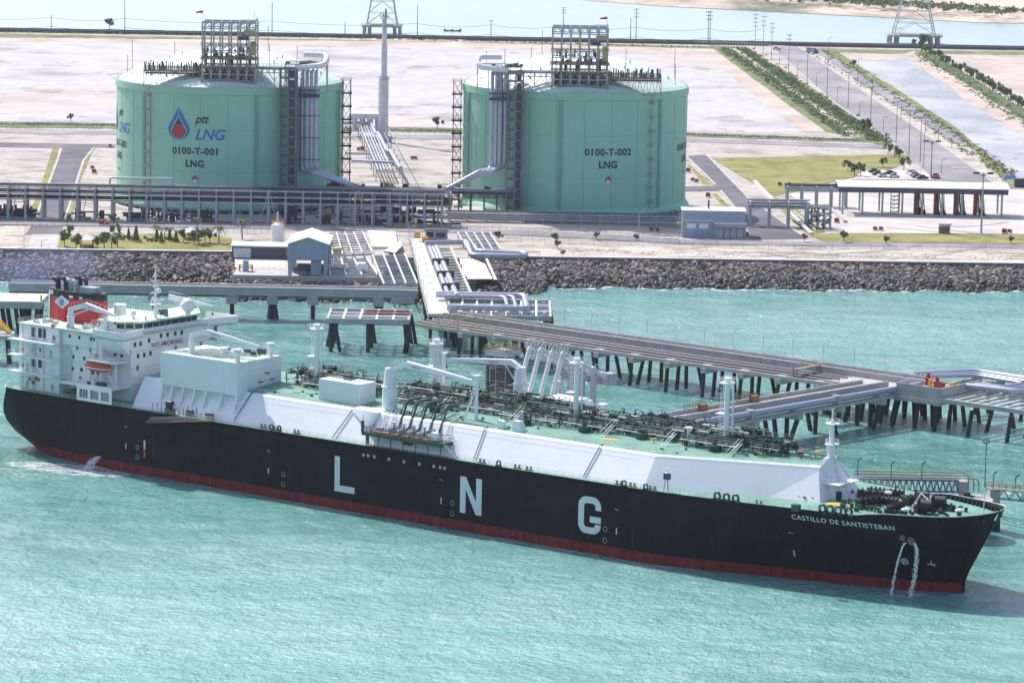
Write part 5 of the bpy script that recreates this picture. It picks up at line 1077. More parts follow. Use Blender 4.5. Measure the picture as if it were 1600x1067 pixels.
for x,y,rz,s,L in ((-26.5,3.2,.4,1,5),(-22.5,-5.2,1.3,1.05,5),(-19.5,-.5,.3,.85,4),(-16.5,4.6,1.2,.9,4),(-14.8,-6.2,1.5,.9,4.5),(-10.2,2.6,.5,1,4),(-28,7.6,.2,.8,4),(-23.5,9,.3,.8,4)): winch(x,y,rz,s,L)
for x,y in ((-7.6,-3.4),(-7.6,3)):                                   # anchor windlasses with their cable
    b=MB(); b.tube([(x-2.6,y-.7,19.6),(x+.2,y+.2,19.6)],1.45,14); b.box(x-3.4,y-1.6,17.9,x+.8,y+1.3,18.7); b.tube([(x+.4,y,19.2),(x+3.4,y*.9,18.6),(x+4.6,y*.85,18)],.35,8); b.tube([(x-2.8,y-.8,19.6),(x-2.5,y-.7,19.6)],1.9,14); b.build('anchor_windlass','black',ship,True)
for x,y in ((-24,-9.4),(-21.4,-9.8),(-18.8,-9.2),(-16.6,-9.6),(-13,-9),(-20,6.5),(-14.5,8),(-11.6,-2),(-5.2,-6.4),(-3.4,4.2)): bollard(x,1.15,y).name
for x,y in ((-11.3,-8.2),(-12.5,.2),(-1.6,-.6),(-24.5,6.2),(-17.6,6.8)):
    b=MB(); b.cyl((x,y,17.9),.55,1.1,14); b.build('vent_trunk','pipe_green',ship,True); b=MB(); b.cyl((x,y,19),.95,.3,16); b.cyl((x,y,19.3),.7,.2,16); b.build('mushroom_vent','white_clean',ship,True)
for x,y,r_ in ((-30.2,-8.8,1.7),(-20.6,3.8,1.6)):
    b=MB(); b.cyl((x,y,17.9),r_,.14,20); b.cyl((x+3.1,y-.3,17.9),r_*.9,.14,20); b.build('yellow_deck_mark','yellow',ship)
b=MB(); b.box(-18.3,8.6,17.9,-15.6,10.2,19.8); b.build('rope_store','pipe_green',ship)
b=MB(); b.cyl((4.4,0,19),.14,6.2,8,.08); b.beam((4.4,-.5,24),(4.4,.5,24),.08); b.build('jack_staff','white_clean',ship)
b=MB(); b.tube([(-12.5,-4.5,18),(-10.6,-2.6,22.2)],.14,6); b.tube([(-12.2,-1.6,18),(-10.6,-2.6,22.2)],.1,6); b.tube([(-10.6,-2.6,22.2),(-8,-3.4,21)],.14,6); b.build('small_davit','white_clean',ship)
rd=random.Random(11); b=MB(); c_=MB()
for k in range(46):
    x=rd.uniform(-28,-3); y=rd.uniform(-1,1)*(HB(x,17.5,18)-3); h=rd.uniform(.5,1.6)
    b=MB()
    if rd.random()<.5: b.box(x-.3,y-.3,17.9,x+rd.uniform(.2,.7),y+.4,17.9+h)
    else: b.cyl((x,y,17.9),rd.uniform(.15,.35),h,8)
    b.build('deck_fitting','dark_green',ship)
# ================================================================ THE JETTY
def frame(name,label,cat,p,q,group=None):
    p,q=V(p),V(q); d=q-p; t=thing(name,label,cat,(p.x,p.y,0),math.atan2(d.y,d.x),group)
    inv=RT[t.name].inverted(); L=math.hypot(d.x,d.y); return t,(lambda px,py,z:inv@at(px,py,z)),L
def bent(T,x,y0,y1,z,n=4,bat=1.6,r=.62,cap=True,seed=0):       # cap beam and raking piles
    rd=random.Random(seed+int(x*10))
    if cap: b=MB(); b.box(x-1,y0,z-1.5,x+1,y1,z); b.build('cap_beam','concrete',T)
    for k in range(n):
        y=y0+1+(y1-y0-2)*k/max(1,n-1); sx=rd.choice((-1,1,0))*bat; sy=rd.choice((-1,1,0))*bat*.7
        if k in (0,n-1): sx=(1 if k else -1)*bat*rd.choice((.4,1))
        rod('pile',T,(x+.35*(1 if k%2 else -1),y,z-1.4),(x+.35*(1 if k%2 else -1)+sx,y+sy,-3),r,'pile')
PK={}
def lamp_mesh():
    b=MB(); b.tube([(0,0,0),(0,0,6.2),(.35,0,7),(1.9,0,7.5)],.085,6); b.box(1.6,-.18,7.42,2.5,.18,7.58); return b.mesh('street_lamp','steel_pale')
def lamp(p,rz,label,group):
    if 'lamp' not in PK:
        t=thing('street_lamp',label,'street lamp',p,rz,group); b=MB(); b.tube([(0,0,0),(0,0,6.4),(.35,0,7.1),(1.7,0,7.5)],.09,6); b.build('post','steel_pale',t); b=MB(); b.box(1.5,-.2,7.4,2.6,.2,7.62); b.build('lamp_head','steel_pale',t); PK['lamp']=t; return t
    return copy_tree(PK['lamp'],p,rz,label,group)
# the long pipe and road trestle, parallel to the berth
TA,TB=at(722,495.5,11.4),at(1443,597,11.4)
tm,tl,LM=frame('jetty_trestle','long trestle carrying a road and rows of pipes slantwise behind the tanker','jetty',TA,TB)
b=MB(); b.box(-8,.2,10.2,LM,6.6,11); b.build('road_slab','concrete',tm)
for y in (0,6.4):
    b=MB(); b.box(-8,y-.2,9.9 if y==0 else 10.4,LM,y+.25,12); b.build('parapet','concrete',tm)
b=MB()
for k in range(int(LM/5)): b.box(k*5-.06,-.24,9.95,k*5+.06,-.2,11.9)
b.build('parapet_joint','concrete_dark',tm)
b=MB(); b.box(-8,-14.4,8.9,LM-22,-13.7,10); b.box(-8,-.9,8.9,LM-6,-.2,9.8); b.build('edge_beam','concrete',tm)
b=MB()
for k in range(int((LM-24)/3.1)): x=-6+k*3.1; b.box(x,-13.8,9.2,x+.5,-.6,9.75)
b.build('cross_beam','concrete_pale',tm)
for y,r_,m_ in ((-2,.32,'steel_dark'),(-3.2,.22,'steel'),(-4.4,.42,'steel_dark'),(-5.8,.3,'steel_dark'),(-7.1,.22,'steel_dark'),(-8.6,.45,'steel_dark'),(-10,.2,'steel'),(-11.4,.3,'steel_dark'),(-12.7,.16,'rust')):
    b=MB(); b.tube([(-8,y,9.75+r_),(LM*.5,y,9.75+r_),(LM-24,y,9.75+r_)],r_,8); b.build('pipeline',m_,tm,True)
for k,x in enumerate([12+j*13.9 for j in range(11)]): bent(tm,x,-15,1.5,9.0,4,1.8,.6,True,k)
for k,x in enumerate([12+j*13.9 for j in range(11)]): b=MB(); b.box(x-1.5,-13.7,9.76,x+1.5,-9.8,9.95); b.build('walk_slab','concrete_pale',tm)
b=MB()
for x in (2,10): b.beam((x,-13.8,9.8),(x,-13.8,13),.2); b.beam((x,-1,9.8),(x,-1,13),.2); b.beam((x,-13.8,13),(x,-1,13),.2)
b.rail([(-6,-13.6,9.9),(26,-13.6,9.9)],1.2,1.6,.09); b.rail([(-6,-8,9.9),(28,-8,9.9)],1.2,1.6,.09); b.rail([(-6,-1,9.9),(24,-1,9.9)],1.2,1.6,.09); b.build('crossing_stair','landing_yellow',tm)
c=tl(1262,585,10); b=MB(); 
for y in (-13,-1): b.box(c.x-.8,y,9.6,c.x-.4,y+.4,12.4); b.box(c.x+.4,y,9.6,c.x+.8,y+.4,12.4)
b.box(c.x-.8,-13,12.2,c.x+.8,-.6,12.4); b.rail([(c.x-.8,-13,12.4),(c.x-.8,-.6,12.4)],1.2,1.6,.09); b.build('crossing_stair','stair_tan',tm)
for k in range(15):
    x=4+k*11.2; w_=RT[tm.name]@V((x,6.6,11)); lamp(w_,tm.rotation_euler.z+math.pi/2*(.2),'grey street lamp on the far parapet of the long trestle, %s from its shore end'%nth(k+1),'lamps along the long trestle')
# head of the trestle: pump platform, pipe loop and outer deck
F0=lambda px,py,z: tl(px,py,z)
a=F0(1443,606,9.5); c=F0(1497,619,9.5); e=F0(1521,612,9.5)
b=MB(); pl=[(LM-26,-13),(LM-2,-13),(LM+14,-13),(LM+14,9),(LM-2,9),(LM-2,6.6),(LM-26,6.6)]; b.prism(pl,9.0,10.2); pf=b.build('pump_platform','concrete',tm)
b=MB()
for p,q in (((LM-1,-12.6),(LM+14,-12.6)),((LM+14,-12.6),(LM+14,9)),((LM-1,-12.6),(LM-1,-6))): b.beam((*p,11.4),(*q,11.4),.35,2.6)
b.build('parapet','concrete',tm)
b=MB(); b.beam((LM-26,-13,9.6),(LM-1,-13,9.6),.6,1.6); b.beam((LM-2,-13.2,8.4),(LM+15,-13.2,8.4),.9,1.3); b.build('edge_beam','concrete',tm)
b=MB()
for k in range(9): y=-30+0*k; 
for k in range(14): x=LM+14.5+k*3.4; b.box(x,-12.5,9.2,x+.6,10,9.8)
b.build('cross_beam','concrete_pale',tm)
b=MB(); b.box(LM+14,-13.4,8.7,LM+62,-12.4,10); b.box(LM+14,9.6,8.7,LM+62,10.6,10); b.build('edge_beam','concrete',tm)
for k,x in enumerate((LM-24,LM-12,LM,LM+13,LM+25,LM+38,LM+50)): bent(tm,x,-13.2,9,9,4 if k<4 else 3,1.8,.62,k<4,30+k)
for k,x in enumerate((LM-18,LM-6,LM+6)): bent(tm,x,-12,8,9,4,1.6,.62,False,50+k)
for k,(r_,o) in enumerate(((.85,0),(.6,2.2),(.6,4.2))):
    b=MB(); b.pipe([(LM-8+o,8-o*.4,11.9),(LM+2+o,26-o*1.6,11.9),(LM+30-o*1.5,24-o*1.6,11.9),(LM+31-o*1.8,3+o,11.9),(LM+14,1+o,11.9)],r_,12,2.5); b.build('pipe_loop','lagging',tm,True)
b=MB()
for x in (LM+4,LM+12,LM+20,LM+28): b.box(x,2,9,x+.5,25,10.8); b.box(x,23,4,x+.5,25,10)
b.build('loop_support','concrete',tm)
for k,x in enumerate((LM+6,LM+22)): bent(tm,x,20,27,9.5,2,1.5,.55,True,70+k)
for k,(x0,y0,x1,y1) in enumerate(((LM+1,-2,LM+4.6,1.6),(LM+6.4,-6,LM+12.4,-3))):
    t=thing('fire_pump','red fire pump on the walled trestle end platform, '+('nearer the road' if k==0 else 'the longer one'),'pump',RT[tm.name]@V(((x0+x1)/2,(y0+y1)/2,10.2)),tm.rotation_euler.z,'fire pumps at the trestle end')
    w_,d_=(x1-x0)/2,(y1-y0)/2; b=MB(); b.box(-w_,-d_,0,w_,d_,.5); b.build('skid','concrete_pale',t); b=MB(); b.box(-w_*.8,-d_*.6,.5,w_*.5,d_*.6,2.9); b.tube([(-w_,0,2.6),(w_,0,2.6)],.35,8); b.cyl((-w_*.6,0,2.9),.5,1.3,10); b.build('pump_body','red_paint',t); b=MB(); b.box(w_*.55,-d_*.7,.5,w_*.95,d_*.7,2.6); b.build('control_panel','white_clean',t)
b=MB()
for x in (LM+5.2,LM+13): b.box(x,-5.6,10.2,x+.8,-4.6,13.6); b.rail([(x,-5.6,10.2),(x,-1,10.2)],2.4,1.1,.1,3)
b.build('valve_frame','yellow',tm)
# the branch to the berth
BA,BB=at(1334,595.5,12),at(985,654,12)
tb,bl,LB=frame('berth_trestle','shorter trestle with a fat lilac pipe running back from the junction to the berth','jetty',BA,BB)
b=MB(); b.box(-4,.2,10.2,LB,6.4,11); b.build('road_slab','concrete',tb)
for y in (0,6.4): b=MB(); b.box(-4 if y==0 else -8,y-.2,9.6 if y else 10.2,LB,y+.3,12.1); b.build('parapet','lagging' if False else 'concrete',tb)
for y,r_ in ((7.6,.3),(8.5,.25),(9.3,.3)): b=MB(); b.tube([(-6,y,9.8),(LB*.5,y,9.8),(LB,y,9.8)],r_,8); b.build('pipeline','steel_dark',tb,True)
b=MB(); b.tube([(-22,11.4,10.6),(LB*.5,11.4,10.6),(LB,11.4,10.6)],.95,14); b.build('vapour_pipe','lagging',tb,True)
b=MB(); b.box(-8,10,8.4,LB,10.5,9.2); b.box(-8,12.4,8.4,LB,12.9,9.2); b.build('pipe_beam','concrete',tb)
for k in range(7):
    x=3+k*19; bent(tb,x,-1,14,8.6,4,2.6,.68,True,90+k); b=MB(); b.box(x-.7,10.2,9,x+.7,12.6,11.8) if k%2 else b.box(x-.9,10.2,9,x+.9,12.6,9.9); b.build('pipe_saddle','concrete',tb)
b=MB()
for x in (44,66,98): b.rail([(x,.2,12.1),(x+9,.2,12.1)],1.3,1.2,.12,3); b.box(x+1,.4,11,x+3.5,1.8,13)
b.build('hose_station','rust',tb)
c=bl(1222,600,9); b=MB()
b.box(c.x-4,-6,8.6,c.x+5,-3,8.9); b.rail([(c.x-4,-6,8.9),(c.x+5,-6,8.9)],1.3,1.2,.12,3); b.rail([(c.x-4,-3.1,8.9),(c.x+5,-3.1,8.9)],1.3,1.2,.12,3); b.build('side_platform','landing_yellow',tb)
# berth head behind the tanker
hw=lambda x,y,z=0: RT[ship.name]@V((x,y,z))
hd_=thing('berth_platform','concrete unloading platform hidden behind the tanker, under the loading arms','jetty',hw(-135,40,0),HD)
b=MB(); b.box(-36,-10,9.2,42,10,10.9); b.build('deck_slab','concrete',hd_)
for k in range(8):
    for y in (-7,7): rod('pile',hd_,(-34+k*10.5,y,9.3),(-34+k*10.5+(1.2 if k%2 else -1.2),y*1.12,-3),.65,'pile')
ap=[(826.5,543),(843.6,544.5),(861,549),(878.5,550.5)]
LA=None
for k,(px,py) in enumerate(ap):
    A=SY(px,py,28); x=A.x; t=thing('cargo_loader','pale unloading arm between berth and tanker, %s of four from the funnel end'%nth(k+1),'loading arm',hw(x,42,10.9),HD,'unloading arms at the berth')
    A=V((0,-14,A.z-10.9)); Pv=V((0,0,A.z-6.4)); Cw=V((0,6.5,Pv.z-3.0))
    b=MB(); b.cyl((0,0,0),.95,Pv.z-1,14,.8); b.cyl((0,0,0),1.4,.6,14); b.build('riser','lagging',t,True)
    b=MB(); b.tube([Pv,A],.55,12); b.tube([Pv+V((.9,0,-.4)),A+V((.9,.8,-.4))],.25,8); b.tube([Pv,Cw],.5,10); b.ball(Pv,1.15,nu=12,nv=8); b.build('inboard_arm','steel_pale',t,True)
    b=MB(); b.box(-1.3,Cw.y-.6,Cw.z-1.6,1.3,Cw.y+2.4,Cw.z+1.5); b.build('counterweight','lagging',t)
    b=MB(); bt=V((0,-20.2,11.9)); b.tube([A,bt],.42,10); b.tube([bt,bt+V((0,-.6,-1.6)),bt+V((0,-1.2,-1.8))],.5,10); b.beam(A+V((.8,0,0)),bt+V((.8,0,.4)),.2); b.build('outboard_arm','white_clean',t)
    b=MB(); n=14; w_=[A+V((.5,1.9*math.cos(q*2*math.pi/n),1.9*math.sin(q*2*math.pi/n)+.4)) for q in range(n+1)]; b.tube(w_,.13,5)
    for q in range(0,n,2): b.beam(A+V((.5,0,.4)),w_[q],.12)
    n=12; w_=[Pv+V((.9,1.7*math.cos(q*2*math.pi/n),1.7*math.sin(q*2*math.pi/n))) for q in range(n+1)]; b.tube(w_,.14,5); b.beam(A+V((.5,0,2.3)),Pv+V((.9,0,1.7)),.06); b.beam(A+V((.5,0,-1.5)),Pv+V((.9,0,-1.7)),.06); b.build('pulley_wheel','steel_pale',t)
c=SY(785,600,38); gt=thing('gangway_tower','dark lattice tower with a yellow railed top platform beside the unloading arms','tower',hw(c.x,38,10.9),HD)
b=MB(); hT=SY(785,545,38).z-10.9
for x in (-3,3):
    for y in (-2.5,2.5): b.beam((x,y,0),(x,y,hT),.65)
for k in range(6):
    z=hT*k/5
    for y in (-2.5,2.5): b.beam((-3,y,z),(3,y,z),.25); 
    for x in (-3,3): b.beam((x,-2.5,z),(x,2.5,z),.25)
    if k<5: b.beam((-3,-2.5,z),(3,-2.5,z+hT/5),.2); b.beam((3,2.5,z),(-3,2.5,z+hT/5),.2); b.box(-2.6,-2,z+.3,2.2,2,z+hT/5-.5)
b.build('lattice','steel_dark',gt); b=MB(); b.box(-3.6,-3.2,hT-1.6,3.6,3.2,hT-.2); b.build('platform','steel',gt)
b=MB(); b.rail([(-3.5,-3.1,hT-.2),(3.5,-3.1,hT-.2),(3.5,3.1,hT-.2),(-3.5,3.1,hT-.2)],1.3,1.2,.12,2,True); b.rail([(-3.2,-3,0),(3.2,-3,0)],hT*.98,3,.12,6); b.build('railing','landing_yellow',gt)
# road causeway at the jetty root and the decks either side of it
RA,RB=at(650,374,8),at(686,489,11.2)
tr_,rl,LR=frame('causeway','pale concrete causeway running from the shore road out to the trestles','jetty',RA,RB)
b=MB(); b.loft([[V((-2,y0,7.4)),V((-2,y1,7.4)),V((-2,y1,8.1)),V((-2,y0,8.1))] if x<0 else [V((x,y0,z-1)),V((x,y1,z-1)),V((x,y1,z)),V((x,y0,z))] for x,y0,y1,z in ((-2,-2.6,2.6,8.1),(LR*.35,-3.1,3,9.2),(LR*.7,-3.6,3.4,10.5),(LR+1,-3.8,3.4,11.1))]); b.build('road_slab','concrete_pale',tr_)
b=MB(); b.rail([(0,-2.7,8),(LR*.35,-3.2,9.2),(LR*.7,-3.7,10.4),(LR,-3.8,11.1)],1.1,2,.09); b.rail([(0,2.7,8),(LR*.35,3.1,9.2),(LR*.7,3.5,10.4),(LR,3.5,11.1)],1.1,2,.09); b.build('railing','steel',tr_)
for k in range(5): bent(tr_,LR*.4+k*LR*.14,-3.4,3.2,9+k*.4,2,1,.6,True,120+k)
for k in range(13):
    x=3+k*(LR-8)/12; lamp(RT[tr_.name]@V((x,-3.2-.6*x/LR,8+3*x/LR)),0.0,'grey street lamp on the causeway edge, %s from the shore road'%nth(k+1),'lamps along the causeway')
def deck(name,label,z,corners,beam_m='concrete',rows=3,step=3,piles=True,grid='concrete_pale',seed=0,ed=1.6):   # open pipe-loop platform: edge beams, sleepers, raking piles
    ps=[at(px,py,z) for px,py in corners]; x0=min(ps[0].x,ps[3].x); x1=max(ps[1].x,ps[2].x); y0=(ps[0].y+ps[1].y)/2; y1=(ps[2].y+ps[3].y)/2
    T=thing(name,label,'jetty',((x0+x1)/2,(y0+y1)/2,0)); w_,d_=(x1-x0)/2,(y1-y0)/2
    b=MB(); b.box(-w_,-d_,z-ed,w_,-d_+.8,z); b.box(-w_,d_-.8,z-ed,w_,d_,z); b.box(-w_,-d_+.8,z-ed,-w_+.8,d_-.8,z); b.box(w_-.8,-d_+.8,z-ed,w_,d_-.8,z); b.build('edge_beam',beam_m,T)
    b=MB(); n=max(2,round(2*w_/5.2))
    for k in range(1,n): x=-w_+2*w_*k/n; b.box(x-.35,-d_+.8,z-.7,x+.35,d_-.8,z-.05)
    for k in range(1,rows): y=-d_+2*d_*k/rows; b.box(-w_+.8,y-.35,z-.8,w_-.8,y+.35,z-.02)
    b.build('cross_beam',grid,T)
    b=MB()
    for k in range(round(2*d_/1.6)): y=-d_+1+k*1.6; b.box(-w_+.8,y,z-1.1,w_-.8,y+.25,z-.8)
    b.build('sleeper','steel',T)
    if piles:
        rd=random.Random(seed); n=max(3,round(2*w_/12)+1)
        for i in range(n):
            for j in range(3):
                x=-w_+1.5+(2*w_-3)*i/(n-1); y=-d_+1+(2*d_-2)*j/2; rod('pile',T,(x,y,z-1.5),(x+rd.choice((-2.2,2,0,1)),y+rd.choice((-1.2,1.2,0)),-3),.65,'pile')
                rod('pile',T,(x+1.3,y,z-1.5),(x+1.3+rd.choice((-1.8,2.2)),y,-3),.6,'pile')
    return T,w_,d_
T,w_,d_=deck('loop_platform','open pipe platform with two thin red lines left of the causeway, on raking piles',11.1,[(518,497.4),(640,499.5),(640,484),(516,481)],'concrete',3,3,True,'white_clean',5)
for y in (-d_*.15,d_*.35):
    b=MB(); b.pipe([(w_,y,11.5),(-w_+12,y,11.5),(-w_+12,y+3,11.5)],.3,8); b.build('pipe_run','rust' if False else 'red_paint',T,True)
T,w_,d_=deck('loop_platform','open pipe platform with fat lilac pipe loops right of the causeway, on raking piles',11.1,[(706,491.5),(862,494.5),(850,468.5),(700,466)],'concrete',3,3,True,'white_clean',8)
for r_,o,k in ((1.0,0,0),(.6,2.5,1),(.6,4.4,2)):
    b=MB(); x1=w_-9-o*1.5; b.pipe([(-w_-4,d_-1-o,12.6),(x1,d_-1-o,12.6),(x1+1,-d_+6+o*1.2,12.6),(-w_+3 if k==0 else x1-1,-d_+6+o*1.2,12.6)]+([(-w_+1,-d_+4,12.6)] if k==0 else []),r_,12,2.6); b.build('pipe_loop','lagging',T,True)
b=MB()
for k in range(8): x=-w_+4+k*4; b.box(x,-d_+1,11.1,x+1,-d_+2.6,12.2)
b.build('pipe_saddle','concrete_pale',T)
# pipe rack going out beside the causeway, right side: two lagged pipes over sleepers
pr=thing('pipe_rack','pipe track with two fat lagged pipes descending beside the right edge of the causeway','pipe rack',RA); W_=lambda px,py,z: at(px,py,z)
b=MB(); b.pipe([W_(668,384,9.5),W_(676,392,10.4),W_(704,465,12.4),W_(720,471,12.4)],.85,12,2.2) if False else b.tube([W_(671,386,10.2),W_(702,464,12.4)],.8,12); b.build('lagged_pipe','lagging',pr,True,True)
b=MB(); b.tube([W_(682,386,10.2),W_(714,463,12.6)],1.0,12); b.build('lagged_pipe','lagging',pr,True,True)
b=MB()
for k in range(18): t=k/17; b.beam(W_(686+32*t,388+74*t,9.2+1.6*t),W_(704+32*t,388+72*t,9.2+1.6*t),.7,.5)
b.beam(W_(676,388,9.3),W_(709,466,11),.6,1.2); b.beam(W_(704,388,9.3),W_(737,461,11),.6,1.2); b.build('sleeper','concrete_pale',pr,False,True)
for t in (.35,.6,.85): 
    for px in (684,708): p=W_(px+32*t,388+74*t,9); rod('pile',pr,p,(p.x,p.y,-2),.6,'pile',world=True)
for t in (.3,.55,.8): b=MB(); b.beam(W_(672+31*t,386+78*t,10.6+2*t)-V((1.4,0,0)),W_(684+32*t,386+77*t,10.6+2.2*t)+V((1.8,0,0)),.35,2.6); b.build('pipe_clamp','steel_dark',pr,False,True)
lp=thing('pipe_loop','lilac expansion loop of fat pipes lying behind the right-hand sea wall','pipe',at(760,398,6))
b=MB(); b.pipe([W_(664,380,8.5),W_(730,378,8.5),W_(737,399,8),W_(818,401,8),W_(823,396,8),W_(746,393,8),W_(741,384,8)],1.0,12,3); b.build('pipe_run','lagging',lp,True,True)
b=MB(); b.pipe([W_(738,396.5,7.6),W_(812,398.5,7.6)],.5,8); b.build('pipe_run','lagging',lp,True,True)
b=MB(); 
for px in (745,765,785,805): b.beam(W_(px,404,6),W_(px+3,394,6),.6,1.6)
b.beam(W_(820,394,6.4),W_(846,394,6.4),.5); b.beam(W_(846,394,6.4),W_(850,404,6.4),.5); b.build('pipe_saddle','concrete_pale',lp,False,True)
# sloped slipway right of the track
sw=thing('slipway_block','pale sloping concrete block between the pipe track and the brown boulders','concrete block',at(745,425,5))
b=MB(); b.poly([W_(718,404,7),W_(738,404,7.2),W_(748,436,5.2),W_(722,436,5.2)]); b.poly([W_(738,404,7.2),W_(758,412,6),W_(770,436,4.2),W_(748,436,5.2)]); b.loft([[W_(758,404,7.6),W_(762,404,7.6),W_(762,404,4),W_(758,404,4)],[W_(772,437,6.2),W_(777,437,6.2),W_(777,437,3),W_(772,437,3)]]); b.poly([W_(722,436,5.2),W_(770,436,4.4),W_(770,440,3),W_(722,440,3)]); b.build('block','concrete_pale',sw,False,True)
rocks('rock_armour',-13,12,'brown boulders filling the corner between the causeway and the right-hand sea wall',1500,lambda x:1303,lambda x:1228+(x+13)*1.2,5.0,3,.1)
# left road trestle along the shore
GY=at(300,446,11).y
ga=thing('road_trestle','long grey concrete road bridge on single piers along the shore behind the tanker funnel','bridge',(at(300,446,11).x,GY,0)); xl,xr=at(10,446,11).x-ga.location.x,at(652,456,11).x-ga.location.x
b=MB(); b.box(xl,-3,8.4,xr,-2.2,11.3); b.box(xl,-2.2,9.6,xr,2.4,10.6); b.box(xl,2.4,8.8,xr,3.2,11.4); b.build('girder','concrete',ga)
b=MB(); b.box(xl,-3.6,10.9,xr,-3.01,11.35); b.tube([(xl,-3.5,8.6),(0,-3.5,8.6),(xr,-3.5,8.6)],.16,6); b.build('edge_kerb','concrete_pale',ga)
b=MB(); b.box(xl,-2.1,7.4,xr,2.2,8.6); b.build('shaded_underside','concrete_dark',ga)  # shading under the girder, put into a dark concrete colour
for px in (232,357,422,486,590):
    x=at(px,470,8).x-ga.location.x; b=MB(); b.box(x-1.8,-2.8,5.2,x+1.8,2.4,8.6); b.build('pier_cap','concrete',ga)
    if px in (422,590):
        for s in (-1,1): rod('pile',ga,(x+s*.6,0,5.4),(x+s*1.9,-.6*s,-3),.75,'pile'); rod('pile',ga,(x+s*.5,-1,5.4),(x+s*.9,-2,-3),.75,'pile')
    else: rod('pile',ga,(x,0,5.4),(x,0,-3),.8,'pile')
b=MB(); b.box(xr-9,-4.4,6.6,xr-1,3.2,8.5); b.build('end_block','concrete',ga)
gp=thing('side_platform','pale platform on raking piles at the left edge of the photo behind the tanker stern','jetty',at(20,466,11)*1.0); gp.location.z=0; RT[gp.name]=M.Translation(gp.location)
b=MB(); b.box(-26,-7,9.4,10.4,12,11); b.build('deck_slab','concrete_pale',gp); b=MB(); b.box(-26,-7.4,8.6,10.8,-6.9,10.9); b.build('edge_beam','concrete',gp)
for x in (-9,-3,1.5,5,9):
    for y in (-5,6): rod('pile',gp,(x,y,9.5),(x+(1.8 if x<3 else -1.2),y,-3),.75,'pile')
b=MB(); b.beam((0,9,11.2),(4,4,9.8),.5,.4); b.box(10,-6,11,10.4,-4,13); b.build('post','yellow',gp)
ld=thing('boarding_ramp','yellow shore ramp at the left edge of the photo beside the tanker stern','gangway',at(4,525,8)); ld.location.z=0; RT[ld.name]=M.Translation(ld.location)
b=MB(); b.beam((-5,3,15),(2.6,-2,9.4),1.6,.9); b.rail([(-5,2.4,15.5),(2.6,-2.6,9.9)],1.2,1.2,.14); b.build('ramp','yellow',ld); b=MB(); b.box(-14,-6,7.6,3.4,4,9); b.build('platform','concrete',ld)
for x in (-3,2): rod('pile',ld,(x,-3,7.7),(x+.8,-3,-3),.8,'pile')
# mooring dolphins and walkways by the bow
dA=at(1505,776,9)
def dolphin(label,c,r,z,squ=False):
    t=thing('mooring_dolphin',label,'mooring dolphin',(c.x,c.y,0),0,'mooring dolphins off the bow'); b=MB()
    (b.box(-r*.5,-r,z-5,r*.5,r,z+.6) if squ else b.cyl((0,0,z-2.6),r,2.6,24)); b.build('pile_cap','concrete' ,t)
    for k in range(6): a=k*math.pi/3; rod('pile',t,(r*.4*math.cos(a),r*.6*math.sin(a),z-2.5),(r*.6*math.cos(a),r*.9*math.sin(a),-3),.6,'pile')
    if not squ:
        b=MB(); b.cyl((1,0,z),.8,.6,10); b.box(-1.4,-.8,z,1.6,.8,z+.9); b.box(-.8,-.5,z+.9,.9,.5,z+1.7); b.build('mooring_hook','dark_metal',t)
    return t
dolphin('round pale mooring dolphin with hooks just beyond the tanker bow',at(1510,779,9.2),6.6,9.2); dolphin('square concrete dolphin block at the right edge, carrying a lattice footbridge',at(1553,778,8),2.4,9.6,True)
wk=thing('footbridge','long lattice footbridge with bent tan pipes running behind the bow to the round dolphin','footbridge',at(1420,772,9)); wk.location.z=0; RT[wk.name]=M.Translation(wk.location)
xa,xb=at(1335,772,9).x-wk.location.x,at(1497,774,9).x-wk.location.x
b=MB()
for y in (-.9,.9): b.truss((xa,y,9.8),(xb,y,9.8),2.9,17,.24)
b.box(xa,-1,12.7,xb,1,12.9); b.build('lattice','steel_dark',wk); b=MB(); b.box(xb,-1.2,9.2,xb+2.2,1.2,12.6); b.build('end_block','concrete',wk)
b=MB()
for k in range(3): b.pipe([(xa,-1.2+k*.8,13.5+k*.55),(xb+5-k*1.2,-1.2+k*.8,13.5+k*.55),(xb+5-k*1.2,-1.2+k*.8,10)],.17,7,1.6)
b.rail([(xa,1,12.9),(xb,1,12.9)],1.2,2,.07); b.build('pipe_run','stair_tan',wk,True)
wr=thing('footbridge','tan railed lattice footbridge leaving the right edge of the photo from the square dolphin','footbridge',at(1580,780,8)); wr.location.z=0; RT[wr.name]=M.Translation(wr.location)
xa=at(1562,778,9).x-wr.location.x; b=MB()
for y in (-.9,.9): b.truss((xa,y,8.2),(xa+34,y-6,6.8),2.4,12,.22)
b.build('lattice','steel_dark',wr); b=MB(); b.beam((xa-3,0,10.8),(xa+34,-6,9.4),2,.25); b.rail([(xa-3,-.9,10.9),(xa+34,-6.9,9.5)],1.3,1.6,.12); b.rail([(xa-3,.9,10.9),(xa+34,-5.1,9.5)],1.3,1.6,.12); b.build('walkway','stair_tan',wr)
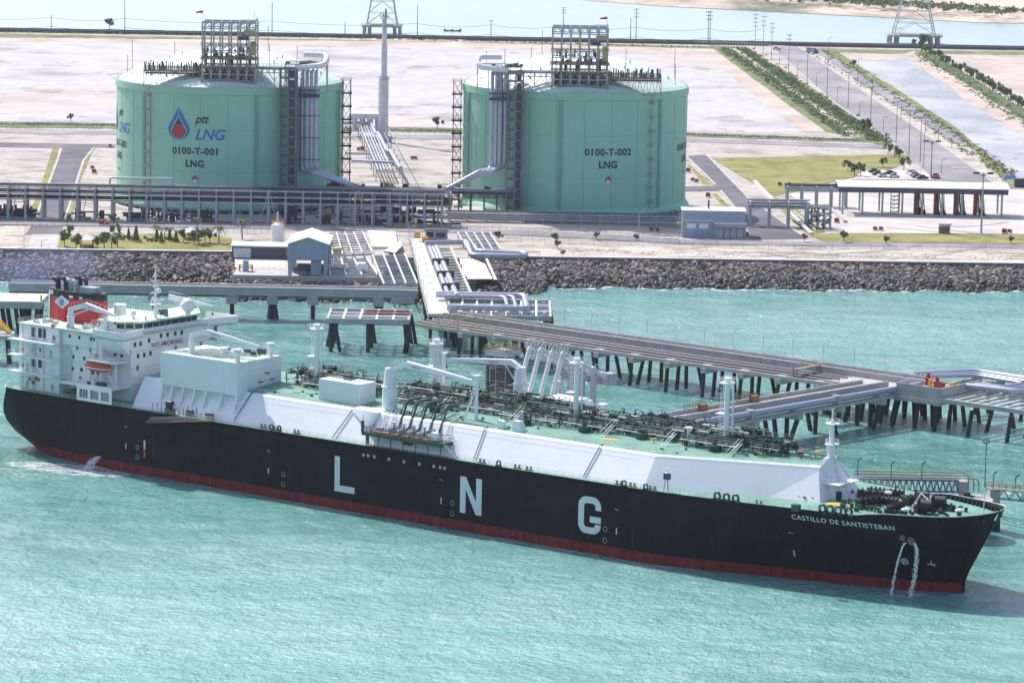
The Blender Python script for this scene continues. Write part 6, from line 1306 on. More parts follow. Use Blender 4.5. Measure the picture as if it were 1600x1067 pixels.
for k,(px,py,h,lab) in enumerate(((1538,777,9.6,'tall twin-headed lamp post on the round dolphin beyond the bow'),(1392,752,4.4,'short lamp post at the middle of the long footbridge behind the bow'),(1440,752,4.4,'short lamp post near the dolphin end of the long footbridge'),(1340,748,4.6,'short lamp post beside the foremast at the near end of the long footbridge'),(1552,762,3.6,'stub lamp post on the square dolphin block'),(1586,768,3.6,'stub lamp post on the footbridge at the right edge'))):
    z0=10 if k in (0,4,5) else 12.9; p=at(px,py,z0); t=thing('lamp_post',lab,'lamp post',p); b=MB(); b.cyl((0,0,0),.12,h if k else 13.5,6); b.build('post','steel_dark',t); hh=h if k else 13.5; b=MB(); b.beam((0,0,hh),(.9,-.3,hh+.7),.3); (b.beam((0,0,hh),(-.9,.2,hh+.6),.3) if k==0 else None); b.build('lamp_head','steel_dark',t)
for k,(z0,dx,dy,dz) in enumerate(((18.4,30,-6,4),(18.2,34,-9,2),(17.8,33,-14,0),(17.2,34,-15,-2))):
    p=hw(7.6,.5-k*.4,z0+.8); t=thing('mooring_line','thin dark mooring line running from the bow to the right edge of the photo','rope',p,0,'mooring lines at the bow'); b=MB(); q=V((60,-2-k*5.,-6.5)); b.tube([V((0,0,0)).lerp(q,j/8)-Z*(4*j/8*(1-j/8)*1.2) for j in range(9)],.06,5); b.build('rope','dark_metal',t)
# ================================================================ ON LAND
def zup(px,py,Y): return yat(px,py,Y).z
def prow(name,label,px0,px1,pyf,zt,zd,step,dep,pipes,colm='steel',raised=None,cap=True,world_y=None,rail=False):   # a pipe rack parallel to the shore
    Y=at((px0+px1)/2,pyf,G).y if world_y is None else world_y; x0=yat(px0,pyf,Y).x; x1=yat(px1,pyf,Y).x; c=(x0+x1)/2; T=thing(name,label,'pipe rack',(c,Y,G)); x0-=c; x1-=c; n=max(1,round((x1-x0)/step)); zt-=G; zd-=G
    b=MB(); e=MB()
    for k in range(n+1):
        x=x0+(x1-x0)*k/n
        for y in (0,dep): rod('column',T,(x,y,-.1),(x,y,zd+.6),.95 if zd>6 else .5,colm,'box'); rod('upright',T,(x,y,zd+.6),(x,y,zt),.5,colm,'box')
        e=MB(); e.beam((x,-.3,zt),(x,dep+.3,zt),.5); e.beam((x,-.3,zd),(x,dep+.3,zd),.5); e.beam((x,-.3,(zt+zd)/2),(x,dep+.3,(zt+zd)/2),.35); e.beam((x,dep/2,zd),(x,dep/2,zt),.3); e.build('frame_beam','steel_pale',T)
    for y in (0,dep):
        for z in (zd,zt,(zt+zd)/2): b.beam((x0,y,z),(x1,y,z),.36,.55)
    b.build('long_beam',colm,T)
    rd=random.Random(int(px0)+int(pyf)); 
    for m_ in ('steel_dark','steel','lagging'):
        b=MB(); k0=0
        for k in range(pipes):
            if rd.choice(('steel_dark','steel_dark','steel_dark','steel'))!=m_: continue
            y=.6+(dep-1.2)*rd.random(); r_=rd.choice((.12,.18,.25,.35,.45)); z=rd.choice((zd,(zt+zd)/2,(zt+zd)/2,zt))+.25+r_; b.tube([(x0-1,y,z),((x0+x1)/2,y,z),(x1+1,y,z)],r_,7); k0+=1
        if k0: b.build('pipeline',m_,T,True)
    if rail: b=MB(); b.rail([(x0,-.3,zt),(x1,-.3,zt)],1.2,2,.1); b.build('railing','steel_pale',T)
    return T,x0,x1,n
Yr=at(300,348,G).y; zt=zup(300,297,Yr); zd=zup(300,316,Yr)
T,x0,x1,n=prow('pipe_rack','long tall grey pipe rack crossing in front of the left storage tank',-150,690,348,zt,zd,7.05,8,64,world_y=Yr)
b=MB(); zz=zup(300,294.5,Yr)-G; f=lambda px:yat(px,300,Yr).x-T.location.x
b.pipe([(x0,7,zz),(f(168),7,zz),(f(169),7,zz+3),(f(267),7,zz+3),(f(268),7,zz),(x1-20,7,zz)],.42,8,1); b.build('raised_pipe','steel_pale',T,True)
for px in (30,140,232,420,560): 
    b=MB(); x=f(px); b.beam((x-3,0,0),(x+3,0,zd),.25) if False else None
    for a_ in (-3.5,3.5): b.beam((x,0,zd),(x+a_,0,.3),.28)
    b.beam((x-3.5,0,zd*.5),(x+3.5,0,zd*.5),.28); b.build('brace','steel',T)
rd=random.Random(6)
for k in range(70):
    px=rd.choice((rd.uniform(-30,48),rd.uniform(110,340),rd.uniform(440,690))); x=f(px); y=rd.uniform(1,7); z=rd.uniform(0,3); b=MB()
    b.box(x,y,0,x+rd.uniform(.8,3),y+1,rd.uniform(1,4)); b.tube([(x-2,y,1+z),(x+4,y,1+z)],rd.uniform(.15,.5),7); b.cyl((x,y+.6,0),.5,rd.uniform(2,6),7)
    b.build('ground_equipment','steel_dark',T)
# elevated bridge that links the risers of the two tanks
Yb=at(630,338,G).y; zb=zup(600,297,Yb)-G
pb=thing('pipe_bridge','dark elevated pipe bridge joining the pipe risers of the two storage tanks','pipe rack',(at(632,338,G).x,Yb,G)); xa=yat(478,300,Yb).x-pb.location.x; xb=yat(800,300,Yb).x-pb.location.x
b=MB(); b.box(xa,0,zb-1.2,xb,6.5,zb-.6)
for y in (0,6.5): b.truss((xa,y,zb-2.6),(xb,y,zb-2.6),2.4,26,.3)
b.build('bridge_deck','steel_dark',pb)
b=MB(); rd=random.Random(8)
for k in range(5): y=.7+k*1.25; r_=(.75,.5,.6,.45,.7)[k]; b.tube([(xa-2,y,zb+r_-.5),(0,y,zb+r_-.5),(xb+2,y,zb+r_-.5)],r_,9)
b.build('pipeline','lagging',pb,True)
b=MB(); b.rail([(xa,-.2,zb),(xb,-.2,zb)],1.3,1.7,.1); rd=random.Random(12)
for k in range(26): x=rd.uniform(xa+8,xb-10); b.box(x,2,zb+.8,x+rd.uniform(.6,2.2),4,zb+rd.uniform(1.5,3)); b.beam((x,1,zb),(x,1,zb+rd.uniform(2,4)),.14)
b.build('valve_gear','steel_dark',pb)
b=MB()
for px in (548,600,640,690): x=yat(px,285,Yb).x-pb.location.x; b.box(x,1,zb+1.4,x+5,2,zb+1.7); b.rail([(x,1,zb+1.6),(x+6,1,zb+1.6)],1.3,1.2,.12)
b.build('valve_platform','landing_yellow',pb)
for px,r_ in ((486,.5),(520,.5),(560,.5),(596,.5),(640,.5),(662,.7),(702,1.0),(716,.5),(735,.9),(756,.6),(776,.6),(793,.5)):
    x=yat(px,330,Yb).x-pb.location.x
    for y in (.4,6): rod('column',pb,(x,y,-.1),(x,y,zb-1),r_,'steel_dark','box')
for px0,px1 in ((662,702),(560,596)):
    a,c=(yat(q,330,Yb).x-pb.location.x for q in (px0,px1)); b=MB()
    for k in range(3): z=zb*k/3; b.beam((a,.4,z),(c,.4,z+zb/3-.6),.25); b.beam((c,.4,z),(a,.4,z+zb/3-.6),.25); b.beam((a,.4,z),(c,.4,z),.25)
    b.build('cross_brace','steel_tan' if 'steel_tan' in MT else 'stair_tan',pb)
# process steelwork under the bridge
pm=thing('process_frame','dense dark frame of equipment floors under the bridge between the storage tanks','process unit',(at(622,348,G).x,Yr-9,G)); xa=yat(546,340,Yr).x-pm.location.x; xb=yat(703,340,Yr).x-pm.location.x
b=MB(); hz=zup(600,300,Yr)-G
for k in range(9):
    x=xa+(xb-xa)*k/8
    for y in (10,18,24): b.beam((x,y,0),(x,y,hz*.95),.4)
for z in (hz*.33,hz*.6,hz*.93):
    for y in (10,18,24): b.beam((xa,y,z),(xb,y,z),.4)
    for k in range(9): x=xa+(xb-xa)*k/8; b.beam((x,10,z),(x,24,z),.3)
b.build('steel_frame','steel',pm)
rd=random.Random(15)
for k in range(46):
    x=rd.uniform(xa,xb-2); y=rd.uniform(10,22); z=rd.choice((0,hz*.33,hz*.6)); c_=rd.random(); b=MB()
    if c_<.45: b.box(x,y,z,x+rd.uniform(1,4),y+rd.uniform(1,2.5),z+rd.uniform(1,3.2))
    elif c_<.75: b.tube([(x,y,z+1),(x+rd.uniform(4,12),y,z+1)],rd.uniform(.25,.7),8)
    else: b.cyl((x,y,z),rd.uniform(.4,1),rd.uniform(1.5,4.5),10)
    b.build('equipment','steel_dark',pm)
b=MB()
for k in range(5): x=xa+(xb-xa)*rd.random(); b.rail([(x,9.8,hz*.6),(x+8,9.8,hz*.6)],1.2,1.4,.1)
b.box(xa+18,9,0,xa+30,11,1.2); b.box(xa+34,9,0,xa+42,11,1); b.build('yellow_railing','landing_yellow',pm)
# silver pipes that run away from the shore between the tanks
pk=thing('pipe_track','rack of silver pipes running away from the shore between the tanks to the chimney','pipe rack',at(596,270,G)); b=MB()
P1=lambda t,o,z: V((at(608,286,G).x+(at(578,214,G).x-at(608,286,G).x)*t+o,at(608,286,G).y+(at(578,214,G).y-at(608,286,G).y)*t,G+z))
for o,r_ in ((-5,.45),(-3.4,.3),(-2,.4),(-.6,.3),(1,.45)): b.tube([P1(0,o,6),P1(.5,o,6),P1(1,o,6)],r_,8)
b.pipe([P1(0,5,7),P1(.35,4,7),P1(.36,2.5,7),P1(.75,2,7),P1(.76,.6,7),P1(1,.5,7),P1(1,-22,7)],.85,9,2); b.pipe([P1(.12,3.4,6.6),P1(.14,-16,6.6)],.7,8); b.pipe([P1(.3,-6,6.6),P1(.3,-18,6.6)],.6,8)
b.build('pipeline','lagging',pk,True,True)
b=MB()
for k in range(9):
    t=k/8; b.beam(P1(t,-6,5),P1(t,6,5),.5)
    for o in (-6,6): b.beam(P1(t,o,0),P1(t,o,7.5),.45)
b.beam(P1(0,-6,5.2),P1(1,-6,5.2),.4); b.beam(P1(0,6,5.2),P1(1,6,5.2),.4); b.build('rack_frame','steel',pk,False,True)
b=MB(); b.rail([P1(-.02,9.5,6),P1(.55,8.6,6),P1(1.0,8,7)],1.2,3,.14); b.box(P1(1,0,0).x-11,P1(1,0,0).y-2,G+9.4,P1(1,0,0).x+7,P1(1,0,0).y+6,G+12); 
for k in range(4): q=P1(1,-8+k*4,0); b.cyl((q.x,q.y,G+3),1.2,6.6,8,1.6)
b.build('header_box','steel_pale',pk,False,True)
# low pipe rack before the right-hand tank
Yl=at(880,349,G).y; prow('low_pipe_rack','low grey pipe rack with railings in front of the right-hand storage tank',700,1056,350,G+3.6,G+1.7,8,5,10,'steel',world_y=Yl-2,rail=True)
rt=thing('retaining_wall','grey block wall at the edge of the tank yard below tank 002','wall',at(735,338,G)); b=MB(); p,q=at(722,338,G),at(757,338,G); b.box(p.x,p.y-1,G,q.x,p.y+1,G+.1); b.loft([[V((p.x,p.y-2,G)),V((p.x,p.y+6,G)),V((p.x,p.y+6,G+3.6)),V((p.x,p.y-2,G+1.4))],[V((q.x,p.y-2,G)),V((q.x,p.y+6,G)),V((q.x,p.y+6,G+3.6)),V((q.x,p.y-2,G+1.4))]]); b.build('wall','concrete_pale',rt,False,True)
# road barriers along the shore road
def barrier(label,pts,z=1.1,name='guard_rail',cat='barrier',m_='steel_pale',step=3.):
    T=thing(name,label,cat,at(*pts[0],G)); ps=[at(px,py,G) for px,py in pts]; b=MB(); b.rail(ps,z,step,.16,2); b.build('rail',m_,T,False,True); return T
barrier('white guard rail on the tank side of the shore road, left half',[(-30,343),(200,346),(420,348),(640,353)])
barrier('white guard rail on the sea side of the shore road, left half',[(-30,352),(200,356),(420,357),(600,360)])
barrier('white guard rail on the tank side of the shore road below tank 002',[(690,356),(860,361),(1060,373)])
barrier('white guard rail on the sea side of the shore road right of the causeway',[(690,364),(860,370),(1060,381),(1290,388)])
def fence(label,pts,h=2.4,step=4.,m_='steel_pale',rows=3): 
    T=thing('mesh_fence',label,'fence',at(*pts[0],G)); ps=[at(px,py,G) for px,py in pts]; b=MB(); b.rail(ps,h,step,.13,rows); b.build('posts_and_wires',m_,T,False,True); return T
fence('pale boundary fence on the hedge bank left of tank 001',[(-60,202),(60,203),(178,205)],4,3.2)
fence('pale boundary fence on the bank between the two tanks beyond the chimney',[(548,209),(640,211),(716,213)],4,3.2)
fence('pale boundary fence along the bank right of tank 002',[(1075,218),(1200,222),(1360,227)],4,3.2)
fence('thin fence on the pale strip right of the causeway',[(775,379),(870,383),(1062,386),(1300,391),(1640,396)],2.6,5,'steel')
fence('thin fence behind the lawn and palm trees',[(365,364),(430,366)],2.6,3,'steel')
# chimney
pc=at(598.7,222,G); hC=zup(601,14,pc.y)-G; ch=thing('chimney','tall grey vent chimney standing between the two storage tanks','chimney',pc)
b=MB(); b.lathe([(2.45,0),(2.45,hC*.42),(2.4,hC*.46),(1.55,hC*.5),(1.5,hC*.73),(1.25,hC*.75),(1.2,hC*.93),(0,hC*.935)],20); b.build('shaft','concrete' if False else 'steel_pale',ch,True)
b=MB()
for z,r_ in ((hC*.47,2.9),(hC*.86,2.2),(hC*.925,2.3)): b.cyl((0,0,z),r_,.3,14); b.rail([(r_*math.cos(k*.785),r_*math.sin(k*.785),z+.3) for k in range(8)],1.3,1.5,.12,2,True)
b.ladder((-2.7,0,1),(-2.6,0,hC*.46),.8,1.2,.12,(0,1,0)); b.build('gallery','steel',ch); b=MB(); b.cyl((.6,0,hC*.93),.42,hC*.07,8); b.cyl((-.6,0,hC*.93),.25,hC*.03,8); b.build('tip_pipe','steel_dark',ch)
b=MB(); b.box(-3.4,-2.5,0,3.6,2.5,1.4); b.box(2,-3,0,4.4,-1,3); b.build('base_block','blue_grey',ch)
# ---------------------------------------------------------------- buildings
def bld(name,label,px,py,w_,d_,h,m_='blue_grey',roof='roof_pale',cat='building',z=G,ov=.35):
    p=at(px,py,z); T=thing(name,label,cat,(p.x,p.y,z)); b=MB(); b.box(-w_/2,0,-.2,w_/2,d_,h); b.build('wall',m_,T); b=MB(); b.box(-w_/2-ov,-ov,h,w_/2+ov,d_+ov,h+.35); b.build('roof',roof,T); return T
p0,p1=at(1066,371,G),at(1164,372,G); wS=p1.x-p0.x
sb=bld('substation','blue grey flat roofed substation with a front canopy, right of tank 002',1115,371.5,wS,13,zup(1115,330,at(1115,371,G).y)-G)
hS=zup(1115,330,at(1115,371,G).y)-G
b=MB(); b.box(0,-3,hS*.56,wS/2+.4,0,hS*.56+.4); b.build('canopy','roof_pale',sb)
b=MB(); b.box(0.4,-2.8,hS*.42,wS/2,-2.6,hS*.56)
for k in range(6): b.box(.4+k*(wS/2-.6)/5,-2.9,0,.8+k*(wS/2-.6)/5,-2.5,hS*.56)
b.build('canopy_post','steel',sb)
for k in range(4): b=MB(); x=1.4+k*(wS/2-2)/4; b.box(x,-.15,0,x+2.2,0,3.4); b.build('door','steel_pale',sb)
for x in (-wS*.36,-wS*.16): b=MB(); b.box(x-1.8,-.12,3.6,x+1.8,0,5.6); b.build('panel','pale_blue',sb)
b=MB(); b.box(-wS/2+.2,-.1,hS*.62,wS/2-.2,0,hS*.66); b.build('ledge','steel_pale',sb); b=MB(); b.cyl((-2,6,hS),.35,4,8); b.box(-2.5,5.5,hS+2,-1.5,6.5,hS+2.4); b.build('roof_vent','steel_dark',sb)
b=MB(); b.ladder((-wS/2-1.2,1,0),(-wS/2-1.2,1,hS),1,.8,.14,(0,1,0)); b.box(-wS/2-2.4,.5,hS*.5,-wS/2-.2,2,hS*.5+.3); b.build('side_stair','landing_yellow',sb)
# pump shelter with its gabled roof
pa,pz=at(453,431,6.5),at(509,431,6.5); ws=pz.x-pa.x; hs=zup(453,380,pa.y)-6.5; hr=zup(480,372,pa.y)-6.5; ds=26
sh=thing('pump_shelter','open steel shelter with blue grey gable and pale pitched roof on the jetty root deck','shelter',((pa.x+pz.x)/2,pa.y,6.5))
for x in (-ws/2,ws/2):
    for y in (0,ds/2,ds): b=MB(); b.box(x-.7,y-.5,-.2,x+.7,y+.5,hs); b.build('post','blue_grey',sh)
b=MB(); b.poly([(-ws/2,-.1,hs*.48),(ws/2,-.1,hs*.48),(ws/2,-.1,hs),(0,-.1,hr),(-ws/2,-.1,hs)]); b.poly([(-ws/2,ds,hs*.48),(ws/2,ds,hs*.48),(ws/2,ds,hs),(0,ds,hr),(-ws/2,ds,hs)]); b.box(-ws/2,0,hs*.6,-ws/2+.2,ds,hs); b.box(ws/2-.2,0,hs*.6,ws/2,ds,hs); b.build('gable_wall','blue_grey',sh)
b=MB(); o=1.4; b.loft([[V((-ws/2-o,y,hs-.5)),V((0,y,hr+.15)),V((0,y,hr+.5)),V((-ws/2-o,y,hs-.15))] for y in (-.9,ds+.9)]); b.loft([[V((0,y,hr+.15)),V((ws/2+o,y,hs-.5)),V((ws/2+o,y,hs-.15)),V((0,y,hr+.5))] for y in (-.9,ds+.9)]); b.build('roof','roof_pale',sh)
b=MB(); b.box(1,2,0,4.6,5,5.2); b.build('pump_motor','blue_grey',sh); b=MB(); b.box(-4,4,0,.2,8,3.6); b.cyl((-1,3,0),.8,2,10); b.box(-ws/2+1,8,0,ws/2-1,20,2); b.build('machinery','steel_dark',sh)
b=MB(); b.rail([(-ws/2,0,.2),(ws/2,0,.2)],1.2,1.5,.1); b.build('railing','steel_pale',sh)
# jetty-root deck with its low buildings
dk=thing('root_deck','concrete service deck on the shore left of the causeway, above small pale rocks','quay',at(480,432,6)); b=MB(); a,c=at(362,432,6.3),at(596,437,6.3); b.box(a.x,a.y,2.5,c.x,WALL_Y(0)+12,6.3); b.box(a.x,a.y-.6,4.8,c.x,a.y,7); b.build('deck','concrete',dk,False,True)
rocks('rock_armour',a.x+1,c.x+22,'small pale rocks between the service deck and the road bridge, left of the causeway',1300,lambda x:a.y-.5,lambda x:a.y-17,4.6,9,.3)
for nm,lab,pl,h,m_,rf in (('service_hut','long low pale hut with a dark front, left end of the service deck',(362,404,448,22),4.6,'steel_dark','roof_pale'),('service_hut','low pale container hut in front of the gas drum on the service deck',(424,401,443,10),4.2,'steel_dark','roof_pale')):
    px0,py,px1,dd=pl; A_,B_=at(px0,py,6.3),at(px1,py,6.3); T=thing(nm,lab,'building',((A_.x+B_.x)/2,A_.y,6.3)); w_=B_.x-A_.x; b=MB(); b.box(-w_/2,0,0,w_/2,dd*.5,h); b.build('wall',m_,T); b=MB(); b.box(-w_/2-.4,-.4,h,w_/2+.4,dd*.5+.4,h+.5); b.build('roof',rf,T); b=MB(); b.box(-w_/2+.6,-.1,.4,-w_/2+w_*.35,0,h-.6); b.build('panel','steel_pale',T)
pv=thing('pale_apron','bright concrete apron slab in front of the low huts on the service deck','paving slab',at(408,418,6.3)); b=MB(); b.poly([at(367,400,6.36),at(446,402,6.36),at(446,419,6.36),at(367,418,6.36)]); b.build('slab','concrete_pale',pv,False,True)
b=MB(); b.rail([at(367,419,6.4),at(446,420,6.4)],1.1,2,.1); b.build('railing','steel_pale',pv,False,True)
st_=thing('boat_ramp','sloping concrete stair wall descending to the water beside the service deck','ramp',at(335,425,4)); Yw=1292.; ol=[yat(*q_,Yw) for q_ in ((287,441),(327,414),(366,414),(366,430),(327,430),(306,442))]; b=MB()
b.loft([[V((q_.x,Yw,q_.z)) for q_ in ol],[V((q_.x,Yw+3,q_.z)) for q_ in ol]]); b.build('ramp_wall','concrete',st_,False,True)
b=MB(); b.beam(ol[0]+V((0,1.5,.2)),ol[1]+V((0,1.5,.2)),3.4,.4); b.beam(ol[1]+V((0,1.5,.2)),ol[2]+V((0,1.5,.2)),3.4,.4); b.beam(ol[5]+V((0,-.3,0)),ol[4]+V((0,-.3,0)),.6,.5); b.build('coping','concrete_pale',st_,False,True)
rocks('rock_armour',at(300,440,1).x,a.x+3,'small pale rocks below the sloping stair wall beside the service deck',420,lambda x:1291.,lambda x:1268.,4.,19,.3)
dr=thing('gas_drum','white vertical gas drum with a thin vent pipe beside the pump shelter','tank',at(433.5,380,6.3)); hD=zup(433,351,dr.location.y)-6.3; rD=(at(443,380,6.3).x-at(424,380,6.3).x)/2
b=MB(); b.lathe([(rD,0),(rD,hD),(rD*.5,hD+.7),(0,hD+.8)],20); b.build('drum','white_clean',dr,True); b=MB(); b.cyl((0,0,hD),.35,5,8); b.build('vent_pipe','steel_pale',dr,True); b=MB(); b.rail([(rD*math.cos(k*.785),rD*math.sin(k*.785),hD) for k in range(8)],1.2,1.2,.14,2,True); b.ladder((rD+.4,-.6,0),(rD+.4,-.6,hD+1),.8,.8,.12,(0,1,0)); b.build('railing','yellow',dr)
gr_=thing('yellow_gantry','small yellow valve frame on the apron edge of the service deck','frame',at(384,424,6.3)); b=MB(); b.box(-2.6,0,0,-2.1,1,2.4); b.box(2.1,0,0,2.6,1,2.4); b.box(-2.6,0,1.2,2.6,.8,1.6); b.box(-2.6,0,2,2.6,.8,2.4); b.build('frame','yellow',gr_)
b=MB(); b.box(-1,-.4,0,1,1.4,4); b.build('cabinet','blue_grey',gr_)
def vess(label,px0,px1,py,r_,m_,rz=0):
    p,q=at(px0,py,6.3),at(px1,py,6.3); T=thing('pressure_vessel',label,'tank',(p.x,p.y,6.3),rz); L=q.x-p.x; b=MB(); n=12
    b.loft([[V((x,rr*math.cos(2*math.pi*k/n),r_+.8+rr*math.sin(2*math.pi*k/n))) for k in range(n)] for x,rr in ((0,.2),(.3,r_*.7),(.9,r_),(L-.9,r_),(L-.3,r_*.7),(L,.2))]); b.build('shell',m_,T,True); b=MB(); b.box(L*.2,-r_*.6,0,L*.2+.6,r_*.6,1.1); b.box(L*.75,-r_*.6,0,L*.75+.6,r_*.6,1.1); b.build('saddle','concrete',T)
vess('ochre horizontal vessel right of the pump shelter on the service deck',512,537,402,1.5,'landing_yellow'); vess('pale short vessel nearest the rocks right of the pump shelter',556,575,427,1.7,'white_clean'); vess('pale narrow vessel between the ochre vessel and the rocks',534,545,424,1.1,'roof_pale')
def grid_rack(label,c4,z,nl,ncr,m1='steel_pale',m2='steel_dark',zleg=6.3):   # seen from above: long pale beams over dark pipes
    P=[at(px,py,z) for px,py in c4]; T=thing('pipe_rack',label,'pipe rack',at((c4[0][0]+c4[1][0])/2,(c4[0][1]+c4[3][1])/2,6)); L=lambda u,v:(P[0].lerp(P[1],u)).lerp(P[3].lerp(P[2],u),v)
    b=MB()
    for k in range(nl+1): b.beam(L(k/nl,0),L(k/nl,1),.5,.6)
    b.build('long_beam',m1,T,False,True); b=MB(); rd=random.Random(int(c4[0][0]))
    for k in range(ncr+1): b.tube([L(0,k/ncr)-Z*.5,L(1,k/ncr)-Z*.5],rd.uniform(.2,.45),6)
    b.build('cross_pipe','steel',T,True,True)
    for u in (0,.5,1):
        for v in (.05,.5,.95): q=L(u,v); rod('column',T,q,(q.x,q.y,zleg-6),.3,m2,'box',world=True)
    return T
grid_rack('sloping pipe rack behind the pump shelter, its pale beams pointing to the sea',((512,363),(566,362),(582,395),(520,398)),9,4,9)
grid_rack('pipe rack of many white pipes left of the causeway, nearest the water',((582,398),(632,396),(652,443),(600,444)),9.5,3,16,'concrete_pale')
grid_rack('sloping pipe rack right of the causeway behind the lilac pipe loop',((715,363),(765,363),(782,390),(733,392)),8.6,4,9)
grid_rack('small pipe grid in the middle of the service deck right of the pump shelter',((513,404),(572,402),(590,429),(516,430)),7.2,3,12,'roof_pale','rust')
bw=thing('bund_wall','low pale retaining slab between the two left pipe racks by the causeway','concrete block',at(605,385,6.3)); b=MB(); b.prism([(q.x,q.y) for q in (at(582,388,6.3),at(622,388,6.3),at(618,364,6.3),at(574,362,6.3))],5.8,6.9); b.loft([[at(600,392,7),at(625,376,8.6),at(625,379,6),at(600,395,6)],[at(618,395,7),at(628,384,8.6),at(628,387,6),at(618,397,6)]]); b.build('slab','concrete_pale',bw,False,True)
vb=thing('valve_house','small blue flat roofed valve house by the right edge of the causeway','building',at(681,373,6.5)); b=MB(); b.box(-4.2,0,0,4.6,4,3.2); b.build('wall','blue_grey',vb); b=MB(); b.box(-4.6,-.4,3.2,5,4.4,3.6); b.build('roof','steel_dark',vb); b=MB(); b.box(-3.6,-.1,.5,-1,0,2.6); b.box(0,-.1,.5,3.8,0,2.4); b.build('window','glass',vb)
for px,py,lab in ((652,372,'yellow control stand where the causeway meets the shore road, left side'),(664,380,'yellow control stand where the causeway meets the shore road, right side')):
    T=thing('control_stand',lab,'frame',at(px,py,8)); b=MB(); b.box(-1.2,-.6,0,1.2,.6,2.6); b.build('stand','yellow',T); b=MB(); b.rail([(-2,-1,0),(2,-1,0),(2,1,0)],1.3,1,.14); b.build('railing','landing_yellow',T)
# ---------------------------------------------------------------- truck station, right
ca,cb=at(1316,335,G),at(1564,339,G); wT=cb.x-ca.x; hT=zup(1316,294,ca.y)-G; Ts=thing('truck_shelter','long open truck loading shelter with a white curved roof on grey columns','shelter',((ca.x+cb.x)/2,ca.y,G)); dT=13
b=MB(); n=8; sec=[]
for x in (-wT/2-2.4,wT/2+3): sec.append([V((x,-2.2+(dT+4.4)*k/n,hT+2.6*math.sin(math.pi*(.12+.76*k/n)))) for k in range(n+1)]+[V((x,-2.2+(dT+4.4)*k/n,hT-.35+2.6*math.sin(math.pi*(.12+.76*k/n)))) for k in range(n,-1,-1)])
b.loft(sec); b.build('roof','roof_pale',Ts,True)
b=MB(); b.box(-wT/2-2,-1.6,hT-1.6,wT/2+2.4,-1.2,hT+.6); b.box(-wT/2-2,dT+.8,hT-1.6,wT/2+2.4,dT+1.2,hT+.5); b.build('fascia','steel_dark',Ts)
for k in range(9):
    x=-wT/2+wT*k/8
    for y in (0,dT): rod('column',Ts,(x,y,-.1),(x,y,hT),.8,'steel','box')
for k in range(4):
    t=thing('loading_bay','red and grey truck filling bay under the shelter roof, %s from the left'%nth(k+1),'loading bay',((ca.x+cb.x)/2-wT/2+wT*(3.75+k)/8,ca.y+3,G),0,'filling bays under the truck shelter'); b=MB(); b.box(-1,0,0,.6,1.6,hT-1); b.build('riser_panel','rust' if False else 'red_paint',t)
    b=MB(); rd=random.Random(k)
    for q in range(14): x=rd.uniform(.6,4.2); b.box(x,rd.uniform(0,2),0,x+.5,rd.uniform(2,3),rd.uniform(1,4.5)*(1.2-x/5)); b.beam((x,0,0),(x-1,0,hT-2),.2)
    b.build('pipework','steel_dark',t)
t=thing('stair_block','stacked service stair under the truck shelter roof, left of the filling bays','stair',((ca.x+cb.x)/2-wT/2+wT*.325*1.02,ca.y+2,G)); b=MB()
for k in range(5): b.box(-1.8,0,1+k*1.7,1.6,2,1.25+k*1.7); b.ladder((-1.6,0,k*1.7),(1.2,0,1.7+k*1.7),.8,.4,.12,(0,1,0))
for x in (-1.8,1.6): b.beam((x,0,0),(x,0,hT-1),.3)
b.build('flights','steel',t)
Yp=at(1272,358,G).y
prow('pipe_bridge','grey pipe bridge crossing above the inner road right of the substation',1172,1262,358,zup(1200,318,Yp),zup(1200,327,Yp),7.5,6,10,'steel',world_y=Yp+4)
grid=thing('valve_skid','tall lattice valve frame packed with pipes right of the inner road','process unit',(at(1280,360,G).x,Yp,G)); wv=at(1300,360,G).x-at(1262,360,G).x; hv=zup(1280,324,Yp)-G; b=MB()
for x in [-wv/2+wv*k/4 for k in range(5)]:
    for y in (0,4,8): b.beam((x,y,0),(x,y,hv),.35)
for z in (hv*.33,hv*.66,hv):
    for y in (0,4,8): b.beam((-wv/2,y,z),(wv/2,y,z),.35)
b.build('frame','steel',grid); b=MB(); rd=random.Random(3)
for k in range(40): x=rd.uniform(-wv/2,wv/2-1); z=rd.uniform(0,hv-1.5); y=rd.uniform(0,7); b.box(x,y,z,x+rd.uniform(.5,1.6),y+.8,z+rd.uniform(.4,1.5)) if k%2 else b.tube([(x,y,z),(x+2.5,y+.5,z+rd.choice((0,0,2)))],.22,6)
b.build('pipework','steel_dark',grid)
Yq=at(1280,325,G).y; prow('pipe_rack','short grey pipe rack joining the left end of the truck shelter',1230,1322,326,zup(1280,293,Yq),zup(1280,299,Yq),6.5,6,8,'steel',world_y=Yq)
sl_=thing('sloping_conduit','grey sloping pipe conduit descending from the pipe bridge to the valve frame','conduit',at(1250,340,G)); b=MB(); b.beam(at(1233,331,9.5),at(1268,365,6.6),1.4,.8); b.beam(at(1240,330,9.5),at(1275,360,6.6),.5,.5); b.build('conduit','steel_pale',sl_,False,True)
for p,q,lab in (((1179,284),(1212,318),'pale conduit trough lying across the lawn behind the pipe bridge'),((1290,320),(1321,347),'brown kerb trough on the paving left of the truck shelter')):
    T=thing('conduit_trough',lab,'conduit',at(*p,G)); b=MB(); b.beam(at(*p,G+.5),at(*q,G+.5),1.6,1.2); b.build('trough','steel_pale' if p[0]<1200 else 'concrete',T,False,True)
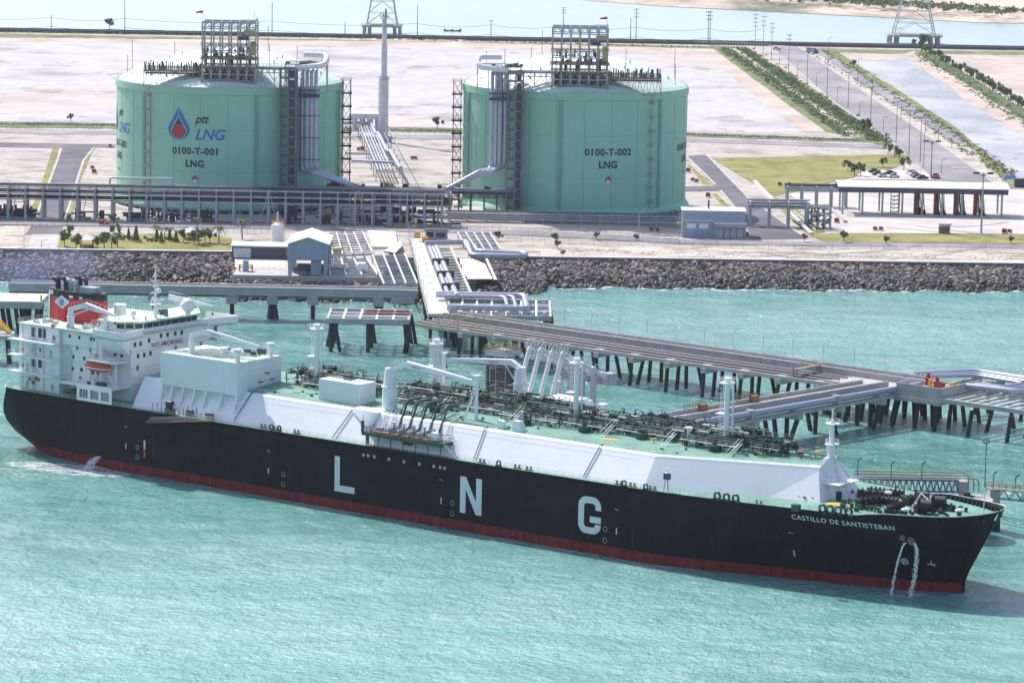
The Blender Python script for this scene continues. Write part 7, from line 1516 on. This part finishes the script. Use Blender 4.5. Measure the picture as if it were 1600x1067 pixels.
# ---------------------------------------------------------------- red hydrant boxes
HY=[(1075,270,'by the right foot of tank 002'),(1082,284,'on the gravel right of tank 002, upper of the pair'),(1088,286,'on the gravel right of tank 002, lower of the pair'),(1106,309,'on the gravel above the substation'),(1018,362,'in front of tank 002, left of the pair'),(1027,363,'in front of tank 002, right of the pair'),(1166,371,'against the right end of the substation'),(1218,291,'on the lawn edge left of the truck shelter'),(1233,291,'on the lawn edge next to the truck shelter pipe rack'),(1307,349,'beside the valve frame'),(1367,361,'on the paving edge before the truck shelter, left of the pair'),(1376,361,'on the paving edge before the truck shelter, right of the pair'),(1569,366,'near the right edge of the photo, left of the pair'),(1577,365,'near the right edge of the photo, right of the pair'),(144,265,'beside the inner road left of tank 001'),(147,272,'beside the inner road, nearer the pipe rack'),(172,231,'touching tank 001 on its left'),(560,236,'on the gravel right of tank 001, left of the pair'),(566,236,'on the gravel right of tank 001, right of the pair'),(644,250,'on bare ground between the tanks, left of the pair'),(649,250,'on bare ground between the tanks, right of the pair'),(159,353,'at the road edge behind the lawn trees, left of the pair'),(168,354,'at the road edge behind the lawn trees, right of the pair')]
for k,(px,py,lab) in enumerate(HY):
    T=thing('hydrant_box','red hydrant box '+lab,'hydrant',at(px,py,G),0,'red hydrant boxes on the site'); s=.75+.2*(k%3==0); b=MB(); b.box(-s,-.6,.5,s,.6,2.4*s); b.build('cabinet','red_paint',T); b=MB(); b.box(-s*.8,-.5,-.1,-s*.6,.5,.5); b.box(s*.6,-.5,-.1,s*.8,.5,.5); b.beam((s+.3,0,0),(s+.3,0,1.6),.3); b.build('stand','steel_pale',T)
T=thing('fire_skid','dark red fire fighting skid with grey hoods on the paving before the truck shelter','pump',at(1475,365,G)); b=MB(); b.box(-2.2,-1,0,2,1.4,3); b.build('body','rust',T); b=MB(); b.box(-2.4,-1.2,3,1.4,1.6,4.2); b.cyl((2,0,0),.5,4,10); b.cyl((2,0,3.4),1,.8,10); b.build('hood','steel_pale',T)
# ---------------------------------------------------------------- cars
def car(label,px,py,rz,m_,kind='parked_car',group='cars in the car park behind the truck shelter',s=1.,z=G+.1,cat='car'):
    T=thing(kind,label,cat,at(px,py,z),rz,group); b=MB(); sec=[]
    for x,zl,zh,w_ in ((-2.2,.35,.8,.78),(-1.9,.3,1.0,.88),(-.8,.28,1.02,.9),(.9,.28,.98,.9),(1.9,.3,.86,.88),(2.2,.38,.7,.76)): sec.append([V((x,-w_,zl)),V((x,w_,zl)),V((x,w_,zh)),V((x,-w_,zh))])
    b.loft(sec); b.build('body',m_,T)
    b=MB(); b.loft([[V((-1.5,-.72,.98)),V((-1.5,.72,.98)),V((1.15,.72,.96)),V((1.15,-.72,.96))],[V((-1.05,-.6,1.5)),V((-1.05,.6,1.5)),V((.45,.6,1.5)),V((.45,-.6,1.5))]]); b.build('cabin_glass','glass',T)
    b=MB(); b.box(-1.0,-.58,1.5,.4,.58,1.55); b.build('roof',m_,T)
    for x in (-1.35,1.35):
        for y in (-.86,.86): b=MB(); b.tube([(x,y-.1,.33),(x,y+.1,.33)],.34,10); b.build('wheel','black',T)
    T.scale=(s,)*3; return T
mat('car_silver',(.6,.61,.63),.3,metal=.3,var=.03); mat('car_dark',(.03,.03,.035),.3,var=.05); mat('car_white',(.75,.75,.75),.3,var=.03); mat('car_blue',(.05,.07,.14),.3,var=.05)
for k,(px,py,m_,lab) in enumerate(((1366,270,'car_dark','dark car at the far left of the car park row'),(1372,274,'car_dark','dark car second in the left car park cluster'),(1380,277,'car_silver','silver car nearest the roof in the left cluster'),(1391,273,'car_dark','dark car at the right of the left cluster, farther back'),(1396,278,'car_white','white car at the right of the left cluster, nearest the roof'),(1424,272,'car_white','white car farthest back in the right cluster'),(1429,275,'car_silver','silver car in the middle of the right cluster'),(1434,278,'car_dark','dark car nearest the roof in the right cluster'),(1441,280,'car_blue','dark blue car at the right end of the right cluster'))): car(lab,px,py,.35,m_,s=1.35)
car('red pickup truck parked alone right of the other cars',1462,279,1.3,'red_paint','pickup_truck',None,1.6,cat='truck'); car('white car on the wide road near the far viaduct',1213,78,.1,'car_white','moving_car',None,1.4,G+.2)
T=thing('lorry','blue grey lorry on the side road by the viaduct','truck',at(1268,84,G+.2),-.5); b=MB(); b.box(-3.2,-1.3,.8,3,1.3,4.2); b.build('cargo_box','blue_grey',T); b=MB(); b.box(3.05,-1.2,.6,4.9,1.2,3); b.build('cab','car_blue',T)
for x in (-2.2,2,3.9):
    for y in (-1.2,1.2): b=MB(); b.tube([(x,y-.15,.5),(x,y+.15,.5)],.5,10); b.build('wheel','black',T)
T=thing('gatehouse','dark flat roofed gatehouse at the right edge behind the truck shelter','building',at(1596,293,G)); b=MB(); b.box(-3,0,0,6,5,4); b.build('wall','steel_dark',T); b=MB(); b.box(-3.3,-.3,4,6.3,5.3,4.3); b.build('roof','steel',T)
T=thing('blue_canopy','small blue peaked canopy with vehicles below it behind the right end of the shelter','canopy',at(1577,292,G)); b=MB(); b.loft([[V((-3.4,-2,4.2)),V((3.4,-2,4.2)),V((3.4,2,4.2)),V((-3.4,2,4.2))],[V((-2,-.3,5.4)),V((2,-.3,5.4)),V((2,.3,5.4)),V((-2,.3,5.4))]]); b.build('cover','blue',T); [rod('post',T,(x,y,0),(x,y,4.3),.1,'steel_pale') for x in (-3,3) for y in (-1.7,1.7)]
# ================================================================ FAR THINGS, POLES, PLANTS
Vy=2562.
vd=thing('viaduct','long low dark viaduct crossing the whole width of the photo before the far water','bridge',(0,Vy,G)); xL,xR=-620.,620.
z0,z1=zup(800,63.5,Vy)-G,zup(800,58.5,Vy)-G
b=MB(); b.box(xL,-5,z0-.6,xR,5,z1-.9); b.build('deck','steel_dark',vd); b=MB(); b.box(xL,-5.3,z1-.9,xR,-5,z1); b.box(xL,5,z1-.9,xR,5.3,z1); b.build('parapet','concrete_dark',vd)
for k in range(62): x=xL+10+k*20; rod('pier',vd,(x,0,-2),(x,0,z0),1.0,'concrete_dark')
T=thing('post_railing','pale post railing in front of the viaduct where the wide road begins','railing',at(1140,70,G)); b=MB(); p,q=at(1085,69,G),at(1205,73,G); b.rail([p,q],1.8,2.2,.3,1); b.build('posts','concrete_pale',T,False,True)
for k,(y0,y1,lab) in enumerate(((26,45,'upper thin overhead wire strung past the poles along the viaduct'),(40,60,'lower thin overhead wire strung past the poles along the viaduct'))):
    T=thing('overhead_wire',lab,'wire',(0,Vy-12,G)); b=MB(); px_=[-60,80,195,425,652,767,880,993,1107,1190]
    for p_,q_ in zip(px_,px_[1:]):
        A_,B_=yat(p_,y0+(y1-y0)*p_/1107,Vy-12),yat(q_,y0+(y1-y0)*q_/1107,Vy-12); b.tube([A_.lerp(B_,j/6)-Z*(2.2*4*j/6*(1-j/6)) for j in range(7)],.11,4)
    b.build('wire','steel_dark',T,False,True)
def pylon(label,px,py,wpx,tilt=0):
    c=at(px,py,0); k=5400/math.hypot(c.y,176); T=thing('power_pylon',label,'pylon',(c.x,c.y,0)); w_=wpx/k/2; b=MB(); zt=7.2
    b.box(-w_,-12,zt-1.6,w_,12,zt); b.build('platform','concrete',T); b=MB(); b.rail([(-w_,-12,zt),(w_,-12,zt)],1.5,3,.25); b.box(-w_*.6,-13,zt,w_*.6,-12,zt+1); b.build('platform_edge','concrete_pale',T)
    for x in (-w_*.88,-w_*.62,w_*.62,w_*.88):
        for y in (-9,9): rod('platform_pile',T,(x,y,zt-1.5),(x*1.03,y,-3),1.1,'concrete')
    b=MB(); H_=64.; wl=w_*.76; 
    def lp(s,t,z): f=(1-(z-zt)/(H_*1.12)); return V((s*wl*f,t*9*f,z))
    for s in (-1,1):
        for t in (-1,1): b.beam(lp(s,t,zt),lp(s,t,zt+H_),.55)
    zs=[zt,zt+9,zt+18,zt+27,zt+35,zt+43,zt+50,zt+57,zt+H_]
    for a_,c_ in zip(zs,zs[1:]):
        for t in (-1,1):
            b.beam(lp(-1,t,a_),lp(0,t,c_),.3); b.beam(lp(1,t,a_),lp(0,t,c_),.3); b.beam(lp(-1,t,c_),lp(1,t,c_),.3); b.beam(lp(-1,t,(a_+c_)/2),lp(-.5,t,(a_+c_)/2),.2); b.beam(lp(1,t,(a_+c_)/2),lp(.5,t,(a_+c_)/2),.2)
        for s in (-1,1): b.beam(lp(s,-1,a_),lp(s,1,c_),.25); b.beam(lp(s,1,a_),lp(s,-1,c_),.25); b.beam(lp(s,-1,c_),lp(s,1,c_),.25)
    for z in (zt+50,zt+57,zt+H_): b.beam((-14,0,z),(14,0,z),.6)
    b.build('lattice_tower','steel',T); return T
pylon('steel lattice pylon on a piled platform in the far water, behind the chimney',597,53,62); pylon('steel lattice pylon on a piled platform in the far water at the upper right',1427,68.5,84)
# power poles and lamp posts
def pole(label,px,pyb,pyt,arms,group,z=G,m_='steel_dark',r_=.19,name='power_pole',px2=None,cat='pole'):
    p=at(px,pyb,z); h=zup(px,pyt,p.y)-z; T=thing(name,label,cat,p,0,group); b=MB(); b.cyl((0,0,-.2),r_,h+.2,8,r_*.6); b.build('post',m_,T)
    if arms:
        b=MB()
        for k in range(arms): zz=h*(.97-.11*k); b.beam((-1.7,0,zz),(1.7,0,zz),.2); [b.cyl((x,0,zz),.14,.7,6) for x in (-1.6,-.8,.8,1.6)]
        b.build('cross_arm',m_,T)
    elif name=='lamp_post': b=MB(); b.beam((0,0,h),(1.8,0,h+.4),.18); b.box(1.4,-.2,h+.3,2.4,.2,h+.5); b.build('lamp_head',m_,T)
    return T
far=[(80,45,24,0),(195,47,0,0),(425,52,3,0),(539,54,34,0),(652,57,8,0),(767,62,32,1),(880,47,12,3),(985,63,27,0),(993.5,65,14,3),(1106,69,18,3),(1109,69,18,3)]
fl=['slim pole by the viaduct nearest the left edge','tall pole by the viaduct above the left side of tank 001','tall pole by the viaduct right of the frame on tank 001','short pole by the viaduct just left of the pylon behind the chimney','tall pole by the viaduct right of the chimney','short cross armed pole by the viaduct right of the small boat','cross armed pole rising behind the frame on tank 002','thin pole just left of a cross armed pole, right of tank 002 frame','cross armed pole standing beside a thin pole right of tank 002 frame','left one of the close pair of cross armed poles by the viaduct','right one of the close pair of cross armed poles by the viaduct']
for (px,b_,t_,a),lab in zip(far,fl): pole(lab,px,b_+2,t_,a,'poles along the viaduct',r_=.32)
rd_=[(1179.5,77,22,4),(1192,88.5,25,3),(1205,96,36,3),(1232,114,54,2),(1261,127,68,2),(1292,151,92,1),(1325,169,112,1),(1360,198,135,1),(1400,224,158,1),(1420,243,172,2),(1437.5,255,183,1)]
for k,(px,b_,t_,a) in enumerate(rd_): pole('grey utility pole on the near edge of the wide road, %s from the viaduct'%nth(k+1),px,b_,t_,a,'utility poles along the wide road',r_=.2)
for k,(px,b_,t_) in enumerate(((1218,101,76),(1246,120,96),(1275.5,137,114),(1308,159,137),(1343,183,160),(1380,206,184),(1443,262,206),(1471,272,250))): pole('short lamp post at the kerb of the wide road, %s from the viaduct'%nth(k+1),px,b_,t_,0,'short lamp posts along the wide road',r_=.15,name='lamp_post',cat='lamp post')
for k,(px,b_,t_) in enumerate(((1294,98,60),(1340,128,92),(1363,150,118),(1408,186,160),(1446,205,184),(1466,220,200),(1487,232,212))): pole('thin lamp post between the wide road and the pond, %s from the viaduct'%nth(k+1),px,b_,t_,0,'thin lamp posts between road and pond',r_=.15,name='lamp_post',cat='lamp post')
def mast(label,px,pyb,pyt):
    p=at(px,pyb,G); h=zup(px,pyt,p.y)-G; T=thing('floodlight_mast',label,'light mast',p); b=MB(); b.cyl((0,0,0),.45,h,10,.25); b.cyl((0,0,-.1),1.4,.4,10); b.build('post','steel',T); b=MB(); b.beam((-4,0,h),(4,0,h),.22); b.beam((0,-2.4,h+.4),(0,2.4,h+.4),.22); b.box(-1,-1,h-.8,1,1,h-.5)
    for x in (-3.8,-2.9,-2,2,2.9,3.8): b.box(x-.4,-.4,h+.15,x+.4,.3,h+.75)
    b.build('lamp_cluster','steel_dark',T)
mast('tall floodlight mast with a wide lamp cluster in front of the truck shelter',1533,366,272); mast('tall floodlight mast by the road behind the car park',1454.5,279,222)
for k,(px,pyb,pyt) in enumerate(((29,402,388),(65,393,376),(307,397,352),(474,349,313),(612,355,320),(998,377,332),(848,326,310))): pole(['lamp post on the bare strip nearest the left edge','twin lamp post on the pale yard road left of the lawn','thin lamp post at the sea wall by the lawn','lamp post in front of the pipe rack below tank 001','lamp post before the process steelwork by the causeway','lamp post on the shore road in front of tank 002','thin lamp post before tank 002 on its left side'][k],px,pyb,pyt,0,'lamp posts along the shore road',r_=.16,m_='steel',name='lamp_post',cat='lamp post')
bt=thing('fishing_boat','small dark wooden boat on the far water right of the chimney','boat',at(707,49.5,0)); b=MB(); b.loft([[V((x,-w_,.6+zz)),V((x,w_,.6+zz)),V((x,w_*.5,-.5)),V((x,-w_*.5,-.5))] for x,w_,zz in ((-7,.2,1.8),(-4.5,1.2,.5),(0,1.6,.1),(4.5,1.3,.5),(7,.2,2))]); b.build('hull','wood_brown',bt); b=MB(); b.box(-1.5,-1,.7,1,1,1.6); b.build('thwart','black',bt)
# ---------------------------------------------------------------- plants
def leaves(b,c,r,n,rd,s=.55,flat=.8):                # a clump of leaf sprays through a lumpy volume
    cl=[(V((rd.gauss(0,.45),rd.gauss(0,.45),rd.gauss(0,.4)*flat))*r,rd.uniform(.35,.6)*r) for _ in range(7)]
    for k in range(n):
        o,q=rd.choice(cl); d=V((rd.gauss(0,1),rd.gauss(0,1),rd.gauss(0,1))).normalized()*q*rd.random()**.4; p=V(c)+o+d
        a=V((rd.gauss(0,1),rd.gauss(0,1),rd.gauss(0,.6))).normalized(); e=a.cross(V((rd.gauss(0,1),rd.gauss(0,1),rd.gauss(0,1)))).normalized(); L=s*rd.uniform(.6,1.3); b.m=rd.choice((0,0,1))
        b.poly([p-a*L,p+e*L*.45,p+a*L,p-e*L*.45])
TREE={}
def tree_proto(kind,seed):
    rd=random.Random(seed); T=thing(kind,'x','tree')
    if kind=='palm_tree':
        b=MB(); b.tube([(0,0,0),(.15,0,2.6),(.1,.1,5.4)],.22,7,.14); b.build('trunk','bark',T); b=MB()
        for k in range(15):
            a=k*2.4+rd.uniform(-.2,.2); L=rd.uniform(2.2,3); d=V((math.cos(a),math.sin(a),0)); sd_=V((-d.y,d.x,0)); up=rd.uniform(.1,1.1); prev=V((.1,.1,5.3)); 
            for j in range(1,6): t=j/5; q=V((.1,.1,5.3))+d*L*t+Z*(up*t*1.5-2.4*t*t); w_=.42*(1-t*.7); b.m=k%2; b.poly([prev-sd_*w_,q-sd_*w_*.8-Z*.25,q,prev]); b.poly([prev,q,q+sd_*w_*.8-Z*.25,prev+sd_*w_]); prev=q
        b.build('crown',['leaf','leaf_dark'],T)
    elif kind=='cypress_tree':
        b=MB(); b.cyl((0,0,0),.15,1,6); b.build('trunk','bark',T); b=MB()
        for k in range(900):
            t=rd.random(); z=.4+4.4*t; r_=1.05*(1-t)**.8*rd.uniform(.6,1); a=rd.uniform(0,6.3); p=V((r_*math.cos(a),r_*math.sin(a),z)); b.m=rd.choice((0,1)); s_=.3; b.poly([p+V((rd.uniform(-s_,s_),rd.uniform(-s_,s_),rd.uniform(-.1,.5))) for _ in range(3)])
        b.build('crown',['leaf_dark','leaf'],T)
    elif kind=='shrub':
        b=MB(); b.tube([(0,0,0),(.1,0,.7)],.1,5); b.build('stem','bark',T); b=MB(); leaves(b,(0,0,1),1.15,170,rd,.4,.6); b.build('crown',['leaf','leaf_dark'],T)
    else:
        b=MB(); b.tube([(0,0,0),(.1,.1,1.5),(0,.1,3)],.2,7,.12)
        for k in range(4): a=k*1.6; b.tube([(0,.1,2.2),(1.1*math.cos(a),1.1*math.sin(a),3.6)],.09,5,.05)
        b.build('trunk','bark',T); b=MB(); leaves(b,(0,0,4),2.1,420,rd,.55,.9); b.build('crown',['leaf','leaf_dark'] if kind=='lawn_tree' else ['leaf_dark','leaf'],T)
    return T
def plant(kind,px,py,label,s,group,v=0,z=G):
    p=at(px,py,z); key=(kind,v); rz=R.uniform(0,6.2)
    if key not in TREE: T=tree_proto(kind,v+11); TREE[key]=T; T.location=p; T.rotation_euler=(0,0,rz); T.scale=(s,)*3; T['label']=label; T['group']=group; return T
    T=copy_tree(TREE[key],p,rz,label,group,scale=s); return T
LW='trees on the lawn above the sea wall'
for k,(kind,px,py,s,lab) in enumerate((('lawn_tree',101,386,1.35,'leafy tree at the left end of the lawn, beside the yard road'),('lawn_tree',119,391,1.3,'leafy tree just left of the nearer gazebo'),('lawn_tree',108,372,1.1,'leafy tree by the road edge at the left end of the lawn'),('lawn_tree',152,390,1.15,'leafy tree touching the right side of the left gazebo'),('lawn_tree',163,388,1.4,'leafy tree second right of the left gazebo'),('lawn_tree',175,391,1.3,'leafy tree third right of the left gazebo, standing nearest the sea wall'),('palm_tree',183,387,1.35,'palm with bare trunk in the left half of the lawn'),('palm_tree',244,372,1.15,'palm behind the row of small cypresses'),('palm_tree',257,374,1.1,'second palm behind the row of small cypresses'),('palm_tree',267,374,1.1,'palm at the right end of the small cypress row'),('lawn_tree',286,379,1.15,'leafy tree just left of the right gazebo'),('lawn_tree',303,382,1.3,'leafy tree in front of the right gazebo'),('lawn_tree',311,383,1.4,'taller leafy tree at the right corner of the right gazebo'),('lawn_tree',320,380,1.25,'leafy tree right of the right gazebo'),('lawn_tree',328,381,1.2,'leafy tree farther right of the right gazebo'),('palm_tree',342,381,1.6,'palm near the right end of the lawn'),('palm_tree',378.5,374,1.75,'tall palm at the right end of the lawn, before the thin fence'),('lawn_tree',178,370,1.1,'round pale tree behind the lawn at the road edge'),('palm_tree',309,362,1.3,'palm at the shore road before the pipe rack'),('lawn_tree',105,352,1.1,'leafy tree at the foot of the pipe rack beside the inner road'),('lawn_tree',177,353,1.1,'leafy tree beside the red boxes at the road edge'),('palm_tree',243,357,1.15,'palm at the road edge below tank 001'))): plant(kind,px,py,lab,s*.8,LW,k%2)
for k,(px,py) in enumerate(((186,375),(201,376),(212.5,378),(245,377),(252,381),(265,377),(275,379))): plant('cypress_tree',px,py,'small dark cypress in the row on the lawn, %s from the left'%nth(k+1),1.25 if k==2 else .95,'row of small cypresses on the lawn')
for k in range(16): plant('shrub',192+k*5.6+R.uniform(-2,2),372+k*.25+R.uniform(-.6,5),'low round shrub in the planted beds of the lawn',R.uniform(.5,.9),'low shrubs on the lawn',k%2)
for px,py,s,lab in ((867,380,1.4,'dark young tree nearest the causeway on the pale strip'),(871,390,1.3,'dark young tree nearer the sea wall on the pale strip'),(880,401,.9,'small bush at the sea wall coping on the pale strip'),(932,375,1.1,'young tree on the pale strip in front of tank 002'),(994,377,1.0,'young tree on the pale strip left of the substation'),(778,378,1.5,'bush behind the right lilac pipe loop'),(1257,378,1.2,'young tree on the grass below the valve frame'),(1319,379,1.7,'round young tree on the grass strip below the truck shelter'),(1385,383,1.3,'thin young tree on the grass strip right of the round one'),(1580,382,1.2,'young tree on the grass strip near the right edge')): plant('yard_tree',px,py,lab,s*.5,'young trees along the shore strip')
for px,py,s,lab in ((1325,268,1.1,'tree at the lawn corner left of the car park'),(1335,275,1.2,'tree at the left end of the car park, nearer the roof'),(1345,276,1.3,'tree touching the left end of the white shelter roof'),(1379,262,1.0,'thin tree at the far edge of the car park'),(1388,240,1.0,'tree on the bank where the back road meets the wide road'),(1398,245,1.2,'tree right of the back road end'),(1405,250,1.2,'tree at the lawn end by the wide road'),(1412,266,1.3,'dense tree between the car park and the wide road'),(1355,213,1.9,'large round bush at the end of the left bank by the wide road')): plant('yard_tree',px,py,lab,s*.85,'trees by the car park',1)
for px,py,s,lab in ((1440,82,2.3,'large lone tree at the far end of the right bank below the pylon'),(1333,107,1.0,'dark bush on the pond edge by the side road'),(110,191,.8,'lone bush on the hedge bank left of tank 001'),(683,203,1.2,'lone bush on the bank between the tanks'),(171,47,1.5,'round bush by the viaduct at the upper left')): plant('yard_tree',px,py,lab,s,'lone bushes',0)
bw=[]
for k in range(34):
    t=k/33; px=1446+(1640-1446)*t; py=84+(196-84)*t**1.05
    plant('bank_tree',px+R.uniform(-3,3),py+R.uniform(-2,2),'dark tree in the close row along the right bank above the pond',R.uniform(.8,1.3),'tree row along the right bank',k%3)
def scrub(name,label,pts,w_,n,seed,hs=1.,mats=('leaf','leaf_dry')):   # wild bushes growing along a bank
    rd=random.Random(seed); b=MB()
    for k in range(n):
        t=rd.random()*(len(pts)-1); i=int(t); f=t-i; px=pts[i][0]+(pts[i+1][0]-pts[i][0])*f; py=pts[i][1]+(pts[i+1][1]-pts[i][1])*f; p=at(px,py,G); p.x+=rd.gauss(0,w_*.4); p.y+=rd.gauss(0,w_*.6); r_=rd.uniform(.6,1.5)*hs
        leaves(b,(p.x,p.y,G+r_*.3),r_,34,rd,.42*hs,.35)
    o=b.build(name,list(mats)); o['kind']='stuff'; o['label']=label
scrub('bank_scrub','wild green bushes on the bank left of the wide road',[(1130,76),(1200,120),(1260,165),(1325,212)],7,650,21,1.1,('leaf','leaf_dark'))
scrub('bank_scrub','wild green bushes between the dirt path and the wide road',[(1158,76),(1230,124),(1300,172),(1380,222)],8,800,22,1.2,('leaf','leaf_dark'))
scrub('bank_scrub','bushes on the pond side of the side road',[(1285,80),(1350,120),(1430,172),(1485,205),(1540,244),(1590,284)],5,330,23,1.0,('leaf','leaf_dry'))
scrub('bank_scrub','low grass on the strip between the wide road and the side road',[(1252,76),(1330,122),(1420,180),(1500,232),(1560,268)],4,240,24,.8,('leaf_dry','leaf'))
scrub('bank_scrub','green grass on the right bank below the tree row',[(1432,84),(1500,124),(1570,172),(1640,218)],9,360,25,1.0,('leaf','leaf_dry'))
scrub('hedge_bank','dark hedge on the bank behind the storage tanks',[(-60,194),(178,197)],3,300,26,.8,('leaf_dark','leaf')); scrub('hedge_bank','dark hedge on the bank seen between the tanks',[(545,203),(720,206)],3,220,27,.8,('leaf_dark','leaf')); scrub('hedge_bank','dark hedge on the bank right of tank 002',[(1075,211),(1370,221)],3,320,28,.8,('leaf_dark','leaf'))
scrub('viaduct_scrub','low scrub in front of the viaduct',[(-60,50),(300,55),(700,64),(1110,75)],5,500,29,.9,('leaf','leaf_dry')); scrub('beach_scrub','dry tufts on the pale strip above the right sea wall',[(880,392),(1200,400),(1620,404)],8,420,30,.4,('leaf_dry','leaf')); scrub('far_scrub','dark mangrove on the far shore',[(1160,-6),(1300,0),(1420,8),(1600,20)],40,420,31,3,('leaf_dark','leaf'))
for px,py,lab in ((136,387,'small gazebo with a white hipped roof at the left of the lawn'),(298,375,'small gazebo with a white roof among trees at the right of the lawn')):
    T=thing('gazebo',lab,'gazebo',at(px,py,G)); b=MB(); b.loft([[V((-2.9,-2.9,3.3)),V((2.9,-2.9,3.3)),V((2.9,2.9,3.3)),V((-2.9,2.9,3.3))],[V((-.3,-.3,4.9)),V((.3,-.3,4.9)),V((.3,.3,4.9)),V((-.3,.3,4.9))]]); b.build('roof','roof_pale',T)
    for x in (-2.3,2.3):
        for y in (-2.3,2.3): rod('post',T,(x,y,0),(x,y,3.35),.14,'wood_brown')
    b=MB(); b.box(-2.4,-2.4,.05,2.4,2.4,.35); b.rail([(-2.3,-2.3,.35),(2.3,-2.3,.35),(2.3,2.3,.35),(-2.3,2.3,.35)],.9,.6,.09,2,True); b.box(-1.8,1.2,.35,1.8,1.8,.85); b.build('floor_and_bench','wood_brown',T)
# ================================================================ WATER JETS, SMOKE, AIR
def falling(name,label,pts,w0,w1,seed):              # water falling from the side of the ship: ragged ribbons and drops
    rd=random.Random(seed); b=MB(); n=len(pts)
    for k in range(520):                 # short torn streaks of water, thickening towards the sea
        t=rd.random()**.8*(n-1.02); i=int(t); f=t-i; p=V(pts[i]).lerp(V(pts[i+1]),f); w_=w0+(w1-w0)*t/(n-1); d=(V(pts[min(n-1,i+1)])-V(pts[i])).normalized(); p+=V((rd.gauss(0,.38),rd.gauss(0,.38),0))*w_
        L=rd.uniform(.15,.7); q=p+d*L+V((rd.gauss(0,.05),rd.gauss(0,.05),0)); b.tube([p,p.lerp(q,.5),q],.02+.045*rd.random(),3)
    o=b.build(name,'foam'); o['kind']='stuff'; o['label']=label; return o
P_=lambda x,dy,z: RT[ship.name]@V((x,-hully(x,max(0,z))-.3-dy,z))
def jet(x,z,out,n=9): return [RT[ship.name]@V((x+.02*k*k*0,-hully(x,z)-.2-out*math.sqrt(k/(n-1)),z-(z+.1)*(k/(n-1)))) for k in range(n)]
a=SY(1424,845,-9); c=SY(1437,842,-8)
falling('water_jet','left stream of water falling from the anchor pipe at the bow',[RT[ship.name]@V((-9.2-2.7*u,-hully(-9,12)-.3-u*1.5,12.2-12.2*u*u)) for u in [k/9 for k in range(10)]],.12,.45,1)
falling('water_jet','right stream of water falling from the anchor pipe at the bow',[RT[ship.name]@V((-7.6+1.6*math.sin(u*2.6),-hully(-7.6,12.4)-.3-u*1.9,12.4-12.4*u*u)) for u in [k/9 for k in range(10)]],.3,.8,2)
q=SY(155,713,-23.2); falling('water_jet','thick white stream of cooling water pouring from the tanker side near the stern',[RT[ship.name]@V((q.x-.8*u,-22.9-3.6*u,q.z-(q.z)*u*u)) for u in [k/9 for k in range(10)]],1.1,2.2,3)
sm=bpy.data.materials.new('smoke'); sm.use_nodes=True; N=sm.node_tree.nodes; Lk=sm.node_tree.links; N.remove(N['Principled BSDF']); pvn=N.new('ShaderNodeVolumePrincipled'); pvn.inputs['Color'].default_value=(.42,.5,.85,1); pvn.inputs['Anisotropy'].default_value=.2
tc=N.new('ShaderNodeTexCoord'); ns=N.new('ShaderNodeTexNoise'); ns.inputs['Scale'].default_value=.12; ns.inputs['Detail'].default_value=4; Lk.new(tc.outputs['Object'],ns.inputs['Vector'])
ln=N.new('ShaderNodeVectorMath'); ln.operation='MULTIPLY'; ln.inputs[1].default_value=(1/26,1/9,1/8); Lk.new(tc.outputs['Object'],ln.inputs[0]); le=N.new('ShaderNodeVectorMath'); le.operation='LENGTH'; Lk.new(ln.outputs[0],le.inputs[0])
r1=N.new('ShaderNodeMapRange'); r1.inputs[1].default_value=1; r1.inputs[2].default_value=.2; Lk.new(le.outputs['Value'],r1.inputs[0]); r2=N.new('ShaderNodeMapRange'); r2.inputs[1].default_value=.38; r2.inputs[2].default_value=.7; r2.inputs[4].default_value=.085; Lk.new(ns.outputs['Fac'],r2.inputs[0])
mm=N.new('ShaderNodeMath'); mm.operation='MULTIPLY'; Lk.new(r1.outputs[0],mm.inputs[0]); Lk.new(r2.outputs[0],mm.inputs[1]); Lk.new(mm.outputs[0],pvn.inputs['Density']); Lk.new(pvn.outputs[0],N['Material Output'].inputs['Volume']); MT['smoke']=sm
fz=RT[ship.name]@V((-277,-6,0)); b=MB(); b.ball((0,0,0),26,9,8,20,12); o=b.build('funnel_smoke','smoke',None,True); o.location=yat(58,418,fz.y+14); o['kind']='stuff'; o['label']='thin blue smoke drifting left from the tanker funnel'
if HAZE:
    hm=bpy.data.materials.new('haze'); hm.use_nodes=True; N=hm.node_tree.nodes; N.remove(N['Principled BSDF']); pv_=N.new('ShaderNodeVolumePrincipled'); pv_.inputs['Color'].default_value=(.88,.9,1,1); pv_.inputs['Density'].default_value=HAZE; pv_.inputs['Anisotropy'].default_value=.3; hm.node_tree.links.new(pv_.outputs[0],N['Material Output'].inputs['Volume']); MT['haze']=hm
    b=MB(); b.box(-9500,-2600,-4.5,9500,41000,190); o=b.build('haze','haze'); o['kind']='stuff'
